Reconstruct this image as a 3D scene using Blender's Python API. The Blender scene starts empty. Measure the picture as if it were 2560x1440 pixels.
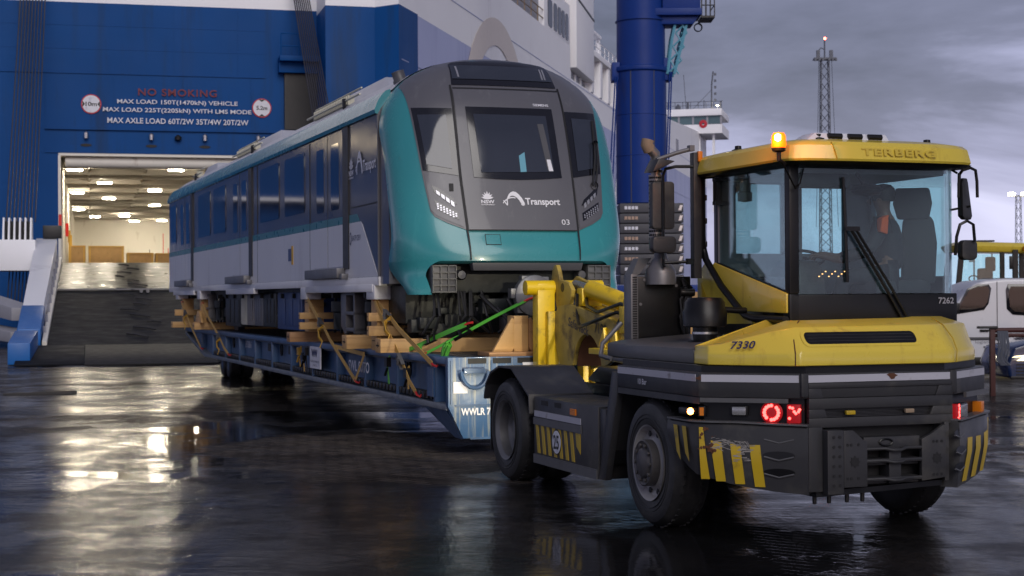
import bpy, bmesh, math, random
from math import sin, cos, pi, radians
from mathutils import Vector, Matrix
from mathutils.geometry import delaunay_2d_cdt
random.seed(7)
C = bpy.context.scene.collection
SC = bpy.context.scene

# ------------------------------------------------------------------ camera
CAMH = 1.8426
cam_d = bpy.data.cameras.new('Camera')
cam = bpy.data.objects.new('Camera', cam_d); C.objects.link(cam)
pit = math.atan(18.83/4076.1); rol = 0.0063
fw = Vector((0, cos(pit), sin(pit))); r0 = Vector((1, 0, 0)); u0 = Vector((0, -sin(pit), cos(pit)))
Rv = r0*cos(rol) - u0*sin(rol); Uv = r0*sin(rol) + u0*cos(rol)
cam.matrix_world = Matrix(((Rv.x, Uv.x, -fw.x, 0), (Rv.y, Uv.y, -fw.y, 0), (Rv.z, Uv.z, -fw.z, CAMH), (0, 0, 0, 1)))
cam_d.sensor_width = 36; cam_d.lens = 36*4076.1/2560
cam_d.clip_end = 3000; cam_d.clip_start = .1
cam_d.dof.use_dof = True; cam_d.dof.focus_distance = 14.5; cam_d.dof.aperture_fstop = 5.0
SC.camera = cam

# ------------------------------------------------------------------ world, sun, exposure
SUN_EL, SUN_AZ = radians(30), radians(166)      # soft dusk light from behind the camera
W = bpy.data.worlds.new('World'); SC.world = W; W.use_nodes = True
nt = W.node_tree; nt.nodes.clear()
def N_(t, **k):
    n = nt.nodes.new(t)
    for a, b in k.items(): setattr(n, a, b)
    return n
def L_(a, b): nt.links.new(a, b)
out = N_('ShaderNodeOutputWorld'); bg = N_('ShaderNodeBackground'); bg.inputs[1].default_value = .1
sky = N_('ShaderNodeTexSky', sky_type='NISHITA'); sky.sun_disc = False
sky.sun_elevation = radians(4); sky.sun_rotation = SUN_AZ
tc = N_('ShaderNodeTexCoord'); sep = N_('ShaderNodeSeparateXYZ'); L_(tc.outputs['Generated'], sep.inputs[0])
mp = N_('ShaderNodeMapping'); mp.inputs['Scale'].default_value = (1.7, 1.7, 6.5); mp.inputs['Location'].default_value = (.35, .1, .2)
L_(tc.outputs['Generated'], mp.inputs[0])
nz = N_('ShaderNodeTexNoise'); nz.inputs['Scale'].default_value = 1.55; nz.inputs['Detail'].default_value = 7; nz.inputs['Roughness'].default_value = .56; nz.inputs['Distortion'].default_value = .5
L_(mp.outputs[0], nz.inputs['Vector'])
el = N_('ShaderNodeMapRange'); el.inputs[1].default_value = -.02; el.inputs[2].default_value = .24; el.inputs[3].default_value = .31; el.inputs[4].default_value = -.19
L_(sep.outputs['Z'], el.inputs[0])
ad = N_('ShaderNodeMath', operation='ADD'); L_(nz.outputs['Fac'], ad.inputs[0]); L_(el.outputs[0], ad.inputs[1])
rp = N_('ShaderNodeValToRGB'); L_(ad.outputs[0], rp.inputs[0])
e = rp.color_ramp.elements
e[0].position = .33; e[0].color = (.100, .106, .178, 1)
e[1].position = .80; e[1].color = (.70, .71, .97, 1)
x = rp.color_ramp.elements.new(.50); x.color = (.180, .188, .300, 1)
x = rp.color_ramp.elements.new(.63); x.color = (.385, .395, .60, 1)
# brighter dusk behind the photographer
bk = N_('ShaderNodeMapRange'); bk.inputs[1].default_value = .3; bk.inputs[2].default_value = -.8; bk.inputs[3].default_value = 10.5; bk.inputs[4].default_value = 12.0
L_(sep.outputs['Y'], bk.inputs[0])
sc_ = N_('ShaderNodeVectorMath', operation='SCALE'); L_(rp.outputs[0], sc_.inputs[0]); L_(bk.outputs[0], sc_.inputs['Scale'])
ss = N_('ShaderNodeVectorMath', operation='SCALE'); ss.inputs['Scale'].default_value = .18; L_(sky.outputs[0], ss.inputs[0])
sa = N_('ShaderNodeVectorMath', operation='ADD'); L_(sc_.outputs[0], sa.inputs[0]); L_(ss.outputs[0], sa.inputs[1])
L_(sa.outputs[0], bg.inputs[0]); L_(bg.outputs[0], out.inputs[0])
sun_d = bpy.data.lights.new('Sun', 'SUN'); sun_d.energy = 1.5; sun_d.angle = radians(38); sun_d.color = (1, .95, .92)
sun = bpy.data.objects.new('Sun', sun_d); C.objects.link(sun)
sdir = Vector((sin(SUN_AZ)*cos(SUN_EL), cos(SUN_AZ)*cos(SUN_EL), sin(SUN_EL)))
sun.rotation_euler = sdir.to_track_quat('Z', 'Y').to_euler(); sun.location = sdir*300
SC.view_settings.view_transform = 'Standard'; SC.view_settings.look = 'None'
SC.view_settings.exposure = 0; SC.view_settings.gamma = 1; SC.view_settings.use_curve_mapping = False
try:
    SC.cycles.max_bounces = 8; SC.cycles.transparent_max_bounces = 16; SC.cycles.sample_clamp_indirect = 6; SC.cycles.caustics_reflective = False; SC.cycles.caustics_refractive = False
except Exception: pass

# ------------------------------------------------------------------ materials
def mat(name, col, rough=.5, metal=0, var=.15, vs=3.0, dirt=None, da=.0, ds=1.2, dstretch=(1, 1, 1), bump=0, bs=30, coat=0, spec=.5, rv=.1):
    """principled paint with a little colour/roughness noise and optional dirt or streaks"""
    m = bpy.data.materials.new(name); m.use_nodes = True; t = m.node_tree; b = t.nodes['Principled BSDF']
    n = lambda ty: t.nodes.new(ty)
    b.inputs['Metallic'].default_value = metal; b.inputs['Specular IOR Level'].default_value = spec
    b.inputs['Coat Weight'].default_value = coat; b.inputs['Coat Roughness'].default_value = .06
    tc = n('ShaderNodeTexCoord')
    nz = n('ShaderNodeTexNoise'); nz.inputs['Scale'].default_value = vs; nz.inputs['Detail'].default_value = 6
    t.links.new(tc.outputs['Object'], nz.inputs['Vector'])
    mx = n('ShaderNodeMix'); mx.data_type = 'RGBA'
    c = Vector(col[:3]); lo = c*(1-var); hi = c*(1+var*.7)
    mx.inputs[6].default_value = (*lo, 1); mx.inputs[7].default_value = (*hi, 1)
    t.links.new(nz.outputs['Fac'], mx.inputs[0]); cur = mx.outputs[2]
    if dirt:
        mp = n('ShaderNodeMapping'); mp.inputs['Scale'].default_value = dstretch; t.links.new(tc.outputs['Object'], mp.inputs[0])
        n2 = n('ShaderNodeTexNoise'); n2.inputs['Scale'].default_value = ds; n2.inputs['Detail'].default_value = 8; n2.inputs['Roughness'].default_value = .65
        t.links.new(mp.outputs[0], n2.inputs['Vector'])
        r = n('ShaderNodeValToRGB'); r.color_ramp.elements[0].position = .64-.3*da; r.color_ramp.elements[1].position = .8-.2*da
        t.links.new(n2.outputs['Fac'], r.inputs[0])
        m2 = n('ShaderNodeMix'); m2.data_type = 'RGBA'; m2.inputs[7].default_value = (*dirt, 1)
        t.links.new(r.outputs[0], m2.inputs[0]); t.links.new(cur, m2.inputs[6]); cur = m2.outputs[2]
    t.links.new(cur, b.inputs['Base Color'])
    mr = n('ShaderNodeMapRange'); mr.inputs[3].default_value = max(.02, rough-rv); mr.inputs[4].default_value = min(1, rough+rv)
    n3 = n('ShaderNodeTexNoise'); n3.inputs['Scale'].default_value = vs*2.3; n3.inputs['Detail'].default_value = 5
    t.links.new(tc.outputs['Object'], n3.inputs['Vector']); t.links.new(n3.outputs['Fac'], mr.inputs[0]); t.links.new(mr.outputs[0], b.inputs['Roughness'])
    if bump:
        bp = n('ShaderNodeBump'); bp.inputs['Strength'].default_value = bump; bp.inputs['Distance'].default_value = .01
        n4 = n('ShaderNodeTexNoise'); n4.inputs['Scale'].default_value = bs; n4.inputs['Detail'].default_value = 4
        t.links.new(tc.outputs['Object'], n4.inputs['Vector']); t.links.new(n4.outputs['Fac'], bp.inputs['Height']); t.links.new(bp.outputs[0], b.inputs['Normal'])
    return m
def emit(name, col, st):
    m = bpy.data.materials.new(name); m.use_nodes = True; t = m.node_tree; b = t.nodes['Principled BSDF']
    b.inputs['Base Color'].default_value = (*col, 1); b.inputs['Emission Color'].default_value = (*col, 1); b.inputs['Emission Strength'].default_value = st
    return m
def glass(name, tint, refl=.12, rough=.02, wet=0, veil=0):
    """thin pane: tinted see-through plus mirror reflection, optional beads of rain"""
    m = bpy.data.materials.new(name); m.use_nodes = True; t = m.node_tree; t.nodes.clear()
    n = lambda ty: t.nodes.new(ty)
    o = n('ShaderNodeOutputMaterial'); tr = n('ShaderNodeBsdfTransparent'); tr.inputs[0].default_value = (*tint, 1)
    gl = n('ShaderNodeBsdfGlossy'); gl.inputs['Roughness'].default_value = rough
    lw = n('ShaderNodeLayerWeight'); lw.inputs['Blend'].default_value = .25
    mr = n('ShaderNodeMapRange'); mr.inputs[3].default_value = refl; mr.inputs[4].default_value = .55
    t.links.new(lw.outputs['Fresnel'], mr.inputs[0])
    mx = n('ShaderNodeMixShader'); t.links.new(mr.outputs[0], mx.inputs[0]); t.links.new(tr.outputs[0], mx.inputs[1]); t.links.new(gl.outputs[0], mx.inputs[2])
    cur = mx.outputs[0]
    if wet or veil:  # beads of rain
        tc = n('ShaderNodeTexCoord'); vo = n('ShaderNodeTexNoise'); vo.inputs['Scale'].default_value = 60; vo.inputs['Detail'].default_value = 4
        t.links.new(tc.outputs['Object'], vo.inputs['Vector'])
        rr = n('ShaderNodeMapRange'); rr.inputs[1].default_value = .5; rr.inputs[2].default_value = .75; rr.inputs[3].default_value = veil; rr.inputs[4].default_value = veil+wet
        t.links.new(vo.outputs['Fac'], rr.inputs[0])
        df = n('ShaderNodeBsdfDiffuse'); df.inputs[0].default_value = (.5, .5, .56, 1)
        m2 = n('ShaderNodeMixShader'); t.links.new(rr.outputs[0], m2.inputs[0]); t.links.new(cur, m2.inputs[1]); t.links.new(df.outputs[0], m2.inputs[2]); cur = m2.outputs[0]
    t.links.new(cur, o.inputs[0]); return m

M = {}
def dm(k, *a, **b): M[k] = mat(k, *a, **b)
# ship
dm('ship_blue', (.002, .064, .245), .5, var=.25, vs=.22, dirt=(.012, .044, .125), da=.42, ds=.8, dstretch=(1, 1, .10), spec=.14)
dm('ship_blue_light', (.008, .13, .44), .4, var=.1, vs=2)
dm('ship_white', (.90, .90, .93), .5, var=.06, vs=.3, dirt=(.55, .53, .57), da=.12, ds=.6, dstretch=(1, 1, .12))
dm('hull_blue_sheen', (.40, .44, .68), .42, var=.10, vs=.2, dirt=(.24, .28, .54), da=.42, ds=.55, dstretch=(1, 1, .07))  # blue hull with its sky sheen put into the base colour
dm('beige_paint', (.70, .63, .58), .5, var=.06)
dm('hold_white', (.80, .76, .68), .5, var=.07, vs=.6, dirt=(.45, .38, .30), da=.15, ds=1.5, dstretch=(1, 1, .3))
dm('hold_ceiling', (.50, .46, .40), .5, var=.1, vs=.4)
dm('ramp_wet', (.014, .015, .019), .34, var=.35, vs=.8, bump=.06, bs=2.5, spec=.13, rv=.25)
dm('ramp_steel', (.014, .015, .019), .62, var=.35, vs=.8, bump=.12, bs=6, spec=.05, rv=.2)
dm('flap_steel', (.022, .021, .020), .58, metal=.0, spec=.12, var=.3, vs=2, rv=.12)
dm('rope', (.055, .055, .07), .5, metal=.4)
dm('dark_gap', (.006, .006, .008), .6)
dm('window_dark', (.012, .014, .02), .12, var=.3)
dm('rust_tan', (.30, .22, .15), .7, var=.4)
dm('grey_paint', (.30, .30, .34), .5, var=.1)
dm('sign_white', (.72, .72, .78), .5, var=.05, dirt=(.42, .45, .55), da=.3, ds=3.5)
dm('sign_red', (.50, .012, .03), .5, var=.05)
dm('faded_red', (.15, .003, .02), .5, var=.1)
dm('black_paint', (.012, .012, .014), .45, var=.2)
dm('bright_red', (.75, .02, .015), .4, var=.05)
dm('plywood', (.46, .28, .12), .7, var=.2, vs=4, dirt=(.24, .13, .05), da=.2, ds=3)
# train
dm('train_teal', (.034, .245, .280), .26, var=.06, vs=1.5, dirt=(.05, .29, .32), da=.12, ds=7, dstretch=(1, 1, .10), coat=.3, rv=.08)
dm('train_grey', (.105, .105, .122), .34, var=.08, vs=2, dirt=(.15, .15, .165), da=.16, ds=7, dstretch=(1, 1, .10), coat=.25, rv=.06)
dm('train_black', (.008, .008, .011), .12, var=.2, coat=.5, rv=.04)
dm('train_side', (.13, .13, .15), .15, var=.4, vs=.7, coat=.0, rv=.06, bump=.35, bs=1.3, spec=.32)
dm('train_white', (.76, .75, .77), .36, var=.09, vs=.9, dirt=(.60, .59, .61), da=.3, ds=2.2, dstretch=(1, 1, .15), coat=.2)
dm('train_stripe', (.03, .20, .23), .3, var=.1)
dm('train_roof', (.55, .55, .60), .32, var=.08, vs=2)
dm('train_pane', (.032, .038, .055), .06, var=.12, vs=1.2, coat=.4, rv=.03)
dm('train_lamp', (.42, .42, .46), .15, metal=.5, var=.2, vs=30)
dm('cream', (.62, .60, .48), .5, var=.1)
dm('logo_white', (.74, .74, .80), .45, var=.03)
dm('under_black', (.006, .010, .012), .5, var=.4, bump=.3, bs=12)
dm('under_grey', (.075, .075, .085), .45, var=.2)
dm('box_blue', (.020, .060, .20), .45, var=.15)
dm('box_tan', (.26, .24, .22), .45, var=.15)
dm('steel_grey', (.16, .16, .17), .42, metal=.4, var=.2)
# trailer
dm('trailer_blue', (.050, .108, .225), .42, var=.18, vs=2, dirt=(.035, .060, .12), da=.35, ds=2.0, dstretch=(1, 1, .3), coat=.15)
dm('trailer_streaked', (.035, .095, .215), .42, var=.3, vs=5, dirt=(.36, .35, .28), da=.38, ds=13.0, dstretch=(1.5, 1, .07), coat=.1, bump=.25, bs=18)
dm('trailer_deck', (.020, .020, .024), .4, var=.3, rv=.2)
dm('rubber', (.012, .012, .013), .55, var=.25, vs=4, rv=.1, bump=.2, bs=25)
dm('timber', (.60, .355, .135), .55, var=.25, vs=2.5, dirt=(.36, .18, .06), da=.42, ds=2.5, dstretch=(.25, 2.5, 5), bump=.2)
dm('timber_dark', (.42, .22, .09), .55, var=.25, vs=2.5, dirt=(.15, .07, .025), da=.35, ds=2.5, dstretch=(.25, 2.5, 5), bump=.2)
dm('ink', (.03, .018, .012), .8)
dm('strap_yellow', (.62, .36, .045), .6, var=.2)
dm('strap_tan', (.60, .36, .09), .6, var=.2)
dm('strap_green', (.085, .40, .04), .5, var=.15)
dm('hook_red', (.45, .02, .02), .5)
# tractor and neck
dm('tug_yellow', (.72, .55, .065), .30, var=.05, vs=2, coat=.35, dirt=(.50, .34, .05), da=.22, ds=6, dstretch=(1, 1, .3), rv=.08)
dm('neck_yellow', (.74, .50, .008), .42, var=.12, vs=3, dirt=(.09, .06, .025), da=.30, ds=3.5, bump=.15)
dm('neck_worn', (.38, .275, .05), .5, var=.25, vs=3, dirt=(.05, .03, .018), da=.48, ds=3.6, bump=.15)
dm('tug_grey', (.036, .036, .040), .38, var=.15, vs=3, dirt=(.078, .074, .068), da=.38, ds=2.2, rv=.16, spec=.3)
dm('tug_grey_light', (.095, .095, .100), .36, var=.15, vs=3, dirt=(.075, .072, .07), da=.3, ds=4, rv=.1)
dm('tug_black', (.006, .006, .007), .35, var=.3, rv=.1, spec=.35)
dm('reflect_white', (.46, .46, .52), .35, var=.08, vs=3, dirt=(.16, .14, .13), da=.18, ds=6)
dm('hazard_yellow', (.50, .34, .015), .38, var=.1, vs=5, dirt=(.09, .07, .04), da=.22, ds=7)
dm('scrape', (.34, .32, .30), .5, metal=.3, var=.4, vs=14)
dm('rust', (.10, .035, .015), .8, var=.4, vs=9)
dm('tyre', (.022, .022, .023), .5, var=.3, vs=3, dirt=(.055, .052, .05), da=.4, ds=3, rv=.12, bump=.15, bs=20)
dm('rim_white', (.34, .33, .33), .42, var=.2, vs=6, dirt=(.13, .09, .07), da=.4, ds=6)
dm('hub_grey', (.085, .08, .08), .45, metal=.3, var=.3, vs=8, dirt=(.10, .04, .03), da=.3, ds=6)
dm('steel_bright', (.50, .50, .50), .28, metal=.9, var=.2)
dm('steel_warm', (.30, .28, .265), .42, metal=.8, var=.3, vs=6)
dm('lens_clear', (.30, .30, .31), .12, metal=.4, var=.2, vs=40)
dm('amber', (.70, .20, .01), .3)
dm('navy_text', (.02, .02, .09), .4)
dm('cab_trim', (.20, .20, .235), .6)
dm('seat_cloth', (.020, .021, .025), .8)
dm('cloth_dark', (.016, .018, .026), .8, var=.3, vs=8)
dm('hivis', (.75, .10, .01), .6)
dm('skin', (.16, .08, .055), .5)
dm('hair', (.015, .012, .01), .6)
dm('rail_worn', (.15, .17, .20), .4, var=.4, vs=9, dirt=(.05, .07, .12), da=.45, ds=5)
dm('van_white', (.66, .66, .70), .3, var=.04, coat=.4)
dm('car_blue', (.010, .026, .095), .2, var=.15, coat=.8)
dm('fence_red', (.06, .014, .012), .6, var=.3)
dm('crane_blue', (.006, .036, .215), .45, var=.15, vs=.6, dirt=(.02, .03, .11), da=.25, ds=.8, dstretch=(1, 1, .2), spec=.25)
dm('crane_teal', (.12, .36, .48), .45)
dm('weight_grey', (.06, .06, .072), .55, var=.2)
dm('mast_grey', (.11, .12, .15), .55)
dm('warm_light_tone', (.45, .30, .22), .4, var=.5, vs=9)
M['glass_cab'] = glass('glass_cab', (.80, .95, .95), .03, .01, wet=.06, veil=.004)
M['glass_front'] = glass('glass_front', (.84, .95, .95), .02, .01, wet=.03, veil=.0)
M['glass_van'] = glass('glass_van', (.30, .33, .30), .03)
dm('roof_letter', (.62, .46, .055), .35)  # relief shade of the embossed letters put in as a darker yellow
M['hold_lamp'] = emit('hold_lamp', (1, .88, .68), 270)
M['beacon_on'] = emit('beacon_on', (1, .10, .0), 3.5)
M['beacon_core'] = emit('beacon_core', (1, .50, .14), 40)
M['tail_red'] = emit('tail_red', (.30, .003, .006), .5)
M['tail_led'] = emit('tail_led', (1, .07, .06), 6)
M['marker_on'] = emit('marker_on', (1, .30, .05), 25)
M['head_on'] = emit('head_on', (1, .88, .55), 2.2)
M['mast_lamp'] = emit('mast_lamp', (1, .84, .55), 40)
M['red_lamp'] = emit('red_lamp', (1, .12, .06), 25)
dm('bridge_pane', (.09, .15, .17), .15)
M['dash_on'] = emit('dash_on', (1, .45, .15), 3)
M['reflection_glow'] = emit('reflection_glow', (1, .80, .50), 5)
M['work_on'] = emit('work_on', (1, .92, .72), 30)

# ------------------------------------------------------------------ geometry
class G:
    def __init__(s): s.v = []; s.f = []; s.m = []
    def add(s, vs, fs, m=0):
        o = len(s.v); s.v += [Vector(v) for v in vs]; s.f += [tuple(i+o for i in f) for f in fs]; s.m += [m]*len(fs); return s
    def box(s, x0, x1, y0, y1, z0, z1, m=0):
        return s.hexa([(x0, y0, z0), (x1, y0, z0), (x1, y1, z0), (x0, y1, z0), (x0, y0, z1), (x1, y0, z1), (x1, y1, z1), (x0, y1, z1)], m)
    def hexa(s, p, m=0):
        return s.add(p, [(0, 3, 2, 1), (4, 5, 6, 7), (0, 1, 5, 4), (1, 2, 6, 5), (2, 3, 7, 6), (3, 0, 4, 7)], m)
    def quad(s, a, b, c, d, m=0): return s.add([a, b, c, d], [(0, 1, 2, 3)], m)
    def prism(s, poly, ax, a, b, m=0):
        def p(q, t):
            q = list(q); q.insert(ax, t); return q
        n = len(poly); vs = [p(q, a) for q in poly]+[p(q, b) for q in poly]
        return s.add(vs, [tuple(range(n)), tuple(range(2*n-1, n-1, -1))]+[(i, n+i, n+(i+1) % n, (i+1) % n) for i in range(n)], m)
    def loft(s, rings, m=0, closed=True, caps=True):
        n = len(rings[0]); vs = [v for r in rings for v in r]; fs = []
        for k in range(len(rings)-1):
            for i in range(n if closed else n-1):
                j = (i+1) % n; fs.append((k*n+i, k*n+j, (k+1)*n+j, (k+1)*n+i))
        if caps and closed: fs += [tuple(range(n-1, -1, -1)), tuple(range((len(rings)-1)*n, len(rings)*n))]
        return s.add(vs, fs, m)
    def tube(s, pts, r, n=8, m=0, r1=None):
        pts = [Vector(p) for p in pts]; rings = []; k = len(pts); prev = None
        for i, p in enumerate(pts):
            d = (pts[min(i+1, k-1)]-pts[max(i-1, 0)]).normalized()
            if prev is None:
                a = Vector((0, 0, 1)) if abs(d.z) < .9 else Vector((1, 0, 0)); u = d.cross(a).normalized()
            else:
                u = (prev-d*prev.dot(d)).normalized()
            prev = u; w = d.cross(u); rr = r if r1 is None else r+(r1-r)*i/(k-1)
            rings.append([p+u*rr*cos(2*pi*j/n)+w*rr*sin(2*pi*j/n) for j in range(n)])
        return s.loft(rings, m)
    def lathe(s, o, ax, prof, n=32, m=0, caps=False):
        """prof: (radius, height) list along axis ax from origin o"""
        o = Vector(o); A = [Vector((1, 0, 0)), Vector((0, 1, 0)), Vector((0, 0, 1))]; a = A[ax] if isinstance(ax, int) else Vector(ax).normalized()
        t = Vector((0, 0, 1)) if abs(a.z) < .9 else Vector((1, 0, 0)); u = a.cross(t).normalized(); w = a.cross(u)
        rings = [[o+a*h+(u*cos(2*pi*j/n)+w*sin(2*pi*j/n))*max(r, 1e-4) for j in range(n)] for r, h in prof]
        return s.loft(rings, m, caps=caps)
    def ribbon(s, pts, w, t, side, m=0):
        """flat webbing w wide, t thick along pts; side = width direction"""
        pts = [Vector(p) for p in pts]; sd = Vector(side).normalized(); rings = []; k = len(pts)
        for i, p in enumerate(pts):
            d = (pts[min(i+1, k-1)]-pts[max(i-1, 0)]).normalized(); a = (sd-d*sd.dot(d)).normalized(); b = d.cross(a)
            rings.append([p+a*w/2+b*t/2, p-a*w/2+b*t/2, p-a*w/2-b*t/2, p+a*w/2-b*t/2])
        return s.loft(rings, m)
ORI = {}
class Fr:
    def __init__(s, X, Y, th): s.o = Vector((X, Y, 0)); s.th = th; s.c = cos(th); s.s = sin(th)
    def w(s, p): return Vector((s.o.x+s.c*p[0]-s.s*p[1], s.o.y+s.s*p[0]+s.c*p[1], p[2]))
TR = Fr(.1824, 20.0779, .333); TU = Fr(2.7149, 12.053, .3349); SH = Fr(-20.8, 76, .253); W0 = Fr(0, 0, 0)
def setp(o, label, cat, group, kind):
    if label: o['label'] = label
    if cat: o['category'] = cat
    if group: o['group'] = group
    if kind: o['kind'] = kind
def thing(name, label, cat, fr, base, group=None, kind=None):
    o = bpy.data.objects.new(name, None); C.objects.link(o); o.empty_display_size = .2
    o.location = fr.w(base); o.rotation_euler = (0, 0, fr.th); setp(o, label, cat, group, kind); ORI[o.name] = Vector(base); return o
def obj(name, g, mats, par=None, bev=0, ang=38, seg=2, label=None, fr=None, base=(0, 0, 0), cat=None, group=None, kind=None, recalc=True):
    me = bpy.data.meshes.new(name)
    org = ORI[par.name] if par else Vector(base)
    me.from_pydata([v-org for v in g.v], [], g.f)
    mats = mats if isinstance(mats, (list, tuple)) else [mats]
    for k in mats: me.materials.append(M[k] if isinstance(k, str) else k)
    me.polygons.foreach_set('material_index', g.m)
    bm = bmesh.new(); bm.from_mesh(me)
    if recalc: bmesh.ops.recalc_face_normals(bm, faces=bm.faces)
    if bev:
        es = [e for e in bm.edges if len(e.link_faces) == 2 and e.calc_face_angle(0) > radians(30)]
        bmesh.ops.bevel(bm, geom=es, offset=bev, segments=seg, affect='EDGES', clamp_overlap=True, profile=.6)
    bm.to_mesh(me); bm.free()
    for p in me.polygons: p.use_smooth = True
    me.set_sharp_from_angle(angle=radians(ang))
    o = bpy.data.objects.new(name, me); C.objects.link(o)
    if par: o.parent = par
    else: o.location = (fr or W0).w(base); o.rotation_euler = (0, 0, (fr or W0).th)
    ORI[o.name] = org; setp(o, label, cat, group, kind); return o
def _font(s, bold, sp):
    cu = bpy.data.curves.new('tmp', 'FONT'); cu.body = s; cu.offset = bold; cu.space_character = sp; cu.resolution_u = 4
    o = bpy.data.objects.new('tmp', cu); C.objects.link(o)
    dg = bpy.context.evaluated_depsgraph_get(); me = bpy.data.meshes.new_from_object(o.evaluated_get(dg))
    V = [v.co.copy() for v in me.vertices]; F = [tuple(p.vertices) for p in me.polygons]
    bpy.data.objects.remove(o); bpy.data.curves.remove(cu); bpy.data.meshes.remove(me); return V, F
def gtext(g, s, o, ex, ey, w, h, bold=.0, sp=1.0, shear=0, m=0, fn=None):
    """lettering laid on a plane: lower left o, along ex (w long), up ey (h high); fn maps (u,v metres) to a point instead"""
    V, F = _font(s, bold, sp)
    x0 = min(v.x for v in V); x1 = max(v.x for v in V); y0 = min(v.y for v in V); y1 = max(v.y for v in V)
    o, ex, ey = Vector(o), Vector(ex), Vector(ey); P = []
    for v in V:
        b = (v.y-y0)/(y1-y0)*h; a = (v.x-x0)/(x1-x0)*w+shear*b
        P.append(fn(o.x+a, o.z+b) if fn else o+ex*a+ey*b)
    g.add(P, F, m); return g
def text(name, par, s, o, ex, ey, w, h, mt, **k):
    return obj(name, gtext(G(), s, o, ex, ey, w, h, **k), mt, par, recalc=False)
def arc(cx, cy, r, a0, a1, n=12, ry=None):
    ry = ry or r
    return [(cx+r*cos(radians(a0+(a1-a0)*i/n)), cy+ry*sin(radians(a0+(a1-a0)*i/n))) for i in range(n+1)]
def rrect(x0, x1, z0, z1, r, n=4):
    return arc(x1-r, z1-r, r, 0, 90, n)+arc(x0+r, z1-r, r, 90, 180, n)+arc(x0+r, z0+r, r, 180, 270, n)+arc(x1-r, z0+r, r, 270, 360, n)

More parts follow.
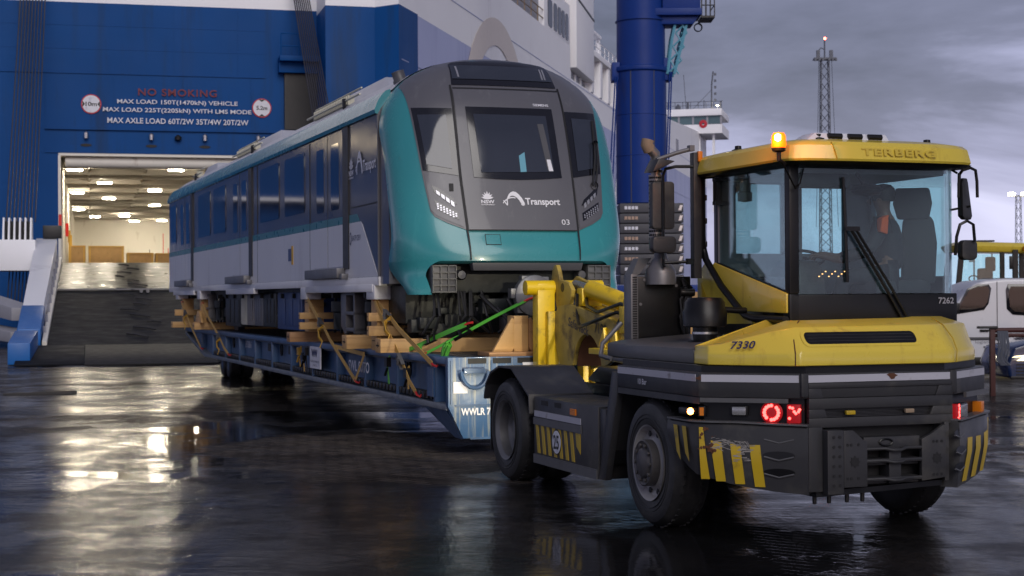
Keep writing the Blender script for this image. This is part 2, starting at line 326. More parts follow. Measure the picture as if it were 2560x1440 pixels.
# ================================================================== ground
def ground_mat():
    m = bpy.data.materials.new('wet_ground'); m.use_nodes = True; t = m.node_tree; b = t.nodes['Principled BSDF']
    n = lambda ty, **k: [t.nodes.new(ty)][0]
    L = t.links.new; tc = n('ShaderNodeTexCoord')
    def noise(sc, det=4, rough=.5, vec=None, stretch=None, rot=0, loc=(0, 0, 0)):
        z = n('ShaderNodeTexNoise'); z.inputs['Scale'].default_value = sc; z.inputs['Detail'].default_value = det; z.inputs['Roughness'].default_value = rough
        mp = n('ShaderNodeMapping'); mp.inputs['Scale'].default_value = stretch or (1, 1, 1); mp.inputs['Rotation'].default_value = (0, 0, rot); mp.inputs['Location'].default_value = loc
        L(tc.outputs['Object'], mp.inputs[0]); L(mp.outputs[0], z.inputs['Vector']); return z.outputs['Fac']
    def ramp(f, a, b_):
        r = n('ShaderNodeMapRange'); r.interpolation_type = 'SMOOTHSTEP'; r.inputs[1].default_value = a; r.inputs[2].default_value = b_; L(f, r.inputs[0]); return r.outputs[0]
    def mth(op, a, b_):
        q = n('ShaderNodeMath'); q.operation = op
        for i, v in enumerate((a, b_)):
            if isinstance(v, (int, float)): q.inputs[i].default_value = v
            else: L(v, q.inputs[i])
        return q.outputs[0]
    puddle = ramp(noise(.17, 9, .62, stretch=(1, .8, 1), rot=.5, loc=(3.1, 1.7, 0)), .495, .54)     # 1 = standing water
    dry0 = ramp(noise(.10, 4, .55, loc=(9.4, 4.2, 0)), .50, .60)
    # paving dried off where the trailer stood before it was pulled forward
    vm = n('ShaderNodeMapping'); vm.vector_type = 'TEXTURE'; vm.inputs['Location'].default_value = (-1.2, 19.2, 0); vm.inputs['Rotation'].default_value = (0, 0, .333); vm.inputs['Scale'].default_value = (2.6, 3.6, 1); L(tc.outputs['Object'], vm.inputs[0])
    vl = n('ShaderNodeVectorMath'); vl.operation = 'LENGTH'; L(vm.outputs[0], vl.inputs[0])
    spot = ramp(mth('ADD', vl.outputs['Value'], mth('MULTIPLY', noise(.9, 5, .6), .7)), 1.32, 1.15)
    sx = n('ShaderNodeSeparateXYZ'); L(tc.outputs['Object'], sx.inputs[0])
    zone = ramp(mth('ADD', mth('ADD', sx.outputs['Y'], mth('MULTIPLY', sx.outputs['X'], .18)), mth('MULTIPLY', noise(3, 3, .5), .12)), 25.60, 25.80)   # block paving beyond a straight kerb line
    dry = mth('MAXIMUM', mth('MAXIMUM', dry0, spot), mth('MULTIPLY', zone, .45)); puddle = mth('MULTIPLY', mth('MULTIPLY', puddle, mth('SUBTRACT', 1, spot)), mth('SUBTRACT', 1, mth('MULTIPLY', zone, .75)))
    mp = n('ShaderNodeMapping'); mp.inputs['Rotation'].default_value = (0, 0, radians(38)); L(tc.outputs['Object'], mp.inputs[0])
    br = n('ShaderNodeTexBrick'); br.inputs['Scale'].default_value = 1; br.inputs['Brick Width'].default_value = .24; br.inputs['Row Height'].default_value = .12
    br.inputs['Mortar Size'].default_value = .010; br.inputs['Mortar Smooth'].default_value = .3
    br.inputs[1].default_value = (.115, .098, .086, 1); br.inputs[2].default_value = (.062, .054, .050, 1); br.inputs[3].default_value = (.010, .010, .010, 1)
    L(mp.outputs[0], br.inputs['Vector'])
    inv = mth('SUBTRACT', 1, puddle); damp = mth('MULTIPLY', inv, mth('ADD', mth('MULTIPLY', dry, .8), .2))
    stain = ramp(noise(.55, 7, .7, loc=(1, 6, 0)), .38, .68)
    mx = n('ShaderNodeMix'); mx.data_type = 'RGBA'; mx.inputs[6].default_value = (.013, .013, .014, 1); L(br.outputs[0], mx.inputs[7]); L(damp, mx.inputs[0])
    m2 = n('ShaderNodeMix'); m2.data_type = 'RGBA'; m2.blend_type = 'MULTIPLY'; m2.inputs[7].default_value = (.42, .42, .44, 1); L(mx.outputs[2], m2.inputs[6]); L(stain, m2.inputs[0])
    L(m2.outputs[2], b.inputs['Base Color'])
    track = ramp(noise(.75, 6, .65, stretch=(1.5, .22, 1), rot=.75), .42, .60); patch_ = ramp(noise(.8, 8, .7, loc=(4, 8, 0)), .42, .58)
    film = mth('MULTIPLY', inv, mth('ADD', mth('MULTIPLY', track, .05), mth('MULTIPLY', patch_, .07)))
    ro = mth('ADD', mth('ADD', film, mth('MULTIPLY', damp, .16)), .04); L(ro, b.inputs['Roughness'])
    b.inputs['IOR'].default_value = 1.33
    sp = mth('SUBTRACT', .5, mth('MULTIPLY', mth('ADD', mth('MULTIPLY', patch_, .45), mth('MULTIPLY', dry, .4)), mth('MULTIPLY', inv, .5))); L(sp, b.inputs['Specular IOR Level'])
    fine = noise(24, 5, .75, stretch=(1, .7, 1), rot=.4); mid = noise(4.2, 7, .72, stretch=(.8, 1.1, 1), rot=.25); wave = noise(1.3, 3, .5, stretch=(.55, 1.7, 1), rot=.3)
    h = mth('ADD', mth('MULTIPLY', fine, .0018), mth('MULTIPLY', mid, .0058))
    h = mth('ADD', h, mth('MULTIPLY', mth('MULTIPLY', br.outputs['Fac'], mth('ADD', dry, .25)), -.0035))
    h = mth('MULTIPLY', h, mth('MULTIPLY', mth('ADD', mth('MULTIPLY', inv, .80), .20), mth('ADD', mth('MULTIPLY', track, .8), .4)))
    rip = noise(2.3, 4, .62, stretch=(.5, 1.7, 1), rot=.12, loc=(2, 5, 0))
    h = mth('ADD', h, mth('MULTIPLY', rip, mth('ADD', mth('MULTIPLY', inv, .0048), .0020)))
    h = mth('ADD', h, mth('MULTIPLY', wave, .0020))
    bp = n('ShaderNodeBump'); bp.inputs['Strength'].default_value = .8; bp.inputs['Distance'].default_value = 1.0; L(h, bp.inputs['Height']); L(bp.outputs[0], b.inputs['Normal'])
    # coarse wet stone shadows its own glancing reflection, standing water does not
    df = n('ShaderNodeBsdfDiffuse'); L(m2.outputs[2], df.inputs[0]); L(bp.outputs[0], df.inputs['Normal'])
    ms = n('ShaderNodeMixShader'); L(mth('MULTIPLY', inv, mth('ADD', mth('ADD', mth('MULTIPLY', patch_, .34), .16), mth('MULTIPLY', dry, .28))), ms.inputs[0])
    L(b.outputs[0], ms.inputs[1]); L(df.outputs[0], ms.inputs[2]); L(ms.outputs[0], t.nodes['Material Output'].inputs[0])
    return m
g = G().quad((-700, -150, 0), (700, -150, 0), (700, 1200, 0), (-700, 1200, 0))
obj('ground', g, ground_mat(), kind='structure')

obj('rubber_strip', G().hexa([(-9.75, 31.2, .0), (-8.45, 31.5, .0), (-8.45, 31.62, .0), (-9.75, 31.34, .0), (-9.75, 31.2, .03), (-8.45, 31.5, .06), (-8.45, 31.62, .05), (-9.75, 31.34, .03)]), 'black_paint', None, base=(-9.1, 31.4, 0), label='black rubber strip lying flat on the wet paving before the ship ramp', cat='rubber strip')

# ================================================================== ship
HF = Fr(-5.2282, 76.372, -.2243)
def inv(fr, w): d = w-fr.o; return Vector((fr.c*d.x+fr.s*d.y, -fr.s*d.x+fr.c*d.y, d.z))
def remap(g, a, b):
    g.v = [inv(b, a.w(v)) for v in g.v]; return g
ship = thing('cargo_ship', 'huge blue and white roll-on ship moored stern first with its lit cargo door open', 'ship', SH, (5, 0, 0))
g = G()
g.box(-26, -.3, 0, .35, -2, 8.63); g.box(10.9, 11.79, 0, .35, -2, 8.63); g.box(-26, 11.79, 0, .35, 8.63, 15.68)
g.box(-.9, 11.79, -.06, 0, 8.63, 9.0); g.box(-.9, 11.79, -.12, 0, 9.72, 9.86); g.box(-12, 9.3, -.05, 0, 12.35, 12.42)
for x in range(-25, 12, 3): g.box(x-.015, x+.015, -.02, 0, 12.45, 15.6)
for z in (13.5, 14.6): g.box(-26, 9.3, -.012, 0, z, z+.03)
for z in (1.8, 3.6, 5.4, 7.2): g.box(-26, -.4, -.012, 0, z, z+.03)
for x in (-.9, 2.2, 5.4, 8.6): g.box(x-.012, x+.012, -.03, 0, 9.9, 12.3)
obj('stern_wall', g, 'ship_blue', ship, ang=30)
g = G(); g.box(-26, 11.79, 0, .35, 15.68, 24); g.box(11.79, 14.13, -3, 3, 15.45, 24); obj('upper_stern', g, 'ship_white', ship)
g = G(); g.box(11.79, 14.13, -3, 3, -2, 15.45)
for z in (5.2, 10.3): g.box(11.80, 14.12, -3.03, -3, z, z+.06)
obj('stern_tower', g, 'ship_blue', ship, bev=.05)
g = G(); g.hexa([(14.13, -3, -2), (15.169, -3.537, -2), (16.6, -.9, -2), (14.13, 2.5, -2), (14.13, -3, 15.45), (15.169, -3.537, 15.55), (16.6, -.9, 15.55), (14.13, 2.5, 15.45)])
obj('transom_corner', g, 'ship_blue', ship)
g = G(); g.hexa([(14.13, -3, 15.451), (15.169, -3.537, 15.551), (16.6, -.9, 15.551), (14.13, 2.5, 15.451), (14.13, -3, 24), (15.169, -3.537, 24), (16.6, -.9, 24), (14.13, 2.5, 24)])
obj('upper_transom', g, 'ship_white', ship)
for z in (9.4, 18.5):
    for k in range(7): obj('reflection_strip', G().box(-24.5+k*2.2, -23.3+k*2.2, -.03, -.0, z, z+.5), 'reflection_glow' if k % 3 else 'window_dark', ship)  # unseen strips, mostly glowing, added for reflections in the rail car side
for z in (6.5, 12.0): obj('stern_walkway', G().box(-25, -7.5, -.9, 0, z, z+.18), 'ship_white', ship)
# access balcony in the recess at right of the door
g = G(); g.box(9.9, 11.78, -1.0, 0, 13.1, 13.35); g.prism([(9.9, 12.6), (11.78, 12.6), (11.78, 13.1), (9.9, 13.1)], 1, -.5, 0)
obj('balcony', g, 'ship_blue', ship, bev=.03)
g = G(); g.box(10.2, 11.75, -.20, -.004, 9.9, 12.6); obj('recess_panel', g, 'black_paint', ship)
g = G()
for z in (13.8, 14.4): g.tube([(9.95, -.95, z), (11.7, -.95, z)], .03, 6)
for x in (9.95, 10.8, 11.65): g.tube([(x, -.95, 13.3), (x, -.95, 14.4)], .03, 6)
obj('balcony_railing', g, 'ship_blue', ship)
# writing over the door
EX, EZ = (1, 0, 0), (0, 0, 1)
text('load_lettering', ship, 'MAX LOAD 150T(1470kN) VEHICLE', (2.37, -.075, 10.93), EX, EZ, 5.6, .26, 'sign_white', bold=.012)
text('load_lettering', ship, 'MAX LOAD 225T(2205kN) WITH LMS MODE', (1.72, -.075, 10.54), EX, EZ, 6.90, .26, 'sign_white', bold=.012)
text('load_lettering', ship, 'MAX AXLE LOAD 60T/2W 35T/4W 20T/2W', (1.92, -.075, 10.06), EX, EZ, 6.56, .26, 'sign_white', bold=.012)
pass
text('warning_lettering', ship, 'NO SMOKING', (3.33, -.075, 11.38), EX, EZ, 3.66, .34, 'faded_red', bold=.02, sp=1.15)
def limit_sign(cx, cz, s, notch):
    d = obj('limit_sign', G().prism(arc(cx, cz, .46, 0, 360, 36)[:-1], 1, -.05, -.004), 'sign_red', ship)
    obj('sign_face', G().prism(arc(cx, cz, .41, 0, 360, 36)[:-1], 1, -.062, -.05), 'sign_white', d)
    text('sign_lettering', d, s, (cx-.26, -.066, cz-.10), EX, EZ, .52, .2, 'black_paint', bold=.03)
    g = G()
    for k in (-1, 1):
        if notch == 'x': P = [(cx+k*.40, cz-.15), (cx+k*.28, cz), (cx+k*.40, cz+.15)]
        else: P = [(cx-.15, cz+k*.40), (cx, cz+k*.29), (cx+.15, cz+k*.40)]
        g.prism(P, 1, -.068, -.062)
    obj('sign_arrow', g, 'black_paint', d)
limit_sign(1.19, 10.93, '10m', 'x'); limit_sign(9.12, 10.92, '5.2m', 'z')
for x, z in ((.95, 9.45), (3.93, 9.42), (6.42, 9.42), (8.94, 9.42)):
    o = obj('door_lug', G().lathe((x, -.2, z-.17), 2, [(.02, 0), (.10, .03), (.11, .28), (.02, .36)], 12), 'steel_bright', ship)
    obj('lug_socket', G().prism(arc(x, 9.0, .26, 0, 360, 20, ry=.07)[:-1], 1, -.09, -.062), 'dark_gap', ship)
obj('camera_dome', G().lathe((5.17, -.15, 9.25), 2, [(.02, 0), (.15, .06), (.17, .2), (.03, .3)], 14), 'black_paint', ship)
# hold
g = G(); g.box(-.6, -.3, .35, 70, 3, 9.1); g.box(11.2, 11.5, .35, 70, 3, 9.1); g.box(-.6, 11.5, 70, 70.3, 3, 9.1)
for y in range(4, 70, 6): g.box(-.3, -.18, y, y+.25, 3.5, 8.6); g.box(11.08, 11.2, y, y+.25, 3.5, 8.6)
g.box(6.4, 6.6, 58, 70, 3.5, 5.2); g.box(6.6, 11.2, 58, 58.2, 3.5, 5.0)
obj('hold_wall', g, 'hold_white', ship)
g = G(); g.box(-.6, 11.5, .35, 70, 8.95, 9.1)
for k, y in enumerate([1.5, 4.5, 8.8, 13, 16.2, 20.4, 24.0, 28, 32, 36, 40, 44, 48.5, 53, 57.5, 62, 66]): g.box(-.3, 11.2, y, y+.16, 8.62, 8.95); g.box(-.3, 11.2, y-.12, y+.28, 8.58, 8.62)
for x in (1.0, 4.0, 7.6): g.box(x, x+.12, .4, 70, 8.70, 8.95)
obj('hold_ceiling', g, 'hold_ceiling', ship)
g = G(); g.box(-.6, 11.5, 0, 70, 3.2, 3.5); obj('hold_floor', g, 'ramp_steel', ship)
g = G(); g.box(-.3, 10.9, -.03, .33, 8.50, 8.63); g.box(-.32, -.2, -.03, .33, 3.4, 8.5); g.tube([(0, .5, 8.25), (10.9, .5, 8.25)], .28, 14)
obj('door_frame', g, 'hold_white', ship)
obj('door_post_marker', G().box(-.30, -.16, -.08, -.031, 5.1, 5.75), 'bright_red', ship)
for x, y in ((5.46, 7.8), (1.94, 17.9), (5.0, 24.5), (2.33, 33), (.3, 47.5), (1.5, 58.4), (3.8, 56.8), (4.8, 65.7), (7.1, 64.6), (9.0, 11), (9, 23), (8.7, 35), (5.6, 41), (8.8, 50), (9.3, 62), (.35, 8.5), (.35, 27)):
    l = obj('ceiling_lamp', G().box(x-.42, x+.42, y-.13, y+.13, 8.50, 8.60), 'hold_white', ship)
    obj('lamp_tube', G().box(x-.38, x+.38, y-.11, y+.11, 8.44, 8.50), 'hold_lamp', l)
g = G(); mats = ['bright_red', 'strap_yellow', 'tug_grey']
for i, (x, y, h) in enumerate(((6.9, 57.6, 3.6), (7.9, 57.6, 3.0), (8.6, 57.5, 3.4), (.0, 30, 1.6), (.0, 13, 2.0), (6.2, 69, 2.6), (7.3, 57.6, 2.4))): g.tube([(x, y, 3.5), (x, y, 3.5+h)], .035, 6, m=i % 3)
for y in (12.5, 22, 29.5): g.box(-.18, -.02, y, y+.5, 5.2, 5.9, 0 if y < 20 else 1)
obj('hold_fittings', g, mats, ship)
# stern ramp
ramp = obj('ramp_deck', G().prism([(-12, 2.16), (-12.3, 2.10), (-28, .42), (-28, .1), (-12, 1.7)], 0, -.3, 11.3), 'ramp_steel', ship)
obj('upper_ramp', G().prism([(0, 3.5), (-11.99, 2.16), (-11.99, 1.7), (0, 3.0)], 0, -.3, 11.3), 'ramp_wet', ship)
g = G(); g.box(-.28, 11.3, -12.25, -12.08, 2.16, 2.22)
for x in (3.0, 3.25, 7.6, 7.85): g.box(x, x+.10, -13.2, -12.2, 2.05, 2.17)
obj('ramp_joint', g, 'steel_grey', ramp)
g = G(); random.seed(3)
for k in range(15):
    y = -1.5-k*1.75; z = 3.5+y*.1117 if y > -12 else 2.16+(y+12)*.1087
    x = 2.6+.35*sin(k*1.7)+.02*k; l = random.uniform(.35, .75); sl = -.30-random.random()*.5
    zz = lambda yy: (3.5+yy*.1117 if yy > -12 else 2.16+(yy+12)*.1087)+.03
    for q in range(1):
        g = G(); a = Vector((x-l/2, y-sl*l, zz(y-sl*l))); b_ = Vector((x+l/2, y+sl*l, zz(y+sl*l))); g.tube([a, (a+b_)/2+Vector((0, 0, .02)), b_], .03, 5); obj('traction_bar', g, 'tug_grey', ramp)
g = G()
for x0, x1, y1, t in ((-.9, .94, -33, 0), (.95, 4.52, -33.6, 1), (4.53, 7.85, -33, 0), (7.86, 11.2, -33.2, 0)):
    obj('ramp_flap', G().hexa([(x0, y1, .02), (x1, y1, .02), (x1, -28, .38), (x0, -28, .38), (x0, y1, .06), (x1, y1, .06), (x1, -28, .44), (x0, -28, .44)]), 'flap_steel' if t else 'ramp_steel', ramp, bev=.01)
for s, X in ((-1, -.3), (1, 11.3)):
    A = lambda a: X+s*a
    g = G(); g.hexa([(A(.10), -27, .3), (A(.72), -27, .3), (A(.9), -4, 2.6), (A(.0), -4, 2.6), (A(.10), -27, .95), (A(.72), -27, .95), (A(.9), -4, 4.5), (A(.0), -4, 4.5)])
    arm = obj('ramp_arm', g, 'ship_white', ship, bev=.04)
    zt = lambda y: .95+(y+27)*(4.5-.95)/23
    g = G(); g.hexa([(A(.05), -27.3, .25), (A(.75), -27.3, .25), (A(.78), -22.8, .9), (A(.05), -22.8, .9), (A(.05), -27.3, .93), (A(.75), -27.3, .93), (A(.78), -22.8, zt(-22.8)+.03), (A(.05), -22.8, zt(-22.8)+.03)])
    obj('arm_tip', g, 'ship_blue_light', arm, bev=.05)
    g = G(); g.hexa([(A(.2), -32.0, .02), (A(.8), -32.0, .02), (A(.75), -28.5, .1), (A(.1), -28.5, .1), (A(.2), -32.0, .62), (A(.8), -32.0, .62), (A(.75), -28.5, .9), (A(.1), -28.5, .9)])
    obj('ramp_foot', g, 'ship_blue_light', ship, bev=.03)
    g = G(); g.hexa([(A(-.14), -28, .40), (A(.0), -28, .40), (A(.0), -.4, 3.5), (A(-.14), -.4, 3.5), (A(-.14), -28, .55), (A(.0), -28, .55), (A(.0), -.4, 3.75), (A(-.14), -.4, 3.75)]); obj('ramp_curb', g, 'hold_white', ramp)
    for k in range(9):
        y = -26+k*2.6; z = .42+(y+28)*.1087; obj('ramp_stay', G().tube([(A(-.02), y, z), (A(-.02), y, z+.35+.06*k)], .05, 6), 'grey_paint', ramp)
    g = G(); g.box(A(.2)-.4, A(.2)+.4, -4.4, -3.6, 4.5, 5.05); obj('winch_box', g, 'black_paint', arm, bev=.04)
    sh = obj('sheave_block', G().box(A(1.55)-.75, A(1.55)+.75, -8, -5.5, 3.0, 4.3), 'ship_white', ship, bev=.05)
    for k in range(6):
        x = A(1.0+.22*k); g = G(); g.prism([(-7.8, 4.3), (-5.6, 4.3), (-5.9, 5.25), (-7.2, 5.25)], 0, x-.035, x+.035); obj('sheave_plate', g, 'ship_white', sh)
    g = G(); g.box(A(1.55)-.55, A(1.55)+.55, -7.0, -6.0, 4.3, 5.1); obj('sheave_drum', g, 'dark_gap', sh)
    g = G(); g.hexa([(A(1.0)-.5, -14, 1.0), (A(1.0)+.5, -14, 1.0), (A(3.6)+.5, -9, 1.6), (A(3.6)-.5, -9, 1.6), (A(1.0)-.5, -14, 1.5), (A(1.0)+.5, -14, 1.5), (A(3.6)+.5, -9, 2.3), (A(3.6)-.5, -9, 2.3)])
    g.hexa([(A(1.0)-.5, -15, .2), (A(1.0)+.5, -15, .2), (A(3.6)+.5, -10, .5), (A(3.6)-.5, -10, .5), (A(1.0)-.5, -15, .6), (A(1.0)+.5, -15, .6), (A(3.6)+.5, -10, 1.0), (A(3.6)-.5, -10, 1.0)])
    obj('ramp_bracket', g, 'grey_paint', ship, bev=.04)
    for k in range(9):
        dx = .14*k-.5; top = (-1.35+dx*.95, -.4, 17.5) if s < 0 else (10.75+dx*.62, -.4, 17.5)
        bot = (A(1.5)-s*0+dx*1.05, -6.6, 5.1) if s < 0 else (A(.55)+dx*.8, -6.6, 5.1)
        obj('wire_rope', G().tube([top, bot], .030, 5), 'rope', ship)
        if s < 0: obj('wire_rope', G().tube([(A(1.4)+dx, -6.6, 3.0), (A(1.4)+dx, -9, 1.4)], .028, 5), 'rope', ship)
# hull side (frame running along the hull)
def hull(name, g, m, par=None, **k): return obj(name, remap(g, HF, SH), m, par or ship, **k)
g = G(); g.prism([(0, .3), (0, 136), (-12, 136), (-12, 15)], 2, -2, 15.52)
hs = hull('hull_side', g, 'hull_blue_sheen')
g = G(); g.prism([(.004, .3), (.004, 43), (-12, 43), (-12, 15)], 2, 15.52, 19.9); g.box(-12, .004, 43, 66, 15.52, 17.6); g.box(-12, .004, 66, 100, 15.52, 20.45)
g.prism([(100, 15.52), (136, 15.52), (136, 22.0), (126, 21.8), (100, 20.5)], 0, -12, .004)
hull('hull_upper', g, 'ship_white')
g = G()
for z in (4.6, 9.8, 13.0, 17.4): g.box(0, .03, .4, 130, z, z+.035)
hull('hull_seam', g, 'hull_blue_sheen', hs)
# pale arch of the line's emblem on the hull
def archpts(r, rz): return [(20.0+r*cos(a), 10.5+rz*sin(a)) for a in [pi*(i/28) for i in range(29)]]
def arch_poly():
    O = archpts(8.4, 7.6); I = archpts(6.2, 6.0)[::-1]
    return O+I
hull('emblem_arch', G().prism(arch_poly(), 0, .036, .05), 'beige_paint')
for yy in (62, 67, 72):
    hull('hull_mark', G().prism([(yy, 9.2), (yy+1, 9.2), (yy+3.2, 13.2), (yy+2.2, 13.2)], 0, .035, .05), 'ship_white')
# superstructure
g = G(); g.box(-9, .0, 33.8, 43, 19.9, 22.9); hull('deck_house', g, 'ship_white', bev=.1)
dhp = [(34.9, 1.55), (36.9, 1.25), (38.4, 1.2), (39.8, 1.15), (41.2, 1.05)]
for y, w in dhp: hull('house_window', G().prism(rrect(y, y+w, 20.15, 22.05, .35), 0, .0, .03), 'window_dark')
g = G(); g.box(-9, -.4, 16, 33.8, 19.9, 26); hull('garage_block', g, 'grey_paint')
g = G()
for y in range(6, 34, 2): g.tube([(-.1, y, 19.9), (-.1, y, 21.0)], .04, 5)
for z in (20.45, 21.0): g.tube([(-.1, 5, z), (-.1, 34, z)], .04, 5)
hull('deck_railing', g, 'rust_tan')
g = G(); g.box(-9, -.6, 43, 44, 17.6, 27); hull('lift_shaft', g, 'rust_tan')
g = G(); g.prism([(44, 18.5), (51.4, 18.3), (51.4, 25.5), (44, 27)], 0, -7, .3); hull('funnel_casing', g, 'ship_white', bev=.1)
g = G(); g.prism([(44, 23.6), (51.4, 23.0), (51.4, 23.15), (44, 23.75)], 0, .3, .34); hull('casing_seam', g, 'black_paint')
g = G(); g.box(-6, -.4, 44, 51, 15.6, 18.4); hull('machinery_house', g, 'grey_paint')
for y in (44.4, 46.6, 48.8):
    for z in (15.75, 17.05): hull('shutter', G().box(-.42, -.33, y, y+1.8, z, z+1.1), 'steel_grey')
g = G(); g.box(-.4, -.2, 44, 51, 16.88, 17.0); g.box(-.4, -.2, 44, 44.3, 15.6, 18.3); g.box(-.4, -.2, 50.7, 51, 15.6, 18.3)
for y in (46.25, 48.45): g.box(-.4, -.22, y, y+.25, 15.6, 18.3)
hull('shutter_frame', g, 'ship_white')
g = G(); g.box(-6, .2, 51.4, 66, 20.5, 21.0); g.box(-6, -3, 51.4, 66, 17.6, 20.5)
for y in (51.4, 55.4, 59.2, 63.2): g.box(-.6, .1, y, y+1.0, 17.6, 20.5)
hull('boat_deck', g, 'ship_white', bev=.08)
hull('boat_deck_shade', G().box(-2.99, -2.9, 52, 66, 18.0, 20.5), 'rust_tan')
g = G(); g.lathe((-1.4, 53.4, 17.6), 2, [(1.2, 0), (1.2, .5), (1.0, .6), (1.0, 1.1), (1.2, 1.2), (1.2, 1.9), (.1, 1.95)], 20); hull('capstan', g, 'ship_white')
g = G(); g.box(-4, -.6, 55, 60, 23.0, 23.25); hull('shelter_roof', g, 'ship_white')
g = G()
for y in (55.2, 59.8):
    for x in (-.8, -3.8): g.box(x-.12, x+.12, y-.12, y+.12, 21, 23)
for z in (21.5, 22): g.tube([(0, 52, z), (0, 66, z)], .04, 5)
for y in range(52, 67, 2): g.tube([(0, y, 21), (0, y, 22)], .04, 5)
hull('shelter_frame', g, 'ship_white')
hull('liferaft', G().lathe((.2, 68, 22.6), (.1, .25, -1), [(.1, 0), (.32, .15), (.36, 1.3), (.28, 1.9), (.05, 2.0)], 12), 'bright_red')
hull('hull_door', G().box(.004, .06, 104.5, 106.5, 17.6, 18.9), 'grey_paint')
# wheelhouse at the bow
br_ = hull('wheelhouse', G().loft([[(-4.2, 127, 21.6), (2.9, 127, 21.6), (2.9, 136, 21.6), (-4.2, 136, 21.6)], [(-4.2, 127, 22.7), (2.9, 127, 22.7), (2.9, 136, 22.7), (-4.2, 136, 22.7)]]), 'ship_white')
hull('wheelhouse_top', G().box(-4.4, 2.9, 126.6, 136, 23.75, 24.6), 'ship_white', bev=.08)
for k in range(4): hull('wheelhouse_window', G().box(-4.1+k*1.75, -2.5+k*1.75, 127.0, 127.3, 22.72, 23.74), 'bridge_pane')
g = G()
for x in (-4.15, -2.42, -.67, 1.08, 2.75): g.box(x-.1, x+.14, 126.95, 127.35, 22.7, 23.75)
hull('window_post', g, 'grey_paint')
g = G(); g.box(1.6, 1.9, 128, 128.4, 12, 21.6); g.box(-.2, .1, 128, 128.4, 19, 21.6); g.tube([(-.1, 128, 18.6), (2.0, 128, 16.0)], .18, 6)
hull('bridge_support', g, 'ship_white')
hull('life_ring', G().lathe((.6, 126.9, 22.75), 1, [(.15, 0), (.5, .02), (.5, .1), (.15, .12)], 16), 'sign_red')
g = G(); g.tube([(1.55, 128, 24.6), (1.55, 128, 27.6), (1.75, 128, 29.3)], .10, 6)
for z in (25.6, 26.4, 27.2, 28, 28.8): g.box(1.85, 2.12, 127.9, 128.1, z, z+.3)
g.tube([(-1.6, 128, 24.6), (-1.9, 128, 29.0)], .04, 5); g.tube([(-1.4, 128, 24.6), (-1.4, 128, 25.6)], .16, 6); g.tube([(1.5, 128, 27), (-.8, 128, 24.7)], .03, 4)
g.tube([(.6, 128, 24.6), (.6, 128, 25.8)], .06, 5); g.lathe((-2.6, 128, 24.6), 2, [(.3, 0), (.35, .4), (.05, .8)], 10); g.tube([(2.6, 128, 24.6), (2.6, 128, 25.6), (2.9, 128, 25.6)], .08, 5)
for x in range(-4, 4): g.tube([(x*.95, 127, 24.6), (x*.95, 127, 25.5)], .035, 4)
g.tube([(-4.2, 127, 25.5), (2.9, 127, 25.5)], .035, 4); g.tube([(-4.2, 127, 25.05), (2.9, 127, 25.05)], .03, 4)
hull('radar_mast', g, 'mast_grey')
hull('bow_lamp', G().lathe((2.3, 127.5, 24.9), 2, [(.02, 0), (.12, .06), (.12, .18), (.02, .24)], 8), 'mast_lamp')

# crates inside the hold
cr = [((-.1, .85), 1.42, 'small square plywood crate beside the white door post inside the hold'), ((1.0, 3.05), 1.40, 'longest plywood crate inside the lit hold with a white label near its corner'),
      ((3.2, 4.75), 1.0, 'low plywood crate between the longest crate and the one the rail car hides'), ((4.85, 6.4), .98, 'low plywood crate in the hold partly hidden by the rail car')]
for i, ((x0, x1), h, lb) in enumerate(cr):
    t = thing('wooden_crate', lb, 'crate', SH, ((x0+x1)/2, 20.8, 3.5), 'plywood crates stowed in the hold')
    obj('crate_box', G().box(x0, x1, 20, 21.6+.3*(i % 2), 3.56, 3.5+h), 'plywood', t, bev=.02)
    g = G()
    for x in (x0+.02, x1-.14): g.box(x, x+.12, 19.97, 20, 3.6, 3.48+h)
    g.box(x0, x1, 19.96, 19.997, 3.43+h, 3.5+h+.01)
    obj('crate_batten', g, 'strap_tan', t)
    g = G(); g.box(x0+.1, x0+.3, 20.05, 21.5, 3.5, 3.56); g.box(x1-.3, x1-.1, 20.05, 21.5, 3.5, 3.56); obj('crate_skid', g, 'timber_dark', t)
    obj('crate_stencil', G().box(x0+.2, x0+.62, 19.985, 19.998, 3.62, 3.9), 'black_paint', t)

# ================================================================== harbour crane
crane = thing('harbour_crane', 'tall blue harbour crane with a round mast and stacked grey counterweights', 'crane', W0, (6.4, 80, 0))
g = G(); g.lathe((6.4, 80, 6.3), 2, [(1.24, 0), (1.24, 6.4), (1.20, 6.45), (1.17, 12), (1.12, 26)], 36); obj('mast', g, 'crane_blue', crane)
g = G()
for a in (-.5, .45, -2.2): g.box(6.4+1.235*sin(a)-.02, 6.4+1.235*sin(a)+.02, 80-1.25*cos(a), 80-1.20*cos(a), 6.3, 12.7)
obj('mast_seam', g, 'black_paint', crane)
for z in (8.6, 10.6, 15.2): obj('weld_ring', G().lathe((6.4, 80, z), 2, [(1.22, 0), (1.262, .01), (1.262, .05), (1.22, .06)], 36), 'crane_blue', crane)
g = G(); g.lathe((6.4, 80, 12.7), 2, [(1.26, 0), (1.34, .05), (1.34, .25), (1.2, .3)], 36)
g.box(4.95, 5.45, 79.5, 80.5, 12.3, 13.2); g.box(7.4, 7.85, 79.5, 80.5, 12.3, 13.4); obj('mast_collar', g, 'crane_blue', crane, bev=.03)
g = G(); g.box(7.0, 9.3, 79, 81, 15.4, 15.75); g.box(7.4, 9.25, 79.2, 80.8, 15.75, 18); g.prism([(7.3, 15.0), (8.9, 15.0), (9.2, 15.4), (7.1, 15.4)], 1, 79.3, 80.7); obj('crane_cabin', g, 'crane_blue', crane, bev=.05)
g = G(); g.box(9.3, 9.95, 79.2, 80.8, 15.3, 15.4)
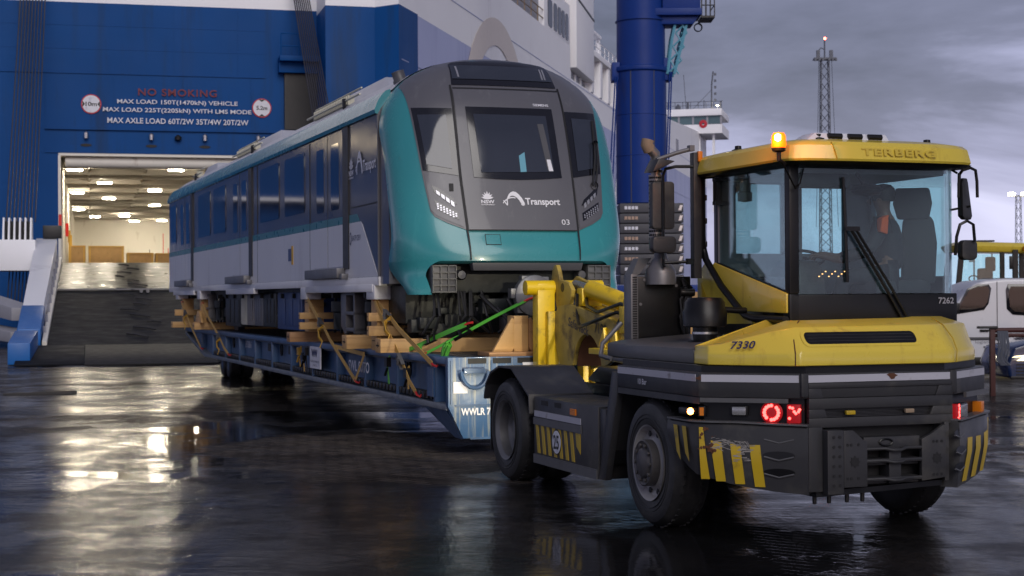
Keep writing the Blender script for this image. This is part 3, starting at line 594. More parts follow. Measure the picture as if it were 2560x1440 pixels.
for x in (9.3, 9.5, 9.72, 9.93):
    g.tube([(x, 79.2, 15.4), (x, 79.2, 16.5)], .03, 5); g.tube([(x, 80.8, 15.4), (x, 80.8, 16.5)], .03, 5)
for z in (15.9, 16.5): g.tube([(9.3, 79.2, z), (9.93, 79.2, z), (9.93, 80.8, z)], .03, 5)
g.lathe((9.15, 79.3, 14.85), 1, [(.18, 0), (.22, .05), (.22, .15), (.16, .2)], 12)
obj('cabin_platform', g, 'black_paint', crane)
g = G(); P0, P1 = Vector((7.65, 80.0, 12.6)), Vector((9.6, 80.0, 22))
for dx, dy in ((-.0, -.5), (.55, -.5), (0, .5), (.55, .5)): g.tube([P0+Vector((dx*.6, dy, 0)), P0+Vector((dx, dy, .6))+(P1-P0)*.12, P1+Vector((dx, dy, 0))], .08, 6)
for k in range(14):
    a = P0+(P1-P0)*(k/14); b_ = P0+(P1-P0)*((k+1)/14)
    g.tube([a+Vector((0, -.5, 0)), b_+Vector((.55, -.5, 0))], .045, 5); g.tube([a+Vector((.55, -.5, 0)), b_+Vector((0, -.5, 0))], .045, 5); g.tube([a+Vector((.3, .5, 0)), b_+Vector((.3, -.5, 0))], .04, 5)
obj('boom', g, 'crane_teal', crane)
for x0, z0, x1, z1 in ((5.1, 12.5, 4.75, 7.0), (5.2, 12.5, 4.9, 7.0), (7.75, 12.7, 7.55, 8.4), (7.85, 12.7, 7.65, 8.4)): obj('hoist_rope', G().tube([(x0, 79.4, z0), (x1, 79.2, z1)], .035, 5), 'crane_blue', crane)
for k in range(8):
    z = 5.78-k*.49
    w = obj('counterweight', G().box(5.2, 8.25, 78.2, 81.6, z, z+.45), 'weight_grey', crane, bev=.03)
    g = G()
    for q in range(4): g.box(5.42+q*.17, 5.55+q*.17, 78.17, 78.2, z+.16, z+.31)
    obj('weight_light_row', g, 'warm_light_tone' if k % 2 else 'sign_white', w)  # row of bright lights on each weight, put in as plain colour
    obj('weight_lug', G().prism([(8.0, z+.1), (8.14, z+.1), (8.22, z+.35), (8.08, z+.35)], 1, 78.17, 78.2), 'steel_bright', w)
g = G(); g.box(4.5, 9, 77.8, 82, 1.6, 2.3); obj('crane_chassis', g, 'crane_blue', crane, bev=.05)
g = G()
for x in (4.6, 6.2, 7.8):
    g.lathe((x, 77.7, .75), 1, [(.2, 0), (.75, .02), (.75, .5), (.2, .52)], 20); g.lathe((x, 81.6, .75), 1, [(.2, 0), (.75, .02), (.75, .5), (.2, .52)], 20)
g.box(4.5, 9, 78.3, 81.5, .6, 1.6); obj('crane_wheel', g, 'black_paint', crane)

# lattice floodlight tower and far masts
def lattice(name, label, X, Y, H, w0, w1, cat, mt, n, lamps, group=None):
    t = thing(name, label, cat, W0, (X, Y, 0), group)
    g = G()
    cs = [(-1, -1), (1, -1), (1, 1), (-1, 1)]
    ww = lambda z: w0+(w1-w0)*z/H
    for a, b_ in cs: g.tube([(X+a*ww(0), Y+b_*ww(0), 0), (X+a*ww(H), Y+b_*ww(H), H)], w0*.10, 5)
    for k in range(n):
        z0, z1 = H*k/n, H*(k+1)/n
        for i in range(4):
            a, b_ = cs[i], cs[(i+1) % 4]
            p = (X+a[0]*ww(z0), Y+a[1]*ww(z0), z0); q = (X+b_[0]*ww(z1), Y+b_[1]*ww(z1), z1)
            g.tube([p, q], w0*.06, 4)
    obj('lattice_frame', g, mt, t)
    return t
t = lattice('lattice_tower', 'slender lattice floodlight tower against the sky with one red lamp on top', 38.55, 200, 30.5, .72, .46, 'tower', 'mast_grey', 24, 0)
g = G(); g.box(37.2, 39.9, 199.4, 200.6, 30.5, 30.75)
for x in (37.3, 37.75, 38.2, 38.95, 39.4, 39.8): g.box(x-.12, x+.12, 199.1, 199.4, 30.3, 30.6)
for x in (37.75, 39.35): g.box(x-.2, x+.2, 199.8, 200.2, 30.75, 31.7)
g.tube([(37.75, 200, 31.6), (38.1, 200, 32.0), (38.55, 200, 31.8)], .07, 5); g.tube([(38.55, 200, 30.6), (38.55, 200, 33)], .1, 6); obj('lamp_gallery', g, 'mast_grey', t)
for x0, x1 in ((37.75, 37.2), (39.3, 39.9), (37.95, 37.55)): obj('guy_cable', G().tube([(x0, 199.5, 30.5), (x1, 199, 10)], .035, 4), 'mast_grey', t)
obj('warning_lamp', G().lathe((38.6, 200, 33), 2, [(.02, 0), (.14, .08), (.14, .22), (.02, .3)], 8), 'red_lamp', t)
t = lattice('lamp_mast', 'lit lamp mast with two bright heads far behind the white van', 62.2, 200, 13.6, .40, .26, 'lamp mast', 'mast_grey', 14, 0)
g = G(); g.box(61.2, 63.4, 199.8, 200.2, 13.6, 13.75); obj('cross_arm', g, 'mast_grey', t)
for x in (61.3, 62.9): obj('lamp_head', G().box(x-.35, x+.35, 199.5, 200.1, 13.75, 14.05), 'mast_lamp', t, bev=.05)
for X, H, lb in ((58.9, 7.7, 'thin grey lamp post beyond the distant yellow tractor roof, with a short arm'), (56.7, 7.2, 'thin bare pole beyond the distant yellow tractor roof')):
    t = thing('lamp_post', lb, 'lamp post', W0, (X, 200, 0))
    obj('pole', G().tube([(X, 200, 0), (X, 200, H)], .10, 6), 'mast_grey', t)
    if H > 7.5: obj('arm', G().tube([(X, 200, H), (X-.8, 200, H+.1)], .09, 5), 'mast_grey', t)
    else: obj('bracket', G().box(X-.6, X+.1, 199.9, 200.1, H-1.6, H-1.35), 'mast_grey', t)

# ================================================================== rail car
train = thing('metro_carriage', 'teal and charcoal driverless metro rail car chained onto the blue low trailer', 'rail car', TR, (0, 10, 1.05))
YF = [(1.8, .06), (1.95, .03), (2.2, -.02), (2.3, -.02), (2.64, .09), (3.3, .32), (4.2, .62), (4.45, .75), (4.6, .85), (4.79, 1.0), (4.88, 1.15), (4.95, 1.5)]
WZ = [(1.8, 1.36), (2.0, 1.42), (2.3, 1.5), (3.9, 1.52), (4.2, 1.47), (4.48, 1.31), (4.65, 1.13), (4.82, .8), (4.9, .45), (4.95, .02)]
YB = [(1.8, .5), (1.9, .55), (2.2, .98), (2.6, .8), (3.17, .95), (3.56, 1.08), (4.0, 1.35), (4.3, 1.45), (4.6, 1.55), (4.95, 1.6)]
def smooth(T):
    """monotone cubic through a table"""
    xs = [a for a, b in T]; ys = [b for a, b in T]; n = len(xs)
    d = [(ys[i+1]-ys[i])/(xs[i+1]-xs[i]) for i in range(n-1)]
    m = [d[0]]+[0 if d[i-1]*d[i] <= 0 else 2*d[i-1]*d[i]/(d[i-1]+d[i]) for i in range(1, n-1)]+[d[-1]]
    def f(x):
        x = min(max(x, xs[0]), xs[-1]); i = 0
        while i < n-2 and x > xs[i+1]: i += 1
        h = xs[i+1]-xs[i]; t = (x-xs[i])/h
        return (2*t**3-3*t*t+1)*ys[i]+(t**3-2*t*t+t)*h*m[i]+(3*t*t-2*t**3)*ys[i+1]+(t**3-t*t)*h*m[i+1]
    return f
fYF, fWZ, fYB = smooth(YF), smooth(WZ), smooth(YB)
def Snose(x, z, p=2.7):
    w = fWZ(z); yf = fYF(z); q = min(1, abs(x)/w); return yf+(fYB(z)-yf)*(1-(1-q**p)**(1/p))
def nosegrid(zs, t0, t1, n):
    rows = []
    for z in zs:
        w = fWZ(z); r = []
        for i in range(n+1):
            t = t0+(t1-t0)*i/n; s_ = sin(t*pi/2); q = abs(s_)**.82*(1 if s_ > 0 else -1); x = w*q
            r.append(Vector((x, Snose(x, z), z)))
        rows.append(r)
    return rows
def sheet(g, rows, m=0):
    g.loft(rows, m, closed=False); return g
zs = [2.27+(4.95-2.27)*(i/46) for i in range(47)]; zs = [z for z in zs if z < 4.94]+[4.949]
g = sheet(G(), nosegrid(zs, -1, 1, 56))
zs2 = [1.86+(2.27-1.86)*i/8 for i in range(9)]
for a, b_ in ((-1, -.60), (.60, 1)): sheet(g, nosegrid(zs2, a, b_, 12))
FILLET = []
# skirt returns: the inner wall of each cheek and the lip under the mask
for s in (-1, 1):
    col = [Vector(((s*sin(.60*pi/2)**.82)*fWZ(z), Snose(sin(.60*pi/2)**.82*fWZ(z), z), z)) for z in zs2]
    sheet(g, [col, [v+Vector((0, .5, 0)) for v in col]])
for s in (1, -1):
    fl = [(-1.30, 2.285), (-1.02, 2.285)]+[(-1.02-.20*sin(radians(a)), 2.275-.20*(1-cos(radians(a)))) for a in range(0, 91, 15)]+[(-1.30, 2.06)]
    FILLET.append(fl if s > 0 else [(-x, z) for x, z in fl][::-1])
lip = [Vector((x, Snose(x, 2.27), 2.27)) for x in [1.22*(i/20)*2-1.22 for i in range(21)]]
sheet(g, [lip, [v+Vector((0, .06, -.035)) for v in lip], [v+Vector((0, .35, -.035)) for v in lip]])
nose = obj('nose_shell', g, 'train_teal', train, ang=50)
def conform(g, poly, off, step=.07, m=0, mirror=False):
    """patch following the nose surface, off metres proud of it; poly in (x,z)"""
    P = []
    for i, a in enumerate(poly):
        b_ = poly[(i+1) % len(poly)]; n = max(1, int(math.hypot(b_[0]-a[0], b_[1]-a[1])/step))
        P += [(a[0]+(b_[0]-a[0])*k/n, a[1]+(b_[1]-a[1])*k/n) for k in range(n)]
    nb = len(P); x0 = min(p[0] for p in P); x1 = max(p[0] for p in P); z0 = min(p[1] for p in P); z1 = max(p[1] for p in P)
    def inside(x, z):
        c = False
        for i in range(nb):
            (ax, az), (bx, bz) = P[i], P[(i+1) % nb]
            if (az > z) != (bz > z) and x < (bx-ax)*(z-az)/(bz-az)+ax: c = not c
        return c
    Q = list(P); x = x0+step/2
    while x < x1:
        z = z0+step/2
        while z < z1:
            if inside(x, z) and min((x-p[0])**2+(z-p[1])**2 for p in P) > (step*.45)**2: Q.append((x, z))
            z += step
        x += step
    r = delaunay_2d_cdt([Vector(p) for p in Q], [(i, (i+1) % nb) for i in range(nb)], [], 1, 1e-5)
    vs = []
    for v in r[0]:
        xx, zz = v.x, v.y; y = Snose(xx, zz); e = .01
        nx = -(Snose(xx+e, zz)-Snose(xx-e, zz))/(2*e); nz = -(Snose(xx, zz+e)-Snose(xx, zz-e))/(2*e)
        nn = Vector((nx, 1, nz)); nn.normalize(); nn = Vector((-nn.x, -nn.y, -nn.z))
        if not all(map(math.isfinite, nn)): nn = Vector((0, -1, 0))
        vs.append(Vector((xx, y, zz))+nn*off)
    g.add(vs, [tuple(f) for f in r[2]], m); return g
def patch(name, poly, off, mt, par=None, step=.07): return obj(name, conform(G(), poly, off, step), mt, par or train, ang=60)
def mir(p): return [(-x, z) for x, z in p][::-1]
left = [(-.73, 2.645), (-.956, 2.734), (-1.09, 2.81), (-1.135, 2.88), (-1.171, 3.192), (-1.203, 3.508), (-1.235, 4.0), (-1.252, 4.25), (-1.258, 4.40)]
topz = [(-1.26, 4.52), (-1.16, 4.62), (-1.02, 4.70), (-.78, 4.815), (-.43, 4.893), (-.2, 4.925), (0, 4.935)]
maskp = left+topz+[(-x, z) for x, z in (left+topz[:-1])[::-1]]
patch('grey_mask', maskp, .012, 'train_grey', step=.06)
dl = [(-.702, 4.442), (-.712, 4.15), (-.722, 3.6), (-.722, 3.3), (-.705, 2.645)]
door = patch('front_door', dl+[(-x, z) for x, z in dl[::-1]], .030, 'train_grey')
for s in (1, -1):
    sm = [(-.732, 4.50), (-.745, 4.15), (-.752, 3.3), (-.735, 2.645), (-.715, 2.28), (-.700, 2.28), (-.712, 2.645), (-.727, 3.3), (-.72, 4.15), (-.708, 4.50)]
    patch('door_gap', sm if s > 0 else mir(sm), .026, 'dark_gap')
patch('door_gap', [(-.70, 4.445), (.70, 4.445), (.70, 4.462), (-.70, 4.462)], .034, 'dark_gap')
patch('door_gap', [(-.70, 2.632), (.70, 2.632), (.70, 2.645), (-.70, 2.645)], .034, 'dark_gap')
for fl in FILLET: patch('cheek_fillet', fl, .001, 'train_teal')
# windows
wl = [(-1.225, 4.20), (-.752, 4.19), (-.757, 3.325), (-1.178, 3.392)]
pl = [(-1.165, 4.105), (-.835, 4.105), (-.83, 3.41), (-1.125, 3.465)]
for s in (1, -1):
    f = patch('side_window_frame', wl if s > 0 else mir(wl), .020, 'train_black', step=.06)
    patch('side_window_pane', pl if s > 0 else mir(pl), .026, 'train_pane', f, step=.06)
fw_ = [(-.585, 4.206), (.56, 4.206), (.585, 3.31), (.30, 3.285), (0, 3.272), (-.30, 3.278), (-.575, 3.30)]
f = patch('front_window_frame', fw_, .040, 'train_black')
pane = patch('front_window_pane', [(-.498, 4.108), (.462, 4.108), (.485, 3.382), (-.475, 3.36)], .046, 'train_pane', f)
pane = f
patch('cab_bulkhead', [(.33, 4.0), (.41, 4.0), (.475, 3.40), (.40, 3.40)], .049, 'under_grey', pane)
patch('cab_notice', [(.035, 3.58), (.115, 3.63), (.115, 3.375), (.035, 3.37)], .049, 'crane_teal', pane)
patch('cab_notice', [(.40, 3.54), (.452, 3.54), (.474, 3.39), (.415, 3.39)], .050, 'logo_white', pane)
sg = [(-.70, 4.505), (-.655, 4.80), (-.60, 4.825), (-.45, 4.842), (-.2, 4.858), (0, 4.862)]
sf = patch('destination_sign', sg+[(-x, z) for x, z in sg[:-1][::-1]], .022, 'train_black')
sp_ = patch('sign_pane', [(-.648, 4.775), (.648, 4.775), (.672, 4.585), (-.672, 4.585)], .029, 'train_pane', sf)
for x in (-.60, .52, .56): patch('sign_bracket', [(x, 4.755), (x+.022, 4.755), (x+.022, 4.605), (x, 4.605)], .033, 'train_lamp', sf)
# lamps
h1 = [(-1.095, 3.196), (-1.03, 3.172), (-.862, 3.040), (-.815, 2.960), (-.92, 2.988), (-1.07, 3.11)]
h2 = [(-1.078, 3.015), (-.815, 2.868), (-.812, 2.765), (-1.03, 2.885), (-1.068, 2.94)]
for s in (1, -1):
    k = (lambda p: p) if s > 0 else mir
    cp_ = patch('lamp_panel', k([(-.76, 3.30), (-1.165, 3.365), (-1.13, 2.90), (-1.08, 2.83), (-.95, 2.76), (-.755, 2.675)]), .020, 'train_grey')
    for q, hh in enumerate((h1, h2)):
        b_ = patch('headlight', k(hh), .027, 'train_black', train)
        if q == 0:
            for i in range(4):
                t0, t1 = .10+i*.225, .26+i*.225
                lp = lambda t, u: (-1.07+.235*t+.0*u, 3.165-.185*t-.055*u-.02*t*u)
                patch('lamp_cell', k([lp(t0, .15), lp(t1, .15), lp(t1, .95), lp(t0, .95)]), .032, 'train_lamp', b_, step=.04)
        else:
            for r in range(3):
                for i in range(7):
                    x, z = -1.045+i*.034, 2.962-i*.0205-r*.028
                    if z > 2.79: patch('lamp_cell', k([(x-.010, z-.010), (x+.010, z-.010), (x+.010, z+.010), (x-.010, z+.010)]), .032, 'train_lamp', b_, step=.05)
patch('camera_port', [(-.888, 3.222), (-.834, 3.222), (-.840, 3.124), (-.894, 3.124)], .026, 'dark_gap')
# wiper on the right hand window
def onN(x, z, off): return Vector((x, Snose(x, z)-off, z))
g = G(); g.tube([onN(1.03, 3.24, .05), onN(1.10, 3.60, .09), onN(1.13, 3.78, .08)], .014, 6); g.tube([onN(1.07, 3.23, .05), onN(1.14, 3.55, .09), onN(1.165, 3.80, .08)], .012, 6)
g.tube([onN(1.10, 3.42, .05), onN(1.14, 3.78, .05), onN(1.17, 4.10, .05)], .018, 6); g.lathe(onN(1.05, 3.235, .02), 1, [(.05, -.04), (.05, 0)], 10); g.lathe(onN(1.14, 3.80, .11), 1, [(.03, 0), (.03, .06)], 8)
obj('wiper', g, 'black_paint', nose)
# hatch and writing
hp = [(-.505, 2.588), (-.325, 2.588), (-.325, 2.470), (-.505, 2.470)]
ho = conform(G(), [(-.513, 2.596), (-.317, 2.596), (-.317, 2.462), (-.513, 2.462)], .003); obj('hatch_gap', ho, 'dark_gap', nose)
patch('hatch_cover', hp, .007, 'train_teal')
onF = lambda off: (lambda u, v: Vector((u, Snose(u, v)-off, v)))
obj('number_lettering', gtext(G(), '03', (.505, 0, 2.722), EX, EZ, .107, .066, bold=.0, fn=onF(.040)), 'logo_white', door, recalc=False)
obj('maker_lettering', gtext(G(), 'SIEMENS', (.315, 0, 4.252), EX, EZ, .215, .033, bold=.02, fn=onF(.040)), 'logo_white', door, recalc=False)
def swoosh(fn):
    """arched ribbon emblem beside the word Transport, in a unit box (1 wide, 1 high)"""
    g = G()
    O = [(.16, .30), (.22, .55), (.30, .78), (.40, .93), (.52, 1.0), (.64, .96), (.76, .80), (.88, .55), (.97, .25), (1.0, .10)]
    I = [(.93, .06), (.84, .06), (.80, .22), (.74, .40), (.66, .55), (.56, .66), (.46, .70), (.38, .66), (.30, .55), (.22, .40)]
    n = len(O)
    for i in range(n-1): g.add([fn(*O[i]), fn(*O[i+1]), fn(*I[n-2-i]), fn(*I[n-1-i])], [(0, 1, 2, 3)])
    A = [(.0, .12), (.10, .28), (.22, .42), (.34, .50), (.48, .53), (.60, .50)]; B = [(.0, .20), (.09, .36), (.22, .51), (.34, .58), (.48, .61), (.60, .57)]
    for i in range(5): g.add([fn(*A[i]), fn(*A[i+1]), fn(*B[i+1]), fn(*B[i])], [(0, 1, 2, 3)])
    g.add([fn(.02, .36), fn(.07, .36), fn(.22, .02), fn(.17, .0)], [(0, 1, 2, 3)]); g.add([fn(.17, .0), fn(.22, .02), fn(.24, .50), fn(.19, .46)], [(0, 1, 2, 3)])
    ci = lambda r, a: fn(.90+r*.085*cos(a), .12+r*.13*sin(a))
    for i in range(14):
        a, b_ = 2*pi*i/14, 2*pi*(i+1)/14; g.add([ci(1, a), ci(1, b_), ci(.62, b_), ci(.62, a)], [(0, 1, 2, 3)])
    return g
def waratah(fn):
    """flower emblem: fan of petals over a base, in a unit box"""
    g = G()
    def petal(cx, cz, a, l, w):
        d = (sin(a), cos(a)); q = (d[1], -d[0])
        P = [(cx, cz), (cx+d[0]*l*.45+q[0]*w, cz+d[1]*l*.45+q[1]*w), (cx+d[0]*l, cz+d[1]*l), (cx+d[0]*l*.45-q[0]*w, cz+d[1]*l*.45-q[1]*w)]
        g.add([fn(*p) for p in P], [(0, 1, 2, 3)])
    for i in range(7): petal(.5, .52, radians(-84+28*i), .46 if i != 3 else .50, .075)
    for i in range(6): petal(.5, .50, radians(-70+28*i), .30, .045)
    g.add([fn(.12, .50), fn(.3, .44), fn(.5, .42), fn(.7, .44), fn(.88, .50), fn(.7, .53), fn(.5, .51), fn(.3, .53)], [tuple(range(8))])
    return g
def logos(par, box, tbox, fnp, m='logo_white'):
    """box: flower emblem with letters; tbox: Transport mark.  fnp maps (u,v) in metres to a point"""
    x0, x1, z0, z1 = box; U = lambda u, v: fnp(x0+(x1-x0)*u, z0+(z1-z0)*v)
    obj('flower_emblem', waratah(lambda u, v: U(u, v)), m, par, recalc=False)
    g = G(); gtext(g, 'NSW', (x0+.02*(x1-x0), 0, z0+.13*(z1-z0)), EX, EZ, .96*(x1-x0), .25*(z1-z0), bold=.03, fn=fnp)
    gtext(g, 'GOVERNMENT', (x0, 0, z0), EX, EZ, x1-x0, .08*(z1-z0), bold=.02, fn=fnp); obj('emblem_lettering', g, m, par, recalc=False)
    a0, a1, b0, b1, t1 = tbox; obj('arch_emblem', swoosh(lambda u, v: fnp(a0+(a1-a0)*u, b0+(b1-b0)*v)), m, par, recalc=False)
    obj('transport_lettering', gtext(G(), 'Transport', (a1+.008*(t1-a0), 0, b0-.07*(b1-b0)), EX, EZ, t1-a1-.01*(t1-a0), .62*(b1-b0), bold=.025, fn=fnp), m, par, recalc=False)
logos(door, (-.524, -.348, 2.957, 3.137), (-.245, .045, 2.957, 3.137, .517), onF(.040))
# body behind the nose
YE = 22.4
arch = [(fWZ(z), z) for z in (4.40, 4.5, 4.6, 4.7, 4.78, 4.84, 4.885, 4.915, 4.935)]
sec = [(-1.5, 1.98), (-1.5, 4.2)]+[(-w, z) for w, z in arch]+[(w, z) for w, z in arch[::-1]]+[(1.5, 4.2), (1.5, 1.98)]
g = G(); y0 = 1.3
g.prism([(x, z) for x, z in sec], 1, 1.45, YE)
g.prism([(1.45, 2.0), (1.0, 2.0), (.97, 2.4), (1.0, 3.1), (1.14, 3.6), (1.42, 4.1), (1.45, 4.1)], 0, -1.485, 1.485)
body = obj('body_shell', g, 'train_side', train, ang=25)
g = G(); n = len(arch); rl = [(-w, z) for w, z in arch[1:]]+[(w, z) for w, z in arch[1:][::-1]]
rr = lambda y, d: [Vector((x*(1+d*.5), y, z+d)) for x, z in rl]
g.loft([rr(1.5, .012), rr(YE+.02, .012)], closed=False); roof = obj('roof', g, 'train_roof', train, ang=50)
for s in (-1, 1):
    c_ = [(1.49, 4.19), (1.535, 4.20), (1.545, 4.25), (1.50, 4.36), (1.44, 4.45), (1.385, 4.50), (1.33, 4.52), (1.33, 4.45), (1.47, 4.25)]
    g = G().prism([(s*x, z) for x, z in c_], 1, 1.46, YE+.04); obj('cantrail', g, 'train_teal', train, ang=20)
    xo = lambda d: s*(1.5+d)
    def sidep(name, poly, d0, d1, m, par=None): return obj(name, G().prism(poly, 0, xo(d0), xo(d1)), m, par or train)
    sidep('lower_panel', [(YE, 2.1), (1.47, 2.1), (2.30, 2.80), (2.40, 2.85), (YE, 2.85)], .0, .006, 'train_white')
    sidep('stripe', [(YE, 2.853), (2.46, 2.853), (2.62, 2.96), (YE, 2.96)], .0, .006, 'train_stripe')
    g = G(); g.box(min(xo(-.1), xo(.012)), max(xo(-.1), xo(.012)), 1.42, YE, 1.98, 2.097)
    for a, b_ in ((1.7, 5.9), (10.4, 13.5), (18.0, 21.5)): g.box(min(xo(-.05), xo(.03)), max(xo(-.05), xo(.03)), a, b_, 1.90, 2.0)
    obj('sill_beam', g, 'train_white', train, bev=.008)
    for y in (1.85, 6.1, 17.3, 20.9):
        g = G(); g.box(min(xo(-.22), xo(.02)), max(xo(-.22), xo(.02)), y-.22, y+.22, 1.80, 1.99); obj('jacking_pad', g, 'train_white', train, bev=.02)
    for y in (3.05, 10.6, 18.15):                     # door ways, all alike
        ds_ = y+.33
        for k, (a, b_) in enumerate(((ds_+.02, ds_+.96), (ds_+1.0, ds_+1.92))):
            lf = sidep('door_leaf', [(a, 2.26), (b_, 2.26), (b_, 4.17), (a, 4.17)], .0, .012, 'train_side')
            sidep('door_lower', [(a, 2.262), (b_, 2.262), (b_, 2.85), (a, 2.85)], .012, .016, 'train_white', lf)
            sidep('door_stripe', [(a, 2.853), (b_, 2.853), (b_, 2.96), (a, 2.96)], .012, .016, 'train_stripe', lf)
            sidep('door_pane', rrect(a+.22, b_-.2, 3.08, 4.02, .08), .012, .017, 'train_pane', lf)
        sidep('door_seal', [(ds_+.965, 2.26), (ds_+.995, 2.26), (ds_+.995, 4.17), (ds_+.965, 4.17)], .0, .014, 'dark_gap')
        sidep('door_pocket', [(y, 2.22), (y+.33, 2.22), (y+.33, 4.19), (y, 4.19)], .0, .022, 'black_paint')
        g = G(); g.box(min(xo(0), xo(.13)), max(xo(0), xo(.13)), y+.25, y+2.42, 2.10, 2.24); g.box(min(xo(0), xo(.10)), max(xo(0), xo(.10)), y+.08, y+.25, 2.08, 2.16); obj('door_step', g, 'steel_grey', train, bev=.01)
    for a, b_ in ((8.05, 9.85), (6.0, 7.6), (15.6, 17.4), (13.6, 15.2), (21.0, 22.1)):
        f = sidep('window_seal', rrect(a, b_, 3.15, 4.09, .10), .0, .006, 'train_black')
        sidep('window_pane', rrect(a+.04, b_-.04, 3.19, 4.05, .08), .006, .010, 'train_pane', f)
    for a in (5.62, 10.1, 12.7): sidep('body_joint', [(a, 2.1), (a+.02, 2.1), (a+.02, 4.18), (a, 4.18)], .0, .008, 'dark_gap')
    sidep('body_joint', [(1.45, 3.05), (2.9, 3.05), (2.9, 3.065), (1.45, 3.065)], .0, .006, 'dark_gap')
    sidep('body_joint', [(1.435, 2.0), (1.465, 2.0), (1.465, 4.18), (1.435, 4.18)], .0, .012, 'steel_grey')
    sidep('data_plate', [(7.05, 2.42), (7.30, 2.42), (7.30, 2.62), (7.05, 2.62)], .006, .012, 'box_blue')
    sidep('data_plate', [(6.92, 2.36), (7.04, 2.36), (7.04, 2.66), (6.92, 2.66)], .006, .014, 'strap_yellow')
    if s < 0:
        fs = lambda u, v: Vector((-1.516, 4.30-u, v))     # left side reads towards the nose
        logos(train, (1.28, 1.56, 3.45, 3.76), (1.68, 2.08, 3.48, 3.80, 2.78), fs)
        g = G(); gtext(g, 'RATP DEV', (1.42, 0, 2.60), EX, EZ, .50, .075, bold=.0, fn=lambda u, v: Vector((-1.512, 4.30-u, v)))
        P = [(1.34+.05*cos(2*pi*i/16), 2.635+.09*sin(2*pi*i/16)) for i in range(16)]; P2 = [(1.34+.033*cos(2*pi*i/16), 2.635+.065*sin(2*pi*i/16)) for i in range(16)]
        for i in range(16):
            j = (i+1) % 16; g.add([Vector((-1.512, 4.30-q[0], q[1])) for q in (P[i], P[j], P2[j], P2[i])], [(0, 1, 2, 3)])
        obj('operator_lettering', g, 'navy_text', train, recalc=False)
# roof equipment
for a, b_, h in ((2.9, 7.4, .05), (10.6, 14.8, .05), (18.2, 20.6, .04)):
    u = obj('roof_unit', G().loft([[(-.95, a, 4.74), (.95, a, 4.74), (.95, b_, 4.74), (-.95, b_, 4.74)], [(-.84, a+.7, 4.93+h*.7), (.84, a+.7, 4.93+h*.7), (.84, b_-.3, 4.93+h*.7), (-.84, b_-.3, 4.93+h*.7)]]), 'train_roof', train, bev=.02)
    g = G(); g.box(-1.10, -1.0, a+1.9, b_-.2, 4.70, 4.84)
    k = a+1.95
    while k < b_-.25: g.box(-1.12, -1.10, k, k+.04, 4.71, 4.83); k += .11
    obj('vent_grille', g, 'cream', u)
    g = G(); g.tube([(-1.16, a+.9, 4.74), (-1.16, b_, 4.74)], .016, 6); g.tube([(-1.06, a+1.2, 4.87), (-1.06, b_-.2, 4.87)], .014, 6); obj('roof_pipe', g, 'cream', u)
    for yy in (a+1.7, ): obj('roof_hose', G().tube([(-1.20, yy, 4.62), (-1.18, yy+.12, 4.75), (-1.12, yy+.28, 4.77), (-1.1, yy+.3, 4.7)], .03, 8), 'black_paint', u)
obj('roof_antenna', G().lathe((-1.10, 1.75, 4.62), (-.35, 0, 1), [(.10, 0), (.10, .06), (.085, .08), (.085, .18), (.0, .19)], 18), 'under_grey', train)
# front underside
g = G(); g.box(-1.2, 1.2, .42, 1.3, 1.88, 2.24); g.box(-1.3, 1.3, .9, 2.2, 1.5, 1.98); obj('nose_underframe', g, 'under_black', train, bev=.01)
obj('front_valance', G().hexa([(-.68, .02, 2.15), (.73, .02, 2.15), (.73, .14, 2.15), (-.68, .14, 2.15), (-.70, -.0, 2.245), (.75, .0, 2.245), (.75, .14, 2.245), (-.70, .14, 2.245)]), 'under_grey', train, bev=.008)
for s in (-1, 1):
    x0, x1 = (-1.17, -.86) if s < 0 else (.86, 1.17)
    bf = obj('crash_buffer', G().box(x0, x1, .16, .42, 1.88, 2.22), 'under_grey', train, bev=.01)
    g = G()
    for i in range(4): g.box(x0+.01+i*.098-.006, x0+.01+i*.098+.006, .13, .16, 1.88, 2.22)
    for i in range(5): g.box(x0, x1, .13, .16, 1.885+i*.08, 1.899+i*.08)
    obj('buffer_ribs', g, 'tug_grey_light', bf)
    obj('marker_lamp', G().lathe((s*.79, .16, 2.10), 1, [(.065, 0), (.065, .1), (.05, -.015), (.0, -.02)][::-1], 14), 'under_grey', train)
g = G(); g.lathe((.05, .55, 1.72), 1, [(.03, -.5), (.16, -.5), (.16, -.38), (.11, -.36), (.11, 0), (.2, .05), (.2, .4), (.1, .5)], 20)
g.box(-.12, .25, -.35, .05, 1.55, 1.9); obj('coupler', g, 'under_black', train, bev=.01)
g = G(); g.lathe((-.02, -.36, 1.84), 1, [(.0, -.03), (.14, -.03), (.25, 0), (.25, .12), (.14, .2)], 24)
for a in range(6): g.box(-.02+.24*cos(a)-.06, -.02+.24*cos(a)+.06, -.33, -.20, 1.84+.2*sin(a)-.06, 1.84+.2*sin(a)+.06)
obj('coupler_head', g, 'steel_grey', train, bev=.01)
g = G(); g.box(.0, .30, -.42, -.15, 1.50, 1.62); g.box(.04, .26, -.43, -.42, 1.52, 1.60); obj('coupler_motor', g, 'steel_bright', train, bev=.01)
g = G()
for k, (x, y, z, dx, sag) in enumerate(((-.35, .1, 1.7, .5, .3), (-.2, .15, 1.8, .6, .45), (.1, .0, 1.62, .45, .4), (-.5, .3, 1.85, .5, .25))):
    g.tube([(x+dx*t/8, y-.25*sin(t/8*pi), z-sag*sin(t/8*pi)) for t in range(9)], .022+.006*(k % 2), 7)
obj('coupler_hose', g, 'black_paint', train)
g = G(); random.seed(12)
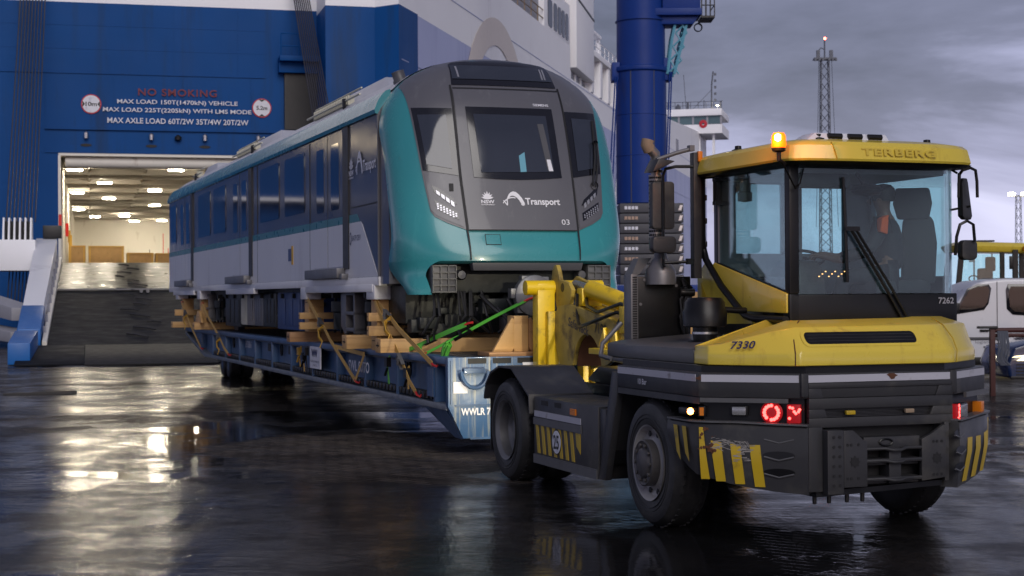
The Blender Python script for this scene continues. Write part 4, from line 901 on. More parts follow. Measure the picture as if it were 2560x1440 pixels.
for k in range(40):
    x, y = random.uniform(-1.15, 1.0), random.uniform(.25, 1.6); z = random.uniform(1.32, 1.86); a = random.uniform(.05, .16); obj('brake_unit', G().box(x-a, x+a, y, y+.2, z-a*.6, z+a*.6), 'under_grey' if k % 5 == 0 else 'under_black', train, bev=.012)
for k in range(14):
    x = random.uniform(-1.1, .9); obj('air_hose', G().tube([(x, .35, 1.9), (x+random.uniform(-.1, .1), .25, 1.6), (x+random.uniform(-.3, .3), .4, 1.38)], .018, 6), 'black_paint', train)
for yc in (4.1, 17.6):                                   # bogies
    bg_ = obj('bogie_frame', G().box(-1.12, -.88, yc-1.5, yc+1.5, 1.42, 1.62).box(.88, 1.12, yc-1.5, yc+1.5, 1.42, 1.62).box(-.9, .9, yc-.3, yc+.3, 1.38, 1.7), 'under_black', train, bev=.03)
    for dy in (-1.05, 1.05):
        for s in (-1, 1): obj('rail_wheel', G().lathe((s*.75, yc+dy, 1.49), 0, [(.1, -.07), (.42, -.07), (.44, -.03*s), (.42, .07), (.1, .07)], 32), 'under_grey', bg_)
    for s in (-1, 1):
        g = G()
        for dy in (-1.05, 0, 1.05): g.lathe((s*1.12, yc+dy, 1.35), 2, [(.13, 0), (.13, .25), (.17, .27), (.17, .42)], 16)
        for k in range(7): g.tube([(s*1.18, yc-1.3+k*.42, 1.95), (s*(1.2+.04*sin(k)), yc-1.25+k*.42, 1.6), (s*1.15, yc-1.1+k*.42, 1.3)], .022, 6)
        obj('suspension', g, 'under_black', bg_)
        g = G(); X0, X1 = sorted((s*1.2, s*1.36))
        for yy in (yc-.72, yc-.2): g.box(X0, X1, yy, yy+.07, 1.32, 1.9)
        for z in (1.35, 1.58, 1.86): g.box(X0, X1, yc-.72, yc-.13, z, z+.05)
        g.prism([(yc-.13, 1.3), (yc+.12, 1.42), (yc+.12, 1.88), (yc-.13, 1.9)], 0, X0, X0+.06)
        obj('step_bracket', g, 'steel_grey', train, bev=.008)
for a, b_, m, z0 in ((7.5, 9.6, 'box_blue', 1.28), (9.75, 11.0, 'under_black', 1.3), (11.05, 11.9, 'steel_grey', 1.3), (11.95, 12.7, 'box_tan', 1.3), (12.75, 13.4, 'cream', 1.3), (13.45, 15.3, 'under_black', 1.25)):
    o = obj('equipment_box', G().box(-1.25, 1.25, a, b_, z0, 1.92), m, train, bev=.03)
    g = G()
    for k in range(3): g.box(-1.262, -1.25, a+.12+k*(b_-a-.24)/3, a+.12+(k+.8)*(b_-a-.24)/3, z0+.08, 1.80)
    obj('box_cover', g, m, o, bev=.006)
g = G(); g.box(-1.2, 1.2, 1.6, 22.2, 1.86, 1.99)
for y in range(3, 22, 1): g.box(-1.3, 1.3, y, y+.08, 1.82, 1.9)
g.tube([(-1.1, 6.6, 1.72), (-1.1, 15.5, 1.70)], .05, 8); g.tube([(-1.2, 6.6, 1.62), (-1.2, 9, 1.5), (-1.2, 15.5, 1.6)], .035, 8)
obj('underframe', g, 'under_black', train)

# ================================================================== trailer
trl = thing('roll_trailer', 'long blue low cargo trailer with streaked front wall carrying the rail car', 'trailer', TR, (0, 9, 0))
deck = obj('deck', G().box(-1.33, 1.33, -1.05, 20.6, 1.03, 1.12), 'trailer_deck', trl)
g = G()
for k in range(40): g.box(-1.30, 1.30, -.95+k*.54, -.80+k*.54, 1.121, 1.132)
obj('deck_plank', g, 'trailer_deck', deck)
for s in (-1, 1):
    X = lambda a, b_: sorted((s*a, s*b_))
    x0, x1 = X(1.16, 1.22); g = G()
    g.prism([(-1.05, .58), (17.6, .58), (20.55, .96), (20.6, 1.10), (-1.05, 1.12)], 0, x0, x1)
    web = obj('side_web', g, 'trailer_blue', trl)
    x0, x1 = X(1.16, 1.36); g = G()
    g.prism([(-1.05, 1.06), (20.6, 1.05), (20.6, 1.13), (-1.05, 1.14)], 0, x0, x1); obj('top_rail', g, 'trailer_blue', trl, bev=.008)
    g = G(); g.prism([(-1.05, .53), (17.6, .53), (20.6, .97), (20.6, 1.03), (17.5, .60), (-1.05, .60)], 0, x0, x1); obj('bottom_rail', g, 'rail_worn', trl, bev=.008)
    for k in range(12):
        y = -.55+k*1.70; z0 = .60 if y < 17 else .60+(y-17.4)*.145
        x0, x1 = X(1.22, 1.34); obj('side_rib', G().box(x0, x1, y, y+.09, z0, 1.06), 'trailer_blue', trl, bev=.005)
    x0, x1 = X(1.22, 1.33)
    for k in range(10):
        y = -.45+k*1.70; g = G()
        for q in range(9): g.box(x0, x1, y+.09+q*.175, y+.09+q*.175+.105, .62, .70)
        obj('lashing_rail', g, 'tug_black', trl, bev=.008)
    x0, x1 = X(1.345, 1.365); obj('rail_streak', G().box(x0, x1, -.55, -.28, .66, 1.0), 'trailer_streaked', trl)
fx = -1.6
W2 = 1.18
fwp = [(-1.36, 1.14), (-1.36, .58), (-W2, .21), (-.55, .21), (-.55, .55), (.55, .55), (.55, .21), (W2, .21), (1.36, .58), (1.36, 1.14)]
fwall = obj('front_wall', G().prism(fwp, 1, -1.12, -1.02), 'trailer_streaked', trl, bev=.01)
for s in (-1, 1): g = G(); g.hexa([(s*1.36, -.95, .58), (s*1.30, -.95, .58), (s*1.12, -1.05, .2), (s*1.18, -1.05, .2), (s*1.36, .1, .58), (s*1.30, .1, .58), (s*1.12, -.8, .2), (s*1.18, -.8, .2)]); obj('foot_gusset', g, 'trailer_blue', trl)
for x in (-1.33, -.85, .45, .9): obj('wall_stiffener', G().box(x, x+.02, -1.135, -1.12, .25 if abs(x) < 1.2 else .6, 1.1), 'trailer_blue', fwall)
for a, b_, z in ((-1.28, -.5, .58), (.5, 1.28, .58), (-1.1, -.5, .2)): obj('wall_weld', G().box(a, b_, -1.137, -1.12, z, z+.022), 'trailer_blue', fwall)
for k in range(8): obj('wall_slot', G().box(-1.12+k*.30, -.90+k*.30, -1.13, -1.119, 1.065, 1.125), 'dark_gap', fwall)
for x in (-1.06, -.60, .7):
    g = G(); g.tube([(x+.16*cos(a), -1.20-.02*sin(a), .98-.19*sin(a)) for a in [pi*i/14 for i in range(15)]], .022, 8); d = obj('tie_ring', g, 'trailer_blue', trl)
    obj('ring_bracket', G().box(x-.13, x+.13, -1.20, -1.12, .955, 1.015), 'trailer_blue', d, bev=.01)
obj('reflector_plate', G().box(-1.30, -1.13, -1.137, -1.12, .73, .86), 'sign_white', trl)
obj('wall_sign', G().box(-.46, .10, -1.137, -1.12, .97, 1.07), 'sign_white', trl)
text('wall_lettering', trl, 'W', (-.26, -1.141, .975), EX, EZ, .2, .09, 'navy_text', bold=.05)
text('wall_lettering', trl, 'WWLR 780', (-1.21, -1.1385, .475), EX, EZ, .44, .085, 'sign_white', bold=.03)
LY = (0, -1, 0)
text('side_lettering', trl, 'SWL 80TO', (-1.368, 3.72, .80), LY, EZ, 1.20, .15, 'sign_white', bold=.02)
text('side_lettering', trl, 'WWLR780861', (-1.226, 13.4, .86), LY, EZ, 1.05, .13, 'sign_white', bold=.0)
pl_ = obj('owner_plate', G().box(-1.385, -1.365, 5.52, 6.26, .735, 1.07), 'sign_white', trl)
text('plate_lettering', pl_, 'WW', (-1.388, 6.14, .91), LY, EZ, .44, .12, 'navy_text', bold=.06, sp=.8)
text('plate_lettering', pl_, 'WALLENIUS WILHELMSEN', (-1.388, 6.20, .825), LY, EZ, .60, .035, 'navy_text')
text('plate_lettering', pl_, 'LOGISTICS', (-1.388, 6.05, .77), LY, EZ, .30, .03, 'navy_text')
for y in (10.5, 8.6, 15.0): obj('side_port', G().box(-1.228, -1.22, y-.16, y+.16, .86, 1.0), 'dark_gap', trl)
for y in (9.2, 14.2, .9): obj('lash_ring', G().tube([(-1.26, y+.08*cos(a), .93+.10*sin(a)) for a in [2*pi*i/14 for i in range(15)]], .018, 6), 'tug_black', trl)
for y in (18.15, 19.0):
    for x in (-.62, -.32, .32, .62):
        w = obj('trailer_wheel', G().lathe((x-.14, y, .29), 0, [(.12, .03), (.24, .02), (.285, .05), (.29, .08), (.29, .20), (.285, .23), (.24, .26), (.12, .25)], 28), 'rubber', trl)
        obj('wheel_hub', G().lathe((x-.14, y, .29), 0, [(.0, .02), (.11, .02), (.12, .05), (.12, .23), (.11, .26), (.0, .26)], 16), 'trailer_blue', w)
g = G()
for y in (18.15, 19.0): g.box(-.7, .7, y-.08, y+.08, .24, .58)
g.box(-.5, .5, 0, 17.6, .55, .8)
obj('axle_beam', g, 'under_black', trl)

# ================================================================== timber dunnage
def stack(lab, y, x, beams, post, group='timber cradles under the rail car', tri=False, far=None):
    """beams: list of (x0, x1, y0, y1, z0, z1, name, label)"""
    for x0, x1, y0, y1, z0, z1, nm, lb, m in beams:
        o = obj(nm, G().box(x0, x1, y0, y1, z0, z1), m, None, bev=.008, fr=TR, base=((x0+x1)/2, (y0+y1)/2, z0), label=lb, cat='timber beam', group='timber beams laid across the trailer')
        g = G(); yy = y0-.001; xx = x0
        for q in (.10, .15): g.box(x0-.0015, x0, y0+.04+q*.3, y1-.05, z0+(z1-z0)*(.35+q), z0+(z1-z0)*(.35+q)+.012)
        g.box(x0-.0015, x0, (y0+y1)/2-.01, (y0+y1)/2+.01, z0+.06, z1-.04)
        obj('stamp', g, 'ink', o)
    x0, x1, y0, y1, z0, z1 = post
    t = thing('timber_post', lab, 'timber post', TR, ((x0+x1)/2, (y0+y1)/2, z0), group)
    obj('upright', G().box(x0, x1, y0, y1, z0, z1), 'timber', t, bev=.01)
    obj('post_cap', G().box(x0-.02, x1+.02, y0-.02, y1+.02, z1, z1+.02), 'timber_dark', t)
    if tri: obj('side_brace', G().prism([(y0, z1-.25), (y0-.34, z0), (y1+.34, z0), (y1, z1-.25)], 0, x0-.055, x0-.002), 'timber', t, bev=.006)
    g = G()
    for z in (z0+.12, z0+.45): g.box(x0-.003-(.055 if tri else 0), x0-.0005-(.055 if tri else 0), y0+.08, y1-.06, z, z+.012)
    obj('stamp', g, 'ink', t)
BE = lambda n, lb, m='timber': ('wood_bearer', lb, m)
stack('front timber post under the rail car behind the green straps', 1.95, -1.35,
      [(-1.66, 1.3, 2.60, 2.88, 1.135, 1.32)+BE(0, 'thick long timber beam lying lowest at the front end of the rail car'),
       (-1.60, 1.2, 1.60, 1.71, 1.33, 1.46)+BE(0, 'middle timber beam nailed to the front post'),
       (-1.60, .9, 1.60, 1.71, 1.52, 1.63)+BE(0, 'top timber beam nailed high on the front post'),
       (-1.64, 1.2, .85, 1.12, 1.135, 1.31)+BE(0, 'thick timber beam lying on the deck directly under the train coupler', 'timber')],
      (-1.46, -1.22, 1.73, 2.03, 1.135, 1.80))
stack('second timber post under the rail car above the white plate on the trailer', 6.1, -1.35,
      [(-1.68, 1.5, 6.35, 6.62, 1.135, 1.29)+BE(0, 'thick timber beam lying under the second post, above the white plate', 'timber_dark'),
       (-1.62, .5, 5.86, 5.96, 1.34, 1.45)+BE(0, 'middle timber beam nailed to the second post'),
       (-1.62, .2, 5.86, 5.96, 1.50, 1.60)+BE(0, 'top timber beam nailed to the second post')],
      (-1.46, -1.22, 5.97, 6.27, 1.30, 1.80))
stack('triangular braced timber post under the rear of the rail car', 17.4, -1.35,
      [(-1.62, 1.5, 17.25, 17.55, 1.135, 1.29)+BE(0, 'thick timber beam under the triangular braced post')],
      (-1.46, -1.22, 17.28, 17.54, 1.29, 1.80), tri=True)
stack('hindmost timber post under the tail end of the rail car', 20.3, -1.35,
      [(-1.72, 1.5, 20.15, 20.45, 1.135, 1.27)+BE(0, 'hindmost thick timber beam by the steel ship ramp'),
       (-1.68, .5, 20.0, 20.13, 1.42, 1.56)+BE(0, 'hindmost top timber beam nailed high on the tail post')],
      (-1.46, -1.22, 20.15, 20.45, 1.27, 1.80))
for y, z, m in ((-.55, 1.135, 'timber'), ):
    t = thing('timber_wedge', 'pale triangular timber chock standing on the deck by the yellow gooseneck', 'timber chock', TR, (-.4, -.75, z))
    obj('base_plank', G().box(-.82, -.02, -1.0, -.55, z, z+.05), 'timber_dark', t, bev=.006)
    obj('upright', G().box(-.47, -.29, -.86, -.62, z+.05, z+.47), 'timber', t, bev=.008)
    obj('side_brace', G().prism([(-.74, z+.05), (-.50, z+.05), (-.472, z+.10), (-.472, z+.43), (-.50, z+.45)], 1, -.88, -.82), 'timber', t, bev=.005)
    obj('side_brace', G().prism([(-.08, z+.05), (-.26, z+.05), (-.288, z+.10), (-.288, z+.43), (-.26, z+.45)], 1, -.88, -.82), 'timber_dark', t, bev=.005)
# ================================================================== lashing straps
def strap(label, top, bot, mt='strap_tan', ratchet=.45, split=None, group='ratchet straps tying the rail car down', hookm='hook_red', tail=True, w=.075):
    top, bot = Vector(top), Vector(bot); t = thing('lashing_strap', label, 'strap', TR, tuple(bot), group)
    d = bot-top; mid = top+d*ratchet; sd = Vector((0, d.z, -d.y)).normalized()
    g = G()
    g.ribbon([top, top+d*.3+Vector((-.012, 0, 0)), mid], w, .006, sd); e2 = [mid, mid+d*.2+Vector((-.015, .0, -.01)), bot]
    g.ribbon(e2, w*.9, .006, sd)
    if split: g.ribbon([top+d*.62, Vector(split)], w*.8, .006, sd); g.ribbon([bot, Vector(split)], w*.8, .006, sd)
    obj('webbing', g, mt, t)
    g = G(); g.add([], []); u = d.normalized()
    for s in (-1, 1):
        a = mid+sd*(s*.04); g.ribbon([a-u*.12+Vector((-.02, 0, 0)), a+u*.12+Vector((-.02, 0, 0))], .05, .008, (1, 0, 0))
    g.tube([mid+sd*.05+Vector((-.045, 0, 0)), mid-sd*.05+Vector((-.045, 0, 0))], .022, 8); g.tube([mid-u*.1+sd*.05+Vector((-.03, 0, 0)), mid-u*.1-sd*.05+Vector((-.03, 0, 0))], .014, 6)
    obj('ratchet_buckle', g, 'steel_grey' if mt != 'strap_green' else 'tug_black', t)
    if tail:
        g = G(); a = mid+u*.12; g.ribbon([a, a+Vector((-.06, .05, -.05)), a+Vector((-.07, .03, -.16)), a+Vector((-.03, -.02, -.22)), a+Vector((-.06, -.03, -.32))], .05, .012, sd); obj('loose_tail', g, 'strap_yellow' if mt != 'strap_green' else mt, t)
    for p in (top, bot):
        g = G(); k = -1 if p is bot else 1
        g.tube([p+u*.02*k, p-u*.05*k, p-u*.09*k+Vector((.03, 0, 0)), p-u*.05*k+Vector((.05, 0, 0))], .014, 6); obj('hook', g, hookm, t)
strap('orange ratchet strap from the front post down to the front corner of the trailer', (-1.47, 1.95, 1.84), (-1.40, -.62, 1.05), ratchet=.30)
strap('tan strap crossing the front timber beams down to the bottom rail', (-1.49, 1.75, 1.80), (-1.41, .05, .68), ratchet=.68, tail=False)
strap('orange ratchet strap from the second post to a V loop near the SWL lettering', (-1.49, 6.0, 1.84), (-1.41, 3.15, .68), ratchet=.34, split=(-1.41, 2.62, 1.06))
strap('yellow ratchet strap beside the triangular braced post', (-1.50, 16.95, 1.70), (-1.40, 14.05, .70), ratchet=.68)
strap('yellow ratchet strap at the tail end of the rail car', (-1.52, 20.05, 1.72), (-1.42, 17.7, .73), ratchet=.25)
def hanging(label, y, z0, z1, mt, mts):
    t = thing('hanging_strap', label, 'strap', TR, (-1.42, y, z0), 'slack straps hanging on the trailer side')
    obj('webbing', G().ribbon([(-1.38, y, z1), (-1.41, y+.03, (z0+z1)/2+.08), (-1.40, y-.02, z0)], .05, .012, (0, 1, 0)), mt, t)
    g = G(); g.box(-1.44, -1.38, y-.06, y+.06, z1-.14, z1-.02); g.tube([(-1.43, y-.05, z1-.16), (-1.44, y+.02, z1-.25)], .018, 6); obj('ratchet_buckle', g, mts, t)
hanging('slack orange strap hanging alone on the trailer side beside the white plate', 6.95, .72, 1.05, 'strap_yellow', 'strap_yellow')
hanging('black ratchet strap hanging so that it touches the white plate', 6.42, .70, 1.06, 'cloth_dark', 'tug_black')
hanging('small slack black ratchet with yellow tag near the white plate', 6.62, .66, .98, 'strap_tan', 'tug_black')
hanging('slack green strap with black ratchet hanging between the SWL lettering and the front corner', 1.38, .72, 1.08, 'strap_green', 'tug_black')
hanging('tan strap with black ratchet hanging at the trailer front corner', .45, .70, .98, 'strap_tan', 'tug_black')
strap('green ratchet strap running along the deck from the train underside', (-.85, -.20, 1.50), (-1.30, .95, 1.15), mt='strap_green', ratchet=.55, group='green ratchet straps at the train coupler', w=.06)
strap('green ratchet strap running up to the train coupler with a coiled tail', (-.16, -.40, 1.78), (-1.28, .06, 1.15), mt='strap_green', ratchet=.62, group='green ratchet straps at the train coupler', tail=False, w=.05)
t = thing('strap_bundle', 'knotted green bundle of spare webbing hanging on the deck edge', 'strap', TR, (-1.22, -.62, 1.12))
g = G(); random.seed(5)
for k in range(7):
    r = .045+.007*k; a0 = random.uniform(0, 6); g.ribbon([(-1.22+.02*sin(k)+r*cos(a0+a)*.55, -.62+.5*r*sin(a0+a)+.006*k, 1.19+r*1.3*sin(a+.3*k)) for a in [2*pi*i/16 for i in range(17)]], .045, .008, (0, 1, .3))
obj('webbing_coil', g, 'strap_green', t)
obj('webbing_knot', G().ribbon([(-1.25, -.66, 1.29), (-1.21, -.65, 1.32), (-1.17, -.63, 1.29), (-1.21, -.60, 1.27), (-1.25, -.62, 1.29)], .05, .012, (0, 1, 0)), 'strap_green', t)
t = thing('hanging_strap', 'bright yellow strap with black tail tied to a ring on the trailer front wall', 'strap', TR, (-.58, -1.24, .7), 'slack straps hanging on the trailer side')
obj('webbing', G().ribbon([(-.60, -1.225, .84), (-.57, -1.25, .78), (-.53, -1.26, .66), (-.50, -1.25, .56)], .07, .012, (1, 0, 0)), 'hazard_yellow', t)
obj('strap_tail', G().ribbon([(-.64, -1.235, .84), (-.62, -1.26, .72), (-.56, -1.26, .58)], .05, .01, (1, 0, 0)), 'cloth_dark', t)

# ================================================================== yellow gooseneck
neck = thing('gooseneck', 'worn bright yellow gooseneck coupling the tractor to the trailer front', 'gooseneck', TU, (.1, 6, 1.0))
for x0, x1, nm in ((.05, .10, 'side_plate'), (.42, .47, 'side_plate')):
    P = [(6.75, 1.0), (6.95, 1.35), (6.95, 1.62), (6.80, 1.72), (6.45, 1.74), (5.35, 1.60), (4.85, 1.44), (3.5, 1.26), (3.5, 1.10), (4.7, 1.12), (5.25, 1.15)]+[(5.95+.42*cos(radians(a)), 1.02+.40*sin(radians(a))) for a in range(175, 0, -14)]
    obj(nm, G().prism(P, 0, x0, x1), 'neck_worn', neck, bev=.006)
obj('top_plate', G().loft([[(.101, y, z), (.419, y, z), (.419, y, z-.03), (.101, y, z-.03)] for y, z in ((6.8, 1.70), (6.45, 1.715), (5.35, 1.58), (4.85, 1.42), (3.5, 1.25))]), 'neck_yellow', neck)
obj('arch_plate', G().loft([[(.101, y, z), (.419, y, z), (.419, y, z+.025), (.101, y, z+.025)] for y, z in [(5.95+.41*cos(radians(a)), 1.02+.39*sin(radians(a))) for a in range(175, 0, -10)]]), 'rust', neck)  # dark inside of the arch put into the plate colour
for x0, x1 in ((-.12, .09), (.43, .64)):
    g = G(); g.box(x0, x1, 7.02, 7.20, .82, 1.98); g.box(x0+.09, x1+.01, 6.92, 7.02, .82, 1.66); obj('upright', g, 'neck_yellow', neck, bev=.012)
obj('cross_tube', G().lathe((-.25, 7.1, 1.93), 0, [(.0, 0), (.085, .005), (.085, .95), (.0, .955)], 20), 'neck_yellow', neck)
g = G(); g.prism([(6.92, 1.60), (7.18, 1.98), (7.12, 2.14), (7.06, 2.19), (7.00, 2.19), (6.95, 2.12), (6.90, 2.02), (6.62, 1.98), (6.52, 1.9), (6.60, 1.72)], 0, .10, .15); g.prism([(6.92, 1.60), (7.18, 1.98), (7.0, 2.06), (6.62, 1.98), (6.52, 1.9), (6.60, 1.72)], 0, .34, .39)
hb = obj('hook_plate', g, 'neck_worn', neck, bev=.006)
obj('plate_hole', G().lathe((.095, 6.80, 1.93), 0, [(.0, 0), (.05, 0), (.05, .02), (.0, .02)], 16), 'dark_gap', hb)
obj('lift_cylinder', G().lathe((.25, 6.30, 1.90), Vector((0, -1.42, -.21)), [(.0, 0), (.10, .01), (.10, 1.30), (.115, 1.31), (.115, 1.42), (.0, 1.43)], 24), 'neck_yellow', neck)
obj('piston_rod', G().tube([(.25, 6.78, 1.96), (.25, 6.30, 1.90)], .055, 14), 'steel_bright', neck)
g = G(); g.box(.08, .44, 4.72, 5.02, 1.50, 1.80); g.box(.02, .08, 4.76, 4.98, 1.45, 1.72); obj('cylinder_mount', g, 'neck_yellow', neck, bev=.01)
obj('cylinder_bracket', G().box(.14, .38, 6.30, 6.46, 1.72, 1.92), 'neck_yellow', neck, bev=.01)
for k, pts in enumerate(([(-.12, 6.4, 1.85), (-.2, 6.2, 1.62), (-.30, 5.9, 1.50), (-.3, 5.5, 1.56), (-.2, 5.1, 1.66), (-.1, 4.8, 1.62)], [(-.05, 6.3, 1.8), (-.16, 6.0, 1.72), (-.2, 5.6, 1.66), (-.15, 5.1, 1.75), (-.1, 4.6, 1.66)], [(0, 5.2, 1.75), (-.22, 5.0, 1.55), (-.15, 4.6, 1.5), (-.3, 4.2, 1.34)])):
    obj('hydraulic_hose', G().tube([(q[0]+.24, q[1], q[2]) for q in pts], .02, 7), 'tug_black', neck)
g = G(); g.prism([(5.50, 1.30), (5.36, 1.50), (5.30, 1.28)], 0, .0, .05); g.prism([(5.22, 1.28), (5.05, 1.48), (5.0, 1.24)], 0, .0, .05); g.box(-.07, .05, 5.0, 5.6, 1.22, 1.28)
obj('step_fin', g, 'neck_yellow', neck, bev=.006)
g = G(); gtext(g, 'SafeNeck', (.047, 6.50, 1.50), (0, -.985, -.17), (0, -.17, .985), .62, .105, bold=.03); gtext(g, '285', (.047, 6.35, 1.61), (0, -1, -.12), EZ, .14, .05)
obj('name_lettering', g, 'tug_grey', neck, recalc=False)
text('number_lettering', neck, '7198', (.047, 5.72, 1.44), (0, -1, -.1), EZ, .34, .12, 'tug_black', bold=.03)

# ================================================================== terminal tractor
tug = thing('terminal_tractor', 'yellow and grey dock tractor with lit orange beacon, driver and hazard striped bumper', 'tractor', TU, (0, 2.5, 0))
g = G(); g.box(-.42, -.30, .4, 5.7, .55, .95); g.box(.30, .42, .4, 5.7, .55, .95)
for y in (.6, 2.2, 3.5, 4.8, 5.5): g.box(-.30, .30, y, y+.12, .6, .9)
g.box(-.9, .9, 1.3, 1.5, .38, .58); g.box(-.9, .9, 4.8, 5.0, .40, .62); g.box(-.6, .6, .8, 2.2, .5, 1.02)
obj('chassis', g, 'under_black', tug)
bp = [(-1.25, 2.02), (-1.25, .48), (-.64, 0), (.64, 0), (1.25, .48), (1.25, 2.02)]
def inset(p, d): return [(x-(d if x > 0 else -d), y+(d if y < 1.9 else 0)) for x, y in p]
belt = obj('body_belt', G().prism([(x, y) for x, y in bp], 2, 1.08, 1.262), 'tug_grey', tug, bev=.008)
g = G(); q = inset(bp, .05); g.prism(q, 2, 1.262, 1.31); obj('belt_deck', g, 'tug_black', tug)
def band(name, pts, z0, z1, d, m, par):
    """strip proud of the belt along plan points"""
    g = G(); pts = [Vector((x, y, 0)) for x, y in pts]; rg = []
    for i, p in enumerate(pts):
        t = (pts[min(i+1, len(pts)-1)]-pts[max(i-1, 0)]).normalized(); n_ = Vector((t.y, -t.x, 0)); rg.append([p+n_*d+Vector((0, 0, z0)), p+n_*d+Vector((0, 0, z1)), p+Vector((0, 0, z1)), p+Vector((0, 0, z0))])
    return obj(name, g.loft(rg), m, par)
C_ = lambda s, sg=-1: (sg*(.64+.61*s), .48*s)        # point along a front chamfer, s=0 inner
for a, b_ in (((-1.25, 2.0), (-1.25, .52)), (C_(.97), C_(.04)), ((-.60, 0), (.62, 0)), (C_(.04, 1), C_(.97, 1)), ((1.25, .52), (1.25, 2.0))): band('reflective_stripe', [a, b_], 1.195, 1.248, .006, 'reflect_white', belt)
band('belt_rail', [C_(.98), C_(.14)], 1.045, 1.078, .022, 'tug_grey_light', belt); band('belt_rail', [C_(.3, 1), C_(1.05, 1)], 1.045, 1.085, .022, 'tug_grey_light', belt); band('belt_rail', [(-1.25, 2.0), (-1.25, .46)], 1.03, 1.078, .004, 'tug_grey', belt)
for x in (-.66, .60): obj('corner_joint', G().box(x, x+.06, -.012, .03, 1.09, 1.262), 'tug_grey', belt, bev=.01)
for (x, z) in ((-1.22, 1.225), (.1, 1.235)):
    random.seed(int(x*9)); 
    P = [(x+random.uniform(.3, 1)*.055*cos(a), z+random.uniform(.3, 1)*.03*sin(a)) for a in [2*pi*i/11 for i in range(11)]]
    if x < 0: obj('rust_patch', G().add([Vector((-1.25+(p[0]-x)*.9+.03-.003, .48-(p[0]-x)*.75-.02-.007, p[1])) for p in P], [tuple(range(11))]), 'rust', belt, recalc=False)
    else: obj('rust_patch', G().add([Vector((p[0], -.008, p[1])) for p in P], [tuple(range(11))]), 'rust', belt, recalc=False)
text('pressure_lettering', belt, '10 Bar', (-1.256, 1.58, 1.125), LY, EZ, .17, .045, 'logo_white', bold=.01)
# wheel arch cheek and inner arch
g = G(); g.prism([(2.02, 1.03), (2.02, 1.20), (2.14, 1.20), (2.44, .27), (2.30, .27)], 0, -1.25, -1.19); g.prism([(2.02, 1.03), (2.44, .27), (2.44, .30), (2.08, 1.1)], 0, -1.19, -.7); obj('arch_cheek', g, 'tug_grey', tug, bev=.006)
g = G(); g.box(-1.22, 1.22, .5, 2.0, 1.03, 1.08); g.box(-.72, -.66, .45, 2.2, .6, 1.06); g.box(.66, .72, .45, 2.2, .6, 1.06); obj('wheel_arch', g, 'tug_black', tug)
